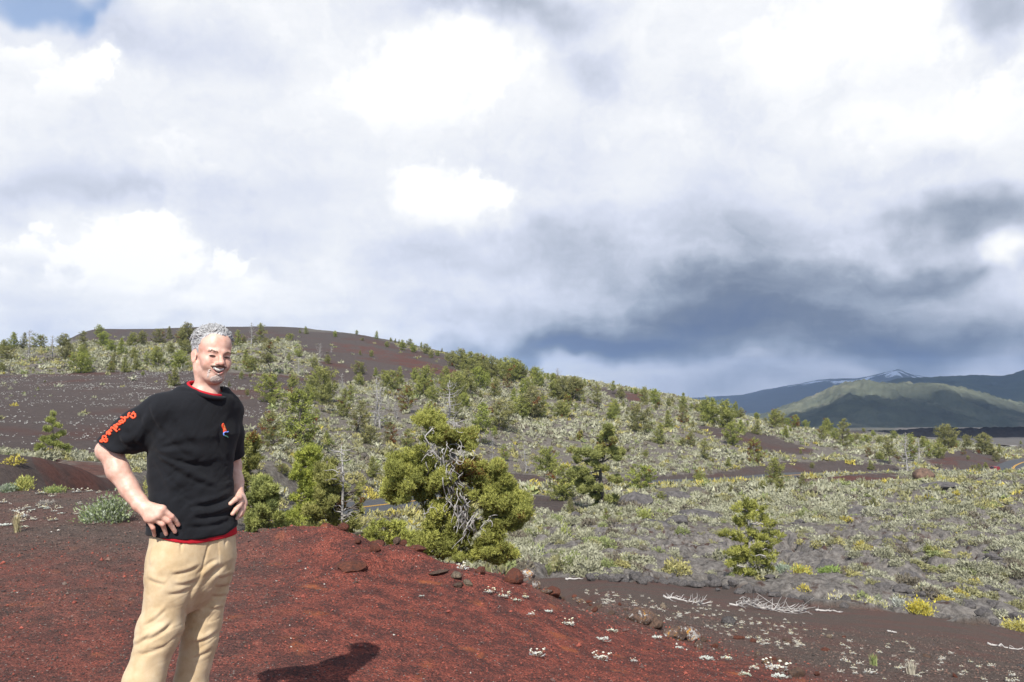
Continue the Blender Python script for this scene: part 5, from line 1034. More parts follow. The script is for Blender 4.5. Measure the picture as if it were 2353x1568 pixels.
rk((1850, 555), 50, 40, 'brown broken rock left of the big lichen outcrop', M_RRED, 21); rk((1960, 490), 100, 34, 'long brown ridge rock on the crest under the twisted pine', M_RRED, 22); rk((2090, 600), 70, 56, 'big red-brown outcrop at the right end of the crest', M_RRED, 23); rk((2190, 580), 60, 36, 'outcrop crusted with white lichen at the end of the crest', M_RWH, 24); rk((2250, 640), 46, 30, 'grey and white lichen covered rock lowest on the crest end', M_RWH, 25); rk((2330, 690), 40, 16, 'pale grey rock beside the white lichen outcrop', M_RLI, 26)
def Ed(c): return (1149 + c[0] * .3041, 1091.6 + c[1] * .3041)
KD = dict(f=Ed, k=.3041)
rk((400, 920), 80, 34, 'brown rounded rock at the top of the flower slope', M_RRED, 27, **KD); rk((1060, 1130), 90, 60, 'orange lichen boulder left of centre on the slope border', M_RLI, 28, **KD); rk((1160, 1160), 66, 60, 'smooth brown boulder touching the orange lichen boulder', M_RBR, 29, **KD); rk((1330, 1235), 90, 60, 'brown overhanging boulder dotted with orange lichen', M_RLI, 30, **KD); rk((1430, 1250), 70, 58, 'boulder with a white lichen patch on the slope border', M_RWH, 31, **KD); rk((1505, 1300), 34, 34, 'small lichen rock at the low end of the slope border', M_RLI, 32, **KD)
rk((1735, 1140), 44, 34, 'lone grey-brown rock among the white flowers', M_RGR, 33, **KD); rk((1235, 1005), 28, 22, 'rust coloured stone below the first dead branch', M_RTAN, 34, **KD); rk((1810, 1245), 34, 18, 'reddish low stone right of the slope border', M_RRED, 35, **KD); rk((1920, 1270), 34, 14, 'flat red stone right of the reddish low stone', M_RRED, 36, **KD); rk((2050, 1390), 50, 14, 'flat dark red rock above the large white mat', M_RRED, 37, **KD); rk((700, 1010), 20, 10, 'small brown stone on the upper flower slope', M_RBR, 38, **KD)
def E4_(c): return (1723 + c[0] * .304, 1091.6 + c[1] * .304)
K4 = dict(f=E4_, k=.304)
rk((365, 1525), 56, 44, 'pitted brown boulder at the bottom right of the red slope', M_RBR, 39, **K4); rk((285, 1265), 34, 22, 'brown stone above the large white mat', M_RBR, 40, **K4); rk((600, 1235), 26, 16, 'small tan stone in a white flower patch', M_RTAN, 41, **K4); rk((575, 1345), 30, 14, 'low reddish stone on the brown slope', M_RRED, 42, **K4); rk((945, 1412), 30, 18, 'red-brown stone in the middle of the lower brown slope', M_RRED, 43, **K4); rk((1335, 1370), 26, 12, 'small dull stone near the green grass tuft', M_RBR, 44, **K4); rk((715, 1230), 20, 8, 'flat red chip on the brown slope', M_RRED, 45, **K4); rk((2060, 1465), 30, 14, 'grey stone at the right picture edge', M_RGR, 46, **K4); rk((1555, 1540), 26, 14, 'bright red stone at the bottom edge', M_RRED, 47, **K4)
for k in range(60):
    px = 1245 + 640 * r_s.random(); py = np.interp(px, LINE_R[:, 0], LINE_R[:, 1]) - 6 - abs(r_s.normal(0, 11)); sz = r_s.uniform(3, 10)
    rock(px, py, sz, sz * r_s.uniform(.5, .85), 'brown rubble stone strewn along the edge of the red cinder ' + ('above' if px < 1560 else 'below') + ' the lichen boulders', [M_RBR, M_RRED, M_RLI, M_RBR][k % 4], int(r_s.integers(0, 99)), 'rubble along the edge of the red cinder ' + ('above' if px < 1560 else 'below') + ' the lichen boulders')
for k in range(46):
    px = 1345 + k * 13.5 + r_s.normal(0, 4); py = np.interp(px, LINE_L[:, 0], LINE_L[:, 1]) - 2 + r_s.normal(0, 4); sz = r_s.uniform(6, 15)
    rock(px, py, sz, sz * r_s.uniform(.5, .9), 'grey lava block in the row edging the cinder slope ' + ('left of the lone pine' if px < 1690 else 'from the lone pine rightwards'), M_RGR, int(r_s.integers(0, 99)), 'lava blocks edging the cinder slope', ymin=14)
for k in range(90):
    px = r_s.uniform(1230, 2370); py = np.interp(px, LINE_L[:, 0], LINE_L[:, 1]) - 4 - 185 * r_s.random() ** 1.2; sz = r_s.uniform(6, 20) * (.5 + .5 * (py - 1150) / 200)
    if py < 1165: continue
    rock(px, py, sz, sz * r_s.uniform(.35, .7), 'rough grey lava block ' + ('left of the lone pine' if px < 1690 else 'right of the lone pine') + (' near the cinder slope' if py > 1270 else ' farther out on the lava field'), M_RGR, int(r_s.integers(0, 99)), 'loose lava blocks on the lava field', ymin=17)
for (px, py, hw, hh, lab) in ((1990, 1187, 34, 9, 'overhanging lava slab above the biggest dark pit'), (1560, 1206, 34, 9, 'tilted lava slab on the mound left of the lone pine'), (1510, 1216, 40, 7, 'grey smooth lava slab left of the tilted slab'), (2090, 1320, 24, 10, 'broken lava ledge over a dark crack at right'), (2160, 1122, 44, 6, 'long far lava ledge before the road bend'), (2030, 1256, 40, 8, 'long low lava ledge below the biggest dark pit'), (1540, 1150, 40, 10, 'rounded lava mound beside the yellow-green upright shrub'), (1620, 1195, 50, 8, 'ropy grey lava crust left of the lone pine'), (1460, 1165, 36, 12, 'rough lava hummock behind the upright shrub')):
    rock(px, py, hw, hh * 1.7, lab, M_RGR, int(px) % 7, None, None, 'lava_slab', .75, 17)
X, Y, z = hit(2125, 1098, 100)
rock(2126, 1098, 20, 16, 'big reddish boulder standing beside the road flat', M_RBR, 3, None, None, 'boulder', .2, 90)
# ---- fallen bleached branches
def dead_branch(px, py, wpx, hpx, label, seed, n=26, tail=1):
    r = np.random.default_rng(seed); X, Y, z = hit(px, py, 2.5, 60); s = Y / F; D = MB()
    L = wpx * s; Hh = hpx * s
    main = np.array([[-.5 * L, 0, .12], [-.25 * L, .02, .10], [0, 0, .06], [.25 * L, -.03, .07], [.5 * L, 0, .05]]); main[:, 2] *= Hh * 2
    tt = np.linspace(0, 1, 12); M_ = np.stack([pchip(np.linspace(0, 1, 5), main[:, i], tt) for i in range(3)], 1); M_[:, 1:] += r.normal(0, .02 * L, (12, 2)); M_[:, 2] = np.abs(M_[:, 2]) + .02
    D.tube(M_, np.linspace(.022, .006, 12) * (Y / 14), 6)
    for k in range(n):
        j = r.integers(1, 11); a = r.normal(.5, .9); l = L * r.uniform(.08, .26); d = np.array([math.cos(a) * .8, r.normal(0, .5), abs(math.sin(a)) * Hh / L * 2.6 + .12]); P = [M_[j]]
        for q_ in range(5): P.append(P[-1] + d * l / 5); d = d + r.normal(0, .28, 3); P[-1][2] = max(P[-1][2], .0)
        D.tube(P, np.linspace(.009, .003, 6) * (Y / 14), 4, cap=False)
    zz = np.concatenate(D.V); gg = ground(zz[:, 0] + X, zz[:, 1] + Y, False); g0 = float(ground(np.array([X]), np.array([Y]), False)[0]); zg = float(ground(np.array([X]), np.array([Y]))[0]); q0 = 0
    for i, v in enumerate(D.V): D.V[i] = v + np.stack([0 * gg[q0:q0 + len(v)], 0 * gg[q0:q0 + len(v)], gg[q0:q0 + len(v)] - g0], 1).astype(np.float32); q0 += len(v)
    o = D.build('fallen_branch', M_PALEDEAD); o.location = (X, Y, zg); tag(o, label, 'branch')
dead_branch(1575, 1386, 100, 16, 'bleached fallen branch nearer the top of the flower slope', 1, 40)
dead_branch(1765, 1404, 175, 26, 'large silvery fallen branch with many twigs in the middle of the slope', 2, 110)
dead_branch(2312, 1492, 80, 5, 'thin bleached stick on the lower right slope', 3, 8)
dead_branch(1905, 1408, 60, 5, 'thin curved twig beyond the large fallen branch', 4, 4)
dead_branch(2050, 1457, 20, 5, 'tiny forked twig on the lower brown slope', 5, 5)
dead_branch(1320, 1333, 40, 3, 'straight pale stick by the small yellow-green pine shrub', 6, 2)
X, Y, z = hit(700, 1362, 2.5, 20)
# ---- loose cinder gravel close to the camera
ng = 62000; gp = r_s.uniform(-120, 2470, ng); gY = np.exp(r_s.uniform(math.log(2.6), math.log(14.5), ng)); gx_ = (gp - CX) / F * gY; gz_ = ground(gx_, gY); zz = zones(gx_, gY, gz_)
kp = (zz[1] > 1110) & (gY < 14); gx_, gY, gz_ = gx_[kp], gY[kp], gz_[kp]; rd_, dk_ = zz[2][kp], zz[3][kp]; n = len(gx_)
oct_ = np.array([[1, 0, 0], [-1, 0, 0], [0, 1, 0], [0, -1, 0], [0, 0, 1], [0, 0, -1]], float); of = np.array([(0, 2, 4), (2, 1, 4), (1, 3, 4), (3, 0, 4), (2, 0, 5), (1, 2, 5), (3, 1, 5), (0, 3, 5)])
sz = (.0022 + .0055 * r_s.random(n) ** 3) * np.clip(gY / 4.0, .8, 2.2) * np.where(r_s.random(n) < .012, 2.2, 1)
V = oct_[None] * (sz[:, None] * r_s.uniform(.6, 1.25, (n, 6)))[..., None]; an = r_s.random(n) * 6.28; ca, sa = np.cos(an)[:, None], np.sin(an)[:, None]
V = np.stack([V[..., 0] * ca - V[..., 1] * sa, V[..., 0] * sa + V[..., 1] * ca, V[..., 2] * .75 + r_s.normal(0, .15, (n, 6)) * sz[:, None]], -1) + np.stack([gx_, gY, gz_ + sz * .35], 1)[:, None]
pk = r_s.random(n); isr = r_s.random(n) < rd_
hr = np.array([(.034, .022, .02), (.08, .028, .022), (.125, .036, .026), (.16, .045, .031), (.06, .036, .031)])[r_s.integers(0, 5, n)]; hd = np.array([(.030, .025, .022), (.052, .041, .035), (.08, .059, .048), (.04, .031, .027), (.09, .055, .043)])[r_s.integers(0, 5, n)]
hg = np.where(isr[:, None], hr, hd); hg = hg * 1.8; hg = np.where((pk < .006)[:, None], [[.48, .44, .38]], hg)
tag(link('gravel', mesh_np('gravel', V.reshape(-1, 3), (of[None] + 6 * np.arange(n)[:, None, None]).reshape(-1, 3), M_PEB, False, {'hue': np.repeat(hg, 6, 0)})), 'loose red and black cinder gravel with a few pale chips underfoot', None, None, 'stuff')
# ================================================================== THE MAN
def nrm(v): v = np.asarray(v, float); return v / np.linalg.norm(v)
class Vol:
    """signed-distance grid -> one continuous surface"""
    def __init__(s, lo, hi, h):
        s.lo = np.array(lo, float); s.h = h; s.n = np.ceil((np.array(hi) - s.lo) / h).astype(int) + 1; s.d = np.full(s.n, 1.0, np.float32)
    def sub(s, lo, hi, m):
        a = np.clip(np.floor((np.asarray(lo) - m - s.lo) / s.h).astype(int), 0, s.n); b = np.clip(np.ceil((np.asarray(hi) + m - s.lo) / s.h).astype(int) + 1, 0, s.n)
        sl = tuple(slice(i, j) for i, j in zip(a, b)); g = np.meshgrid(*[s.lo[i] + s.h * np.arange(a[i], b[i]) for i in range(3)], indexing='ij')
        return sl, np.stack(g, -1)
    def add(s, f, lo, hi, k=.012, m=.05):
        sl, P = s.sub(lo, hi, m)
        if P.size: s.d[sl] = smin(s.d[sl], f(P), k)
        return s
    def cone(s, a, b, ra, rb, k=.012):
        a = np.asarray(a); b = np.asarray(b); R = max(ra, rb); return s.add(lambda P: rcone(P, a, b, ra, rb), np.minimum(a, b) - R, np.maximum(a, b) + R, k)
    def chain(s, pts, rs, k=.012):
        for i in range(len(pts) - 1): s.cone(pts[i], pts[i + 1], rs[i], rs[i + 1], k)
        return s
    def cut(s, f, lo, hi, k=.004, m=.02):
        sl, P = s.sub(lo, hi, m)
        if P.size: s.d[sl] = -smin(-s.d[sl], f(P), k)
        return s
    def at(s, P):
        q = (np.asarray(P) - s.lo) / s.h; i = np.clip(q.astype(int), 0, s.n - 2); f = np.clip(q - i, 0, 1); r = 0
        for a in (0, 1):
            for b in (0, 1):
                for c in (0, 1): r = r + s.d[i[..., 0] + a, i[..., 1] + b, i[..., 2] + c] * (f[..., 0] if a else 1 - f[..., 0]) * (f[..., 1] if b else 1 - f[..., 1]) * (f[..., 2] if c else 1 - f[..., 2])
        return r
    def mesh(s, smooth=1):
        d = s.d; sg = d < 0; n = s.n - 1
        c = [sg[a:n[0] + a, b:n[1] + b, e:n[2] + e] for a in (0, 1) for b in (0, 1) for e in (0, 1)]
        tot = sum(x.astype(np.int8) for x in c); act = (tot > 0) & (tot < 8); I = np.argwhere(act); idx = np.full(n, -1, np.int32); idx[act] = np.arange(len(I))
        off = np.array([(a, b, e) for a in (0, 1) for b in (0, 1) for e in (0, 1)]); v = np.stack([d[I[:, 0] + o[0], I[:, 1] + o[1], I[:, 2] + o[2]] for o in off], 1)
        S = np.zeros((len(I), 3)); N_ = np.zeros((len(I), 1))
        for i in range(8):
            for j in range(i + 1, 8):
                if np.abs(off[i] - off[j]).sum() == 1:
                    m = (v[:, i] < 0) != (v[:, j] < 0); t = np.where(m, v[:, i] / np.where(m, v[:, i] - v[:, j], 1), 0)[:, None]; S += m[:, None] * (off[i] + t * (off[j] - off[i])); N_ += m[:, None]
        V = s.lo + s.h * (I + S / N_); Q = []
        for ax in range(3):
            o1, o2 = [(0, 1, 0), (0, 0, 1)] if ax == 0 else [(0, 0, 1), (1, 0, 0)] if ax == 1 else [(1, 0, 0), (0, 1, 0)]
            o1 = np.array(o1); o2 = np.array(o2); e = np.eye(3, dtype=int)[ax]
            A = sg[tuple(slice(0, k) for k in n)]; B = sg[tuple(slice(e[k], n[k] + e[k]) for k in range(3))]; E = np.argwhere(A != B); E = E[((E - o1 - o2) >= 0).all(1)]
            flip = A[E[:, 0], E[:, 1], E[:, 2]]; g = lambda p: idx[p[:, 0], p[:, 1], p[:, 2]]
            q = np.stack([g(E), g(E - o1), g(E - o1 - o2), g(E - o2)], 1); q = np.where(flip[:, None], q[:, ::-1], q)[:, ::-1]; Q.append(q[(q >= 0).all(1)])
        Q = np.concatenate(Q)
        for _ in range(smooth):
            A_ = np.zeros_like(V); K = np.zeros((len(V), 1))
            for i in range(4): np.add.at(A_, Q[:, i], V[Q[:, (i + 1) % 4]]); np.add.at(K, Q[:, i], 1)
            V = V * .5 + .5 * A_ / np.maximum(K, 1)
        return V, Q
def vnormals(V, Q):
    N_ = np.zeros_like(V); f = np.cross(V[Q[:, 2]] - V[Q[:, 0]], V[Q[:, 3]] - V[Q[:, 1]])
    for i in range(4): np.add.at(N_, Q[:, i], f)
    return N_ / (np.linalg.norm(N_, axis=1, keepdims=True) + 1e-12)
def smin(a, b, k):
    if k <= 0: return np.minimum(a, b)
    h = np.maximum(k - np.abs(a - b), 0) / k; return np.minimum(a, b) - h * h * k * .25
def smax(a, b, k): return -smin(-a, -b, k)
def rcone(P, a, b, ra, rb):
    ba = np.asarray(b, float) - a; pa = P - a; t = np.clip((pa @ ba) / (ba @ ba), 0, 1); return np.linalg.norm(pa - t[..., None] * ba, axis=-1) - (ra + (rb - ra) * t)
def ell(P, c, r):
    q = (P - np.asarray(c)); r = np.asarray(r, float); k0 = np.linalg.norm(q / r, axis=-1); k1 = np.linalg.norm(q / (r * r), axis=-1); return k0 * (k0 - 1) / np.maximum(k1, 1e-6)
def crease(px, py, segs):
    o_ = np.zeros(px.shape)
    for x0, y0, x1, y1, dpt, w_ in segs:
        ux, uy = x1 - x0, y1 - y0; l2 = ux * ux + uy * uy; t_ = np.clip(((px - x0) * ux + (py - y0) * uy) / l2, -.1, 1.1); l_ = math.sqrt(l2)
        bow = .06 * l_ * np.sin(t_ * math.pi); sd = ((px - x0) * uy - (py - y0) * ux) / l_ + bow; ex = np.hypot(px - x0 - t_ * ux, py - y0 - t_ * uy)
        en = sstep(-.1, .22, t_) * sstep(1.1, .7, t_) * np.where((t_ <= -.1) | (t_ >= 1.1), 0, 1); o_ += dpt * en * (-np.exp(-(sd / w_) ** 2) + .85 * np.exp(-((sd - 2.1 * w_) / (1.5 * w_)) ** 2))
    return o_
crease_ = lambda px, py: crease(px, py, [(352, 1036, 478, 1072, .006, 5), (352, 1042, 500, 1125, .0055, 6), (354, 1050, 440, 1142, .005, 6), (372, 985, 436, 1052, .005, 6), (400, 962, 452, 1030, .0035, 6), (436, 1166, 538, 1138, .007, 5), (446, 1190, 536, 1170, .006, 5), (430, 1212, 530, 1196, .005, 5), (360, 1150, 376, 1215, .004, 5), (396, 1120, 470, 1165, .004, 6), (505, 985, 520, 1060, .005, 5), (340, 935, 372, 1000, .005, 5), (318, 955, 352, 1012, .0045, 5), (290, 985, 322, 1030, .004, 4.5), (268, 1000, 300, 1042, .004, 4.5)])
G = lambda px, py, Y: W(px, py, Y)
YAW = rad(57); BF = np.array([math.sin(YAW), -math.cos(YAW), 0]); BR = np.array([-math.cos(YAW), -math.sin(YAW), 0])
zof = lambda py, Y=3.2: float(W(440, py, Y)[2])
def sections(rows, Y=3.2, ex=2.3):
    """rows: (py, centre px, half width, half depth)"""
    z = np.array([zof(r[0], Y) for r in rows])[::-1]; cx = np.array([W(r[1], r[0], Y)[0] for r in rows])[::-1]; a = np.array([r[2] for r in rows])[::-1]; b = np.array([r[3] for r in rows])[::-1]
    def f(P):
        zz = P[..., 2]; X = np.interp(zz, z, cx); A = np.interp(zz, z, a); B = np.interp(zz, z, b)
        dx = P[..., 0] - X; dy = P[..., 1] - Y; u = np.abs(dx * BR[0] + dy * BR[1]); v = np.abs(dx * BF[0] + dy * BF[1])
        d = (((u / A) ** ex + (v / B) ** ex) ** (1 / ex) - 1) * np.minimum(A, B)
        return np.maximum(d, np.maximum(z[0] - zz, zz - z[-1]))
    return f
LO, HI = np.array([-1.85, 2.75, -.72]), np.array([-.95, 3.70, .26])
# ---- T-shirt
SH = [(898, 472, .085, .060), (915, 466, .135, .078), (940, 455, .180, .100), (1000, 448, .190, .118), (1060, 440, .172, .112), (1118, 442, .168, .108), (1180, 445, .178, .114), (1240, 444, .188, .122)]
sh = Vol(LO, HI, .0036)
sh.add(sections(SH), (-1.75, 2.9, -.66), (-1.0, 3.5, 0), .02)
sh.chain([G(446, 914, 3.18), G(370, 938, 3.07)], [.056, .052], .05); sh.chain([G(500, 918, 3.22), G(523, 941, 3.33)], [.050, .050], .05)
sr = [G(368, 944, 3.075), G(311, 989, 3.07), G(250, 1040, 3.07)]; sh.chain(sr, [.062, .070, .066], .03)
sl_ = [G(522, 950, 3.34), G(525, 1000, 3.38), G(530, 1075, 3.43)]; sh.chain(sl_, [.056, .060, .058], .03)
ax_r = nrm(np.array([-.40, .02, -.92])); pr_ = G(263, 1027, 3.07); ax_l = nrm(np.array([.32, .2, -.95])); pl_ = G(530, 1057, 3.42)
armbox = (np.array([-1.8, 2.85, -.5]), np.array([-1.44, 3.3, -.2])); larm = (np.array([-1.22, 3.28, -.55]), np.array([-.98, 3.65, -.25]))
sh.cut(lambda P: -((P - pr_) @ ax_r), *armbox, .004); sh.cut(lambda P: np.where(P[..., 1] > 3.30, -((P - pl_) @ ax_l), 1), *larm, .004)
ELR = [G(352, 958, 3.09), G(252, 1037, 3.07)]
sh.cut(lambda P: np.maximum(rcone(P, G(300, 1000, 3.08), G(245, 1046, 3.07), .056, .056), -((P - pr_) @ ax_r) - .035), *armbox, .003)
hemz = zof(1222) + .0
sh.cut(lambda P: P[..., 2] - (hemz + .012 * np.sin(P[..., 0] * 22) + .006 * np.sin(P[..., 1] * 31)), LO, np.array([HI[0], HI[1], hemz + .05]), .006)
nk = lambda P: rcone(P, G(474, 868, 3.175), G(472, 925, 3.20), .066, .064)
ncol = nrm(np.array([-.10 * BF[0], -.10 * BF[1], 1.0]) + .30 * BF)
sh.cut(lambda P: np.maximum(nk(P), -((P - G(472, 922, 3.19)) @ ncol)), (-1.45, 3.0, -.2), (-1.1, 3.4, .05), .006)
V, Q = sh.mesh(2); Nn = vnormals(V, Q)
px, py = project(V)
# folds: drapes fanning from the raised right armpit, creases at the waist
fx_ = (px - 345) / 100; fy_ = (py - 1030) / 100; an = np.arctan2(fy_, fx_); rd = np.hypot(fx_, fy_)
fan = np.sin(an * 13 + 1.6 * fbm(px / 60, py / 60, octv=2, seed=81)) * np.exp(-((rd - 1.0) / 1.0) ** 2) * sstep(.15, .5, rd) * sstep(985, 1030, py)
wst = np.sin(py / 8.5 + px / 34 + 2.2 * fbm(px / 45, py / 45, octv=2, seed=82)) * sstep(1085, 1150, py) * sstep(1225, 1190, py) * (.35 + .65 * sstep(430, 530, px))
slv = np.sin((px * .72 + py * .69) / 6.5 + 2.5 * fbm(px / 40, py / 40, octv=2, seed=83)) * sstep(375, 330, px) * sstep(1050, 1030, py)
gen = fbm((px * .8 + py * .6) / 26, (px * -.6 + py * .8) / 75, V[:, 1] * 12, octv=3, seed=84)
dsp = .0042 * fan + .0044 * wst + .0030 * slv + .0045 * gen + .008 * np.abs(fbm((px * .5 + py * .86) / 34, (px * .86 - py * .5) / 90, octv=3, seed=85)) * sstep(1000, 1080, py)
dsp = (dsp + crease_(px, py)) * sstep(895, 930, py)
V = V + Nn * dsp[:, None]
def shirt_fn(t):
    co = t.n('ShaderNodeTexCoord').outputs['Object']
    n = t.n('ShaderNodeTexNoise', {'Vector': co, 'Scale': 260.0, 'Detail': 3.0}).outputs[0]; n2 = t.n('ShaderNodeTexNoise', {'Vector': co, 'Scale': 12.0, 'Detail': 4.0}).outputs[0]
    c = t.ramp(n2, [(.3, (.0050, .0056, .0078)), (.7, (.0082, .0090, .0118))])
    p = principled(t, c, .88, .22, t.n('ShaderNodeBump', {'Strength': .25, 'Distance': .002, 'Height': n}).outputs[0]); p.inputs['Sheen Weight'].default_value = .05; p.inputs['Sheen Roughness'].default_value = .6; return p
M_SHIRT = material('black_cotton', shirt_fn); M_RED = simple_mat('red_cotton', (.42, .012, .022), .85, .2, .1, 60)
foot = G(330, 1840, 3.1); base = np.array([foot[0] + .04, 3.14, float(ground(np.array([foot[0] + .04]), np.array([3.14]))[0])])
man = link('person', None, None, base); tag(man, 'smiling man with grey hair in black T-shirt and tan trousers, hands on hips', 'person')
def part(name, V, faces, mat, parent=None, smooth=True, attrs=None): return link(name, mesh_np(name, np.asarray(V) - base, faces, mat, smooth, attrs), parent or man)
shirt = part('t_shirt', V, Q, M_SHIRT)
from mathutils.bvhtree import BVHTree
SBVH = BVHTree.FromPolygons([tuple(v) for v in V], [tuple(int(i) for i in f) for f in Q])
def cloth(px, py, off):
    d = nrm(W(px, py, 1.0)); h = SBVH.ray_cast(Vector((0, 0, 0)), Vector(d)); return None if h[0] is None else np.array(h[0]) + np.array(h[1]) * off * (1 if h[1].dot(Vector(d)) < 0 else -1)
def surf(px, py, off=0.0, y0=2.75, y1=3.5):
    Y = np.linspace(y0, y1, 700); P = W(px, py, Y); d = sh.at(P) - off; i = np.where(d < 0)[0]
    return P[i[0]] if len(i) else None
# ---- red undershirt: collar edge and a strip below the hem
us = Vol((-1.75, 2.85, -.70), (-.98, 3.55, -.55), .0036); SH2 = [(r[0] + 20, r[1], r[2] - .002, r[3] - .002) for r in SH]; us.add(sections(SH2), (-1.75, 2.9, -.7), (-1.0, 3.5, 0), 0)
us.d = np.maximum(us.d, (us.lo[2] + us.h * np.arange(us.n[2]) - (hemz + .016))[None, None, :]).astype(np.float32)
us.cut(lambda P: P[..., 2] - (hemz + .014 - .040 * sstep(-1.40, -1.20, P[..., 0])), us.lo, HI, .002)
V, Q = us.mesh(1); part('undershirt', V, Q, M_RED)
cc = G(473, 894, 3.19); ring = []
for ph in np.linspace(0, 2 * math.pi, 41)[:-1]: ring.append(cc + BR * .066 * math.cos(ph) + BF * .068 * math.sin(ph) + np.array([0, 0, -.026 * math.sin(ph) + .006 * math.cos(ph)]))
ring = np.array(ring); m = MB(); m.tube(np.concatenate([ring, ring[:2]]) - base, .0065, 8, cap=False); m.build('undershirt_collar', M_RED, man)
ring2 = cc + (ring - cc) * 1.14 + np.array([0, 0, -.007]); m = MB(); m.tube(np.concatenate([ring2, ring2[:2]]) - base, .0085, 8, cap=False); m.build('shirt_collar', M_SHIRT, shirt)
# ---- print on the sleeve and emblem on the chest, laid on the cloth
M_OR = simple_mat('orange_print', (.86, .10, .035), .6, .3, .08, 80); M_BL = simple_mat('blue_thread', (.16, .28, .75), .6, .3, .1, 80); M_GN = simple_mat('green_thread', (.10, .30, .22), .6, .3, .1, 80); M_GOLD = simple_mat('olive_thread', (.42, .34, .10), .6, .3, .1, 80)
S1 = lambda x, y: ((380 + x / 6.817) * .57446, (1600 + y / 6.817) * .57446)
S2 = lambda x, y: ((840 + x / 11.2) * .57446, (1660 + y / 11.2) * .57446)
def stroke(mb, pts, f, r, off=.0006):
    pts = np.array(pts, float); k = np.linspace(0, 1, len(pts)); tt = np.linspace(0, 1, max(6, 5 * len(pts))); xy = np.stack([pchip(k, pts[:, i], tt) if len(pts) > 2 else np.interp(tt, k, pts[:, i]) for i in (0, 1)], 1)
    P = [cloth(*f(*q), off) for q in xy]; P = [p for p in P if p is not None]
    if len(P) > 2:
        P = np.array(P); Ys = P[:, 1]; keep = np.abs(Ys - np.median(Ys)) < .06; P = P[keep]
        if len(P) > 2: mb.tube(P - base, r, 6)
m = MB()
for s_ in ([(1075, 330), (1040, 360), (1000, 410), (1060, 380), (1095, 395), (1105, 450), (1085, 480), (1045, 500), (1000, 470), (960, 435)], [(960, 352), (920, 390), (910, 450), (890, 490), (850, 490), (810, 470)], [(715, 475), (760, 495), (810, 500), (825, 550), (800, 600), (760, 600), (745, 560), (700, 580), (670, 590), (690, 622), (740, 630), (790, 630)], [(720, 655), (660, 680), (620, 655), (590, 680), (600, 700)],
           [(520, 700), (560, 740), (612, 785)], [(545, 690), (600, 730), (615, 762)], [(440, 800), (460, 755), (500, 770), (540, 800), (615, 870)], [(660, 808), (670, 815), (665, 822)], [(330, 955), (335, 890), (360, 870), (400, 950), (430, 945), (395, 880), (400, 830), (430, 830), (465, 870)], [(145, 1130), (220, 1085), (300, 1070), (345, 1085), (335, 1130), (300, 1150), (250, 1120), (215, 1070), (225, 1000), (265, 985), (305, 1010), (310, 1060)], [(220, 1150), (150, 1138)]):
    stroke(m, s_, S1, .0041)
m.build('sleeve_print', M_OR, shirt)
m = MB(); xs = np.linspace(0, 1, 9)
for t_ in np.linspace(.04, .96, 9):
    y = 395 + t_ * 395; lw = 570 - 55 * math.sin(math.pi * min(1, t_ * 1.4 + .12)) + 12 * max(0, t_ - .4) * 2; rw = 600 + 150 * t_ ** .8; stroke(m, [(lw + 8, y), ((lw + rw) / 2, y - 5), (rw - 8, y - 14)], S2, .0026, .0006)
m.build('chest_emblem', M_OR, shirt)
m = MB(); stroke(m, [(800, 748), (760, 780), (690, 772), (640, 782), (602, 830), (602, 885), (632, 920)], S2, .0026, .0016); m.build('emblem_river', M_BL, shirt)
m = MB(); stroke(m, [(632, 920), (680, 950), (740, 972), (790, 1005)], S2, .0024, .0016); m.build('emblem_meadow', M_GN, shirt)
m = MB(); stroke(m, [(612, 470), (628, 520), (640, 560)], S2, .0018, .0022); stroke(m, [(632, 600), (646, 640), (655, 685)], S2, .0018, .0022); m.build('emblem_motif', M_GOLD, shirt)
# ---- trousers
tr = Vol((-1.95, 2.80, -1.70), (-.98, 3.55, -.50), .0042)
TR = [(1196, 443, .166, .106), (1240, 445, .174, .110), (1290, 443, .184, .118), (1320, 441, .178, .112), (1350, 440, .160, .095), (1380, 437, .12, .07), (1400, 436, .06, .04)]
tr.add(sections(TR), (-1.75, 2.85, -1.0), (-.98, 3.5, -.5), 0)
RL = [G(400, 1290, 3.11), G(366, 1450, 3.09), G(331, 1568, 3.06), G(297, 1700, 3.06), G(284, 1812, 3.07)]; LL = [G(488, 1290, 3.285), G(462, 1450, 3.27), G(439, 1568, 3.27), G(417, 1690, 3.28), G(410, 1778, 3.28)]
tr.chain(RL, [.086, .077, .069, .070, .076], .035); tr.chain(LL, [.087, .075, .066, .067, .074], .012)
gz_m = float(ground(np.array([base[0]]), np.array([base[1]]))[0])
tr.cut(lambda P: P[..., 2] - (gz_m + .045), tr.lo, tr.lo * 0 + np.array([0, 4, gz_m + .12]), .004)
V, Q = tr.mesh(2); Nn = vnormals(V, Q); px, py = project(V)
side = np.where(V[:, 1] < 3.17, 0.0, 4.0)
f1 = np.abs(fbm((px * .55 + py * .83) / 17 + side, (px * .83 - py * .55) / 70, octv=2, seed=91)); f2 = fbm(px / 40 + side, py / 60, octv=2, seed=92)
knee = np.exp(-((py - 1455) / 60) ** 2); thigh = np.exp(-((py - 1330) / 55) ** 2)
f3 = np.sin((py + .55 * px) / 7.5 + 2.5 * fbm(px / 30, py / 40, octv=2, seed=93))
dsp = -.0022 * np.maximum(.16 - f1, 0) / .16 * (.05 + .8 * knee + .25 * thigh) + .0038 * f2 + .0019 * f3 * (knee + .6 * thigh) * sstep(.1, .5, np.abs(f2) + .3)
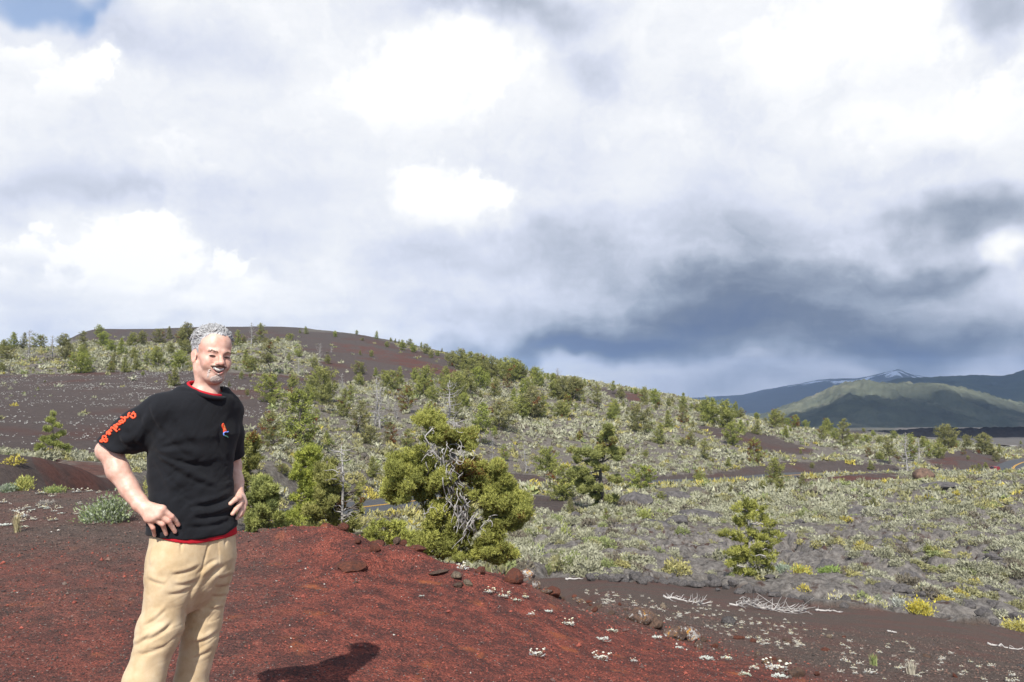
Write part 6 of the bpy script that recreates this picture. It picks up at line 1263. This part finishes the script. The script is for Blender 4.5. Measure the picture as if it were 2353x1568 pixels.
dsp = dsp + crease(px, py, [(500, 1285, 452, 1322, .005, 4), (515, 1300, 468, 1345, .004, 4), (395, 1322, 462, 1300, .0045, 4), (400, 1345, 455, 1335, .0035, 4), (385, 1368, 440, 1352, .0035, 4), (330, 1475, 398, 1430, .0055, 4.5), (308, 1485, 350, 1452, .0045, 4), (330, 1440, 385, 1396, .0035, 4), (318, 1505, 390, 1480, .004, 4.5), (500, 1330, 541, 1318, .0035, 3.5), (494, 1350, 538, 1342, .0035, 3.5), (488, 1372, 532, 1366, .0035, 3.5), (478, 1400, 520, 1396, .003, 3.5), (446, 1480, 505, 1452, .0045, 4), (440, 1515, 490, 1490, .004, 4), (352, 1242, 341, 1302, .0022, 2.6), (336, 1330, 380, 1345, .003, 4), (455, 1330, 425, 1420, .004, 4)])
fly = np.exp(-((px - (487 - (py - 1230) * .28)) / 3.0) ** 2) * sstep(1345, 1320, py); dsp = dsp - .004 * fly
pl = np.exp(-((px - 417 - (py - 1240) * -.05) / 3.0) ** 2) * sstep(1275, 1250, py) + np.exp(-((px - 520 - (py - 1220) * -.1) / 2.5) ** 2) * sstep(1262, 1240, py); dsp = dsp - .006 * pl
V = V + Nn * dsp[:, None]
def pants_fn(t):
    co = t.n('ShaderNodeTexCoord').outputs['Object']
    n = t.n('ShaderNodeTexNoise', {'Vector': co, 'Scale': 14.0, 'Detail': 5.0, 'Roughness': .65}).outputs[0]; n3 = t.n('ShaderNodeTexNoise', {'Vector': co, 'Scale': 300.0, 'Detail': 2.0}).outputs[0]
    c = t.ramp(n, [(.3, (.45, .32, .175)), (.55, (.54, .41, .25)), (.75, (.59, .47, .31))])
    p = principled(t, c, .9, .15, t.n('ShaderNodeBump', {'Strength': .3, 'Distance': .0015, 'Height': n3}).outputs[0]); p.inputs['Sheen Weight'].default_value = .15; return p
part('trousers', V, Q, material('tan_corduroy', pants_fn))
for q_, ftd in ((RL[-1], nrm(BF * .9 + BR * .25)), (LL[-1], nrm(BF * .9 - BR * .2))):
    a = np.array([q_[0], q_[1], gz_m + .05]); hd = np.array([ftd[0], ftd[1], 0]); s = Vol(a - .3, a + .35, .008)
    s.cone(a - hd * .05, a + hd * .08 - [0, 0, .005], .046, .044, .02); s.cone(a + hd * .08 - [0, 0, .008], a + hd * .19 - [0, 0, .014], .044, .036, .02); s.cone(a - hd * .04, a - hd * .02 + [0, 0, .08], .045, .042, .02)
    s.cut(lambda P: P[..., 2] - (gz_m + .004), s.lo, a + .35, .004); V, Q = s.mesh(1); part('shoe', V, Q, simple_mat('brown_leather', (.10, .06, .04), .6, .4))
# ---- head, in its own frame (x his left, y forward, z up)
HC = G(486, 821, 3.2); hyaw = rad(43); hf = nrm([math.sin(hyaw), -math.cos(hyaw), -.03]); hu = np.array([math.sin(rad(8)), 0, math.cos(rad(8))]); hu = nrm(hu - hf * (hu @ hf)); hl = np.cross(hu, hf)
HM = np.stack([hl, hf, hu], 1)                   # local -> world columns
HS = .95
toL = lambda P: ((P - HC) @ HM) / HS
toW = lambda q: HC + HS * (np.asarray(q) @ HM.T)
def head_sdf(q):
    m = np.abs(q[..., :1]); qm = np.concatenate([m, q[..., 1:]], -1)
    d = ell(q, (0, -.018, .043), (.0695, .095, .078))
    d = smin(d, ell(q, (0, .026, -.022), (.0545, .066, .082)), .03)
    d = smin(d, ell(q, (0, .035, .055), (.058, .052, .052)), .03)
    d = smin(d, rcone(qm, np.array([.039, -.004, -.060]), np.array([.017, .058, -.086]), .020, .021), .035)
    d = smin(d, ell(q, (0, .066, -.084), (.022, .020, .021)), .025)
    d = smin(d, ell(qm, (.039, .057, -.016), (.024, .026, .022)), .022)
    d = smin(d, ell(qm, (.036, .064, -.038), (.018, .017, .017)), .02)
    d = smin(d, rcone(qm, np.array([.012, .089, .021]), np.array([.043, .072, .022]), .0085, .008), .014)
    d = smax(d, -ell(qm, (.032, .097, .006), (.020, .017, .0105)), .010)
    d = smin(d, ell(qm, (.0315, .074, .004), (.0145, .0125, .0115)), .006)
    d = smin(d, rcone(qm, np.array([.015, .083, .0085]), np.array([.047, .070, .0085]), .0042, .0035), .004)
    d = smin(d, rcone(qm, np.array([.016, .083, -.0035]), np.array([.045, .070, -.003]), .0040, .0035), .005)
    d = smin(d, rcone(q, np.array([0, .086, .018]), np.array([0, .111, -.022]), .0075, .0105), .012)
    d = smin(d, ell(q, (0, .112, -.024), (.0115, .0115, .0105)), .008); d = smin(d, ell(qm, (.0125, .100, -.0275), (.0075, .0105, .0075)), .006)
    d = smax(d, -ell(qm, (.0065, .107, -.0355), (.0032, .0055, .003)), .003)
    d = smin(d, ell(q, (0, .079, -.047), (.030, .018, .017)), .014)
    mz = -.0565 + .0155 * (m[..., 0] / .028) ** 2
    lipu = np.linalg.norm(np.stack([np.maximum(m[..., 0] - .025, 0), q[..., 1] - (.0965 - 14 * m[..., 0] ** 2), q[..., 2] - (mz + .0106 - .003 * (m[..., 0] / .025) ** 2)], -1), axis=-1) - .0042
    lipl = np.linalg.norm(np.stack([np.maximum(m[..., 0] - .023, 0), q[..., 1] - (.0945 - 14 * m[..., 0] ** 2), q[..., 2] - (mz - .0122 + .005 * (m[..., 0] / .023) ** 2)], -1), axis=-1) - .0050
    d = smin(d, lipu, .005); d = smin(d, lipl, .005)
    mo = np.maximum(np.abs(q[..., 2] - mz) - .0098 * np.sqrt(np.maximum(1 - (m[..., 0] / .029) ** 2, 0.02)), m[..., 0] - .0285); mo = np.maximum(mo, .074 - q[..., 1]); d = smax(d, -mo, .002)
    fold = np.linalg.norm(np.stack([m[..., 0] - (.026 + .45 * np.clip(-.026 - q[..., 2], 0, .045)), q[..., 1] - .086 + .9 * np.clip(-.026 - q[..., 2], 0, .045)], -1), axis=-1)
    d = d + .0036 * np.exp(-(fold / .0045) ** 2) * sstep(-.078, -.066, q[..., 2]) * sstep(-.024, -.030, q[..., 2])
    e = qm - np.array([.0715, -.012, -.002]); ey = e[..., 1] * .94 + e[..., 2] * .30; ez = e[..., 2] * .95 - e[..., 1] * .28
    ear = ell(np.stack([e[..., 0] - .35 * ey * -1, ey, ez], -1), (0.0, 0, 0), (.0055, .0150, .0265)); d = smin(d, ear, .005)
    d = smax(d, -ell(np.stack([e[..., 0] + .35 * ey, ey, ez], -1), (.008, .003, -.002), (.006, .010, .017)), .004)
    return d
bd = Vol((-1.86, 2.78, -.70), (-.98, 3.68, .24), .0031)
bd.add(lambda P: head_sdf(toL(P)), HC - .16, HC + .16, 0, .01)
nb = G(470, 918, 3.20); bd.chain([toW((0, -.022, -.045)), G(476, 876, 3.195), nb], [.048, .0410, .058], .02)
for sx in (1, -1): bd.chain([toW((sx * .058, -.012, -.035)), G(484 if sx > 0 else 462, 912, 3.16)], [.009, .008], .02)
bd.chain([nb, G(455, 1000, 3.21), G(443, 1130, 3.21)], [.06, .075, .07], .03)
bd.chain([nb, G(368, 944, 3.08)], [.05, .045], .03); bd.chain([nb, G(522, 948, 3.32)], [.05, .045], .03)
EL = G(248, 1036, 3.07); bd.chain([G(368, 944, 3.08), G(305, 990, 3.07), EL], [.045, .043, .037], .02)
bd.add(lambda P: ell(P, G(239, 1034, 3.075), (.028, .028, .028)), G(239, 1034, 3.07) - .03, G(239, 1034, 3.07) + .03, .02)
bd.chain([EL, G(270, 1083, 3.055), G(298, 1126, 3.04), G(320, 1157, 3.025)], [.036, .0355, .0300, .0245], .025); bd.chain([G(268, 1070, 3.06), G(309, 1140, 3.035), G(325, 1150, 3.03)], [.029, .022, .021], .02)
bd.chain([G(262, 1043, 3.065), G(272, 1078, 3.055), G(296, 1116, 3.045)], [.033, .031, .027], .02); bd.chain([G(306, 1143, 3.02), G(318, 1163, 3.015)], [.019, .018], .015)
def H1(x, y): return 310.2 + x * .07328, 1126 + y * .07328
def on(px, py, off, fb): p = surf(px, py, off); return p if p is not None else G(px, py, fb)
wr = G(321, 1158, 3.022); knu = []
for mc, pp, dp, tp, r0, r1 in (((850, 610), (1150, 835), (1270, 970), (1358, 1100), .0100, .0080), ((735, 790), (1050, 985), (1165, 1165), (1255, 1310), .0102, .0083), ((575, 880), (870, 1085), (925, 1240), (975, 1390), .0098, .0078), ((430, 900), (565, 1195), (590, 1310), (615, 1425), .0088, .0070)):
    A = on(*H1(*mc), .030, 3.03); B = on(*H1(*pp), .026, 3.03); Cc = on(*H1(*dp), .014, 3.04); D = on(*H1(*tp), .006, 3.05); A[1] = min(A[1], 3.05); B[1] = min(B[1], 3.05); Cc[1] = min(Cc[1], 3.06); D[1] = min(D[1], 3.07)
    bd.cone(wr, A, .019, .0150, .016); bd.chain([A, B, Cc, D], [r0 + .0016, r0, r1 + .0004, r1], .002); knu.append((A, B, D))
for i in range(3): bd.cone(knu[i][0], knu[i + 1][0], .0135, .0135, .012)
bd.chain([G(326, 1164, 3.045), G(331, 1178, 3.085), G(339, 1186, 3.13), G(347, 1190, 3.165)], [.018, .014, .011, .0095], .012)
L0 = [G(522, 950, 3.34), G(528, 1010, 3.39), G(533, 1070, 3.42), G(541, 1108, 3.38), G(547, 1138, 3.33)]; bd.chain(L0, [.042, .040, .037, .032, .0255], .02)
def H2(x, y): return 505.6 + x * .09155, 1080 + y * .09155
lw = G(549, 1146, 3.315); lk = []
for pts, rr_ in (([(470, 690), (390, 740), (262, 852)], (.013, .010, .0085)), ([(540, 760), (475, 900), (400, 1000), (315, 1105)], (.014, .0115, .010, .0085)), ([(570, 830), (545, 1000), (490, 1120), (430, 1215)], (.013, .011, .0095, .008)), ([(590, 840), (585, 980), (540, 1100), (490, 1180)], (.012, .010, .009, .0075))):
    ch = []
    for i, q_ in enumerate(pts):
        a_, b_ = H2(*q_); s_ = surf(a_, b_, .012 if i == len(pts) - 1 else .020, 2.9, 3.5); ch.append(s_ if s_ is not None else G(a_, b_, 3.30 - .012 * i))
    bd.cone(lw, ch[0], .021, .015, .014); bd.chain(ch, rr_, .005); lk.append(ch[0])
V, Q = bd.mesh(1); q = toL(V); px, py = project(V)
qn = vnormals(V, Q)
V = V + qn * (.0011 * fbm(V[:, 0] * 60, V[:, 1] * 60, V[:, 2] * 60, octv=2, seed=95) + .0016 * np.maximum(0, vnoise(V[:, 0] * 55 + V[:, 2] * 30, V[:, 2] * 22, V[:, 1] * 50, seed=96) - .45) * ((py > 1070) & (px < 345)))[:, None]
inhead = (np.abs(q) < .15).all(1)
lips = np.where(inhead, np.exp(-((np.abs(q[:, 0]) / .026) ** 4)) * sstep(.0105, .0055, np.abs(q[:, 2] + .0565 - .0155 * (q[:, 0] / .028) ** 2 - .001) - .004) * (q[:, 1] > .078) * (q[:, 2] < -.046), 0)
redn = np.where(inhead, np.exp(-(np.linalg.norm(q - np.array([0, .105, -.02]), axis=1) / .03) ** 2) + .8 * np.exp(-(np.linalg.norm(np.abs(q) * [1, 1, 1] - np.array([.045, .06, .02]), axis=1) / .025) ** 2) + .7 * np.exp(-(np.linalg.norm(np.stack([np.abs(q[:, 0]) - .08, q[:, 1] + .01, q[:, 2]], 1), axis=1) / .03) ** 2), 0)
kd = np.full(len(V), 1.0)
for A, B, D in knu:
    kd = np.minimum(kd, np.minimum(np.linalg.norm(V - A, axis=1), np.minimum(np.linalg.norm(V - B, axis=1), np.linalg.norm(V - D, axis=1))))
redn = np.clip(redn + .9 * sstep(.022, .006, kd), 0, 1.2)
stub = np.where(inhead, sstep(-.030, -.052, q[:, 2]) * sstep(.075, .045, np.abs(q[:, 0])) * sstep(-.03, .02, q[:, 1]), 0)
nail = np.zeros(len(V))
for A, B, D in knu: dd = nrm(D - B); r_ = V - (D + dd * .002); nail = np.maximum(nail, sstep(.0095, .006, np.linalg.norm(r_, axis=1)) * (qn[:, 1] < -.25))
def skin_fn(t):
    co = t.n('ShaderNodeTexCoord').outputs['Object']; n = t.n('ShaderNodeTexNoise', {'Vector': co, 'Scale': 34.0, 'Detail': 5.0, 'Roughness': .6}).outputs[0]; n2 = t.n('ShaderNodeTexNoise', {'Vector': co, 'Scale': 420.0, 'Detail': 2.0}).outputs[0]
    c = t.ramp(n, [(.3, (.53, .29, .21)), (.52, (.62, .375, .285)), (.72, (.67, .44, .35))])
    c = t.mix(t.math('MULTIPLY', t.attr('redn').outputs['Fac'], .55), c, (.58, .24, .18)); c = t.mix(t.math('MULTIPLY', t.attr('stub').outputs['Fac'], .42), c, (.40, .27, .21)); c = t.mix(t.attr('lips').outputs['Fac'], c, (.50, .16, .15)); c = t.mix(t.math('MULTIPLY', t.attr('nail').outputs['Fac'], .7), c, (.74, .58, .52))
    p = principled(t, c, .48, .45, t.n('ShaderNodeBump', {'Strength': .12, 'Distance': .001, 'Height': n2}).outputs[0]); p.inputs['Subsurface Weight'].default_value = .12; p.inputs['Subsurface Radius'].default_value = (.012, .005, .003); p.inputs['Subsurface Scale'].default_value = .6; return p
part('body', V, Q, material('skin', skin_fn), attrs={'redn': redn, 'stub': stub, 'lips': lips, 'nail': nail})
# ---- eyes, teeth
for sx in (-1, 1):
    m = MB(); u, v = np.meshgrid(np.linspace(0, 2 * math.pi, 14, endpoint=False), np.linspace(.15, math.pi - .15, 7)); P = np.stack([.0140 * np.cos(v), .0060 * np.sin(v) * np.cos(u), .0036 * np.sin(v) * np.sin(u)], -1).reshape(-1, 3) + np.array([sx * .0315, .0848, .0028])
    i = np.arange(6)[:, None] * 14; k = np.arange(14)[None]; qq = np.stack([i + k, i + (k + 1) % 14, i + 14 + (k + 1) % 14, i + 14 + k], -1).reshape(-1, 4); m.add(toW(P) - base, qq); m.build('eye', simple_mat('eye', (.035, .022, .016), .25, .5, .1), man)
m = MB()
for k in range(8):
    x = (k - 3.5) * .0054; m.box((x, .0938 - 12 * x * x, -.0525 + 18 * x * x), (.0026, .0030, .0058), 0, .95)
m.V = [toW(v) - base for v in m.V]; m.build('teeth', simple_mat('teeth', (.74, .71, .65), .25, .5, .04, 200), man)
# ---- hair
hb = lambda q: ell(q, (0, -.020, .044), (.0715, .0975, .0810))
def hair_region(q):
    x = np.abs(q[..., 0]); y = q[..., 1]
    zl = np.interp(y, [-.12, -.06, -.03, -.018, -.004, .010, .028, .040, .060, .085], [-.075, -.060, -.030, .022, .030, -.006, .012, .062, .090, .103]) - np.where(y > .03, .012 * sstep(.03, .0, x) - .010 * sstep(.03, .055, x), 0)
    zl = zl + .006 * np.sin(x * 210) * (y > .02)
    return zl - q[..., 2]
hv = Vol(HC - .15, HC + .19, .0031)
def hairf(P):
    q = toL(P); th = .0022 + .007 * sstep(.03, .11, q[..., 2]) + .006 * sstep(.02, .07, q[..., 1]) * sstep(.05, .1, q[..., 2])
    wv = .0028 * np.sin(q[..., 0] * 120 + 2 * np.sin(q[..., 1] * 40)) * sstep(.04, .10, q[..., 2])
    return smax(hb(q) - th - wv, hair_region(q) * .8, .008)
hv.add(hairf, hv.lo, hv.lo + hv.h * hv.n, 0, 0); V, Q = hv.mesh(1)
def hair_fn(t):
    co = t.n('ShaderNodeTexCoord').outputs['Object']; v = t.n('ShaderNodeVectorMath', {0: co, 1: (1.0, .5, .8)}, operation='MULTIPLY').outputs[0]
    n = t.n('ShaderNodeTexNoise', {'Vector': v, 'Scale': 150.0, 'Detail': 5.0, 'Roughness': .7}).outputs[0]
    return principled(t, t.ramp(n, [(.32, (.15, .147, .144)), (.5, (.40, .395, .39)), (.66, (.66, .655, .65))]), .45, .45, t.n('ShaderNodeBump', {'Strength': .8, 'Distance': .004, 'Height': n}).outputs[0])
M_HAIR = material('grey_hair', hair_fn)
m = MB(); m.add(V - base, Q); rh = np.random.default_rng(5)
for k in range(1500):
    d = rh.normal(size=3); d[2] = abs(d[2]) * .9 + .05; d /= np.linalg.norm(d); p = np.array([0, -.020, .044]) + d * np.array([.0715, .0975, .0810]) * 1.05
    if hair_region(p) > -.004: continue
    nn = nrm(d / np.array([.0715, .0975, .0810])); top = p[2] > .075
    f_ = nrm(np.array([rh.normal(.15, .45) + p[0] * 6, rh.normal(-.9, .35), .1 if top else -.8])); f_ = nrm(f_ - nn * (f_ @ nn)); L = rh.uniform(.022, .050) * (1 if top else .32); pts = []
    L = L * (.4 if p[1] < -.06 else 1); ph = rh.random() * 6.28; sd = np.cross(f_, nn)
    for u in np.linspace(0, 1, 7): pts.append(p + nn * (.001 + ((.018 if p[1] > .0 else .012) if top else .0015) * math.sin(u * 2.6) * (.4 + .9 * rh.random() * .6)) + f_ * L * u + sd * .0045 * math.sin(u * 4 + ph))
    m.tube(toW(np.array(pts)) - base, np.array([.0012, .0014, .0014, .0013, .0011, .0008, .0004]) * (1.15 if top else .8), 4, cap=False)
m.build('hair', M_HAIR, man)
# ---- moustache, goatee and eyebrows follow the face
def whisk(name, region, thick, mat, lo, hi, seed):
    c = toW((0, .08, -.06)); v = Vol(c - .075, c + .085, .0026)
    def f(P):
        q = toL(P); return smax(head_sdf(q) - thick + .0016 * vnoise(q[..., 0] * 330, q[..., 1] * 200, q[..., 2] * 260, seed), region(q), .003)
    v.add(f, v.lo, v.lo + v.h * v.n, 0, 0); V, Q = v.mesh(1)
    if len(V): part(name, V, Q, mat)
def hairy(name, a, b):
    def fn(t):
        co = t.n('ShaderNodeTexCoord').outputs['Object']; n = t.n('ShaderNodeTexNoise', {'Vector': co, 'Scale': 240.0, 'Detail': 4.0, 'Roughness': .7}).outputs[0]
        return principled(t, t.ramp(n, [(.35, a), (.65, b)]), .7, .25, t.n('ShaderNodeBump', {'Strength': 1.0, 'Distance': .003, 'Height': n}).outputs[0])
    return material(name, fn)
def r_mou(q):
    x = np.abs(q[..., 0]); zc = -.0375 - .12 * np.maximum(x - .012, 0); return np.maximum(np.maximum(np.abs(q[..., 2] - zc) - (.0040 - .05 * np.maximum(x - .02, 0)), x - .036), .06 - q[..., 1])
def r_goa(q):
    x = np.abs(q[..., 0]); a = ell(q, (0, .072, -.092), (.029, .036, .020)); x2 = np.maximum(np.abs(x - .034) - .0045, np.abs(q[..., 2] + .072) - .018); a = np.minimum(a, np.maximum(x2, .03 - q[..., 1])); b = np.maximum(x - .006, np.abs(q[..., 2] + .074) - .007); return np.maximum(np.minimum(a, np.maximum(b, .06 - q[..., 1])), q[..., 2] + .052)
whisk('moustache', r_mou, .0022, hairy('brown_moustache', (.085, .055, .04), (.29, .21, .165)), 0, 0, 97)
whisk('beard', r_goa, .0012, hairy('grey_beard', (.36, .27, .22), (.64, .56, .51)), 0, 0, 98)
for sx in (-1, 1):
    m = MB()
    for k in range(26):
        u = rh.random(); x = sx * (.012 + .034 * u); z = .0200 + .005 * math.sin(u * 2.6) + rh.normal(0, .0018); yy = np.linspace(.05, .11, 60); dd = head_sdf(np.stack([np.full(60, x), yy, np.full(60, z)], -1)); y = yy[np.where(dd < 0)[0].max()] if (dd < 0).any() else .08; m.tube(toW(np.array([[x, y, z], [x + sx * .005, y + .001 - .003 * u, z + .002 - .003 * u]])) - base, [.0011, .0005], 4, cap=False)
    m.build('eyebrow', simple_mat('eyebrow', (.17, .115, .085), .7, .2), man)
# ================================================================== CARS ON THE FAR ROAD
M_CRED = simple_mat('red_car_paint', (.17, .010, .013), .3, .5, .05, 2); M_CSIL = simple_mat('silver_car_paint', (.42, .42, .43), .3, .5, .05, 2); M_GLASS = simple_mat('dark_glass', (.02, .022, .026), .08, .6, .05, 2); M_TYRE = simple_mat('tyre', (.02, .02, .02), .9, .2, .1, 5); M_RIM = simple_mat('wheel_rim', (.5, .5, .5), .3, .5, .05, 5); M_LAMP = simple_mat('lamp_glass', (.75, .74, .70), .15, .6, .02, 5); M_TAIL = simple_mat('tail_lamp', (.5, .01, .01), .2, .5, .02, 5)
def car(px, py, Y, heading, mat, label, suv):
    p = W(px, py, Y); x, y = p[0], p[1]; z = float(ground(np.array([x]), np.array([y]))[0]); d_, zr = road_dist(np.array([x]), np.array([y]))
    if d_[0] < 4: z = float(zr[0])
    o = link('car', None, None, (x, y, z), heading, .58); tag(o, label, 'car')
    L, Wd, H = (4.6, 1.85, 1.75) if suv else (4.5, 1.8, 1.45)
    prof = [(-L / 2, .35), (-L / 2, .85), (-L * .47, .95), (-L * .44, H - .12) if suv else (-L * .36, 1.0), (-L * .36, H) if suv else (-L * .22, H), (L * .06, H), (L * .22, .98), (L * .44, .86), (L / 2, .68), (L / 2, .35)]
    m = MB(); n = len(prof); V = []
    for sgn, ins in ((-1, 0), (1, 0)):
        for (a, b) in prof: V.append((a, sgn * (Wd / 2 - (.16 if b > 1.05 else 0)), b))
    q = [(i, i + 1, n + i + 1, n + i) for i in range(n - 1)] + [(n - 1, 0, n, 2 * n - 1)]
    m.add(V, q); c = len(V)
    me_f = [tuple(range(n))[::-1], tuple(range(n, 2 * n))]
    me = bpy.data.meshes.new('body'); me.from_pydata([tuple(v) for v in V], [], [tuple(f) for f in q] + me_f); me.materials.append(mat); me.update(); link('body', me, o)
    g = MB(); zt, zb_ = H - .10, 1.03
    for sgn in (-1, 1):
        yy = sgn * (Wd / 2 - .10); g.add([(-L * .40 if suv else -L * .28, yy, zb_), (L * .16, yy, zb_), (L * .05, yy - sgn * .05, zt), (-L * .37 if suv else -L * .2, yy - sgn * .05, zt)], [(0, 1, 2, 3)])
    g.build('side_window', M_GLASS, o, False)
    g = MB(); w_ = Wd / 2 - .22; g.add([(L * .205, -w_, 1.02), (L * .205, w_, 1.02), (L * .075, w_, H - .06), (L * .075, -w_, H - .06)], [(0, 1, 2, 3)]); g.V[0] += np.array([.03, 0, .02], np.float32); g.build('windscreen', M_GLASS, o, False)
    g = MB(); xb = -L * .455 if suv else -L * .35; g.add([(xb, -w_, 1.04), (xb, w_, 1.04), (xb + (.10 if suv else .5), w_, H - .10), (xb + (.10 if suv else .5), -w_, H - .10)], [(0, 1, 2, 3)]); g.V[0] += np.array([-.04, 0, .02], np.float32); g.build('rear_window', M_GLASS, o, False)
    for sx in (-1, 1):
        for sy in (-1, 1):
            w = MB(); w.tube([(sx * L * .31, sy * (Wd / 2 - .2), .33), (sx * L * .31, sy * (Wd / 2 + .02), .33)], .33, 14); wo = w.build('wheel', M_TYRE, o); w = MB(); w.tube([(sx * L * .31, sy * (Wd / 2), .33), (sx * L * .31, sy * (Wd / 2 + .03), .33)], .2, 12); w.build('rim', M_RIM, wo)
        h = MB(); h.box((L / 2 - .03, sx * Wd * .36, .70), (.06, .2, .09)); h.build('headlight', M_LAMP, o, False); h = MB(); h.box((-L / 2 + .03, sx * Wd * .40, .86), (.06, .13, .13)); h.build('tail_light', M_TAIL, o, False)
car(2326, 1056, 214, rad(-30), M_CRED, 'red car parked beyond the crest of the road at far right', False)
car(2283, 1089, 163, rad(200), M_CRED, 'dark red car on the road behind sagebrush before the bend', True)
car(1082 + 30, 1108, 96, rad(160), simple_mat('white_car_paint', (.75, .75, .74), .3, .5, .03, 2), 'white car on the road mostly hidden behind the twisted pine', True)
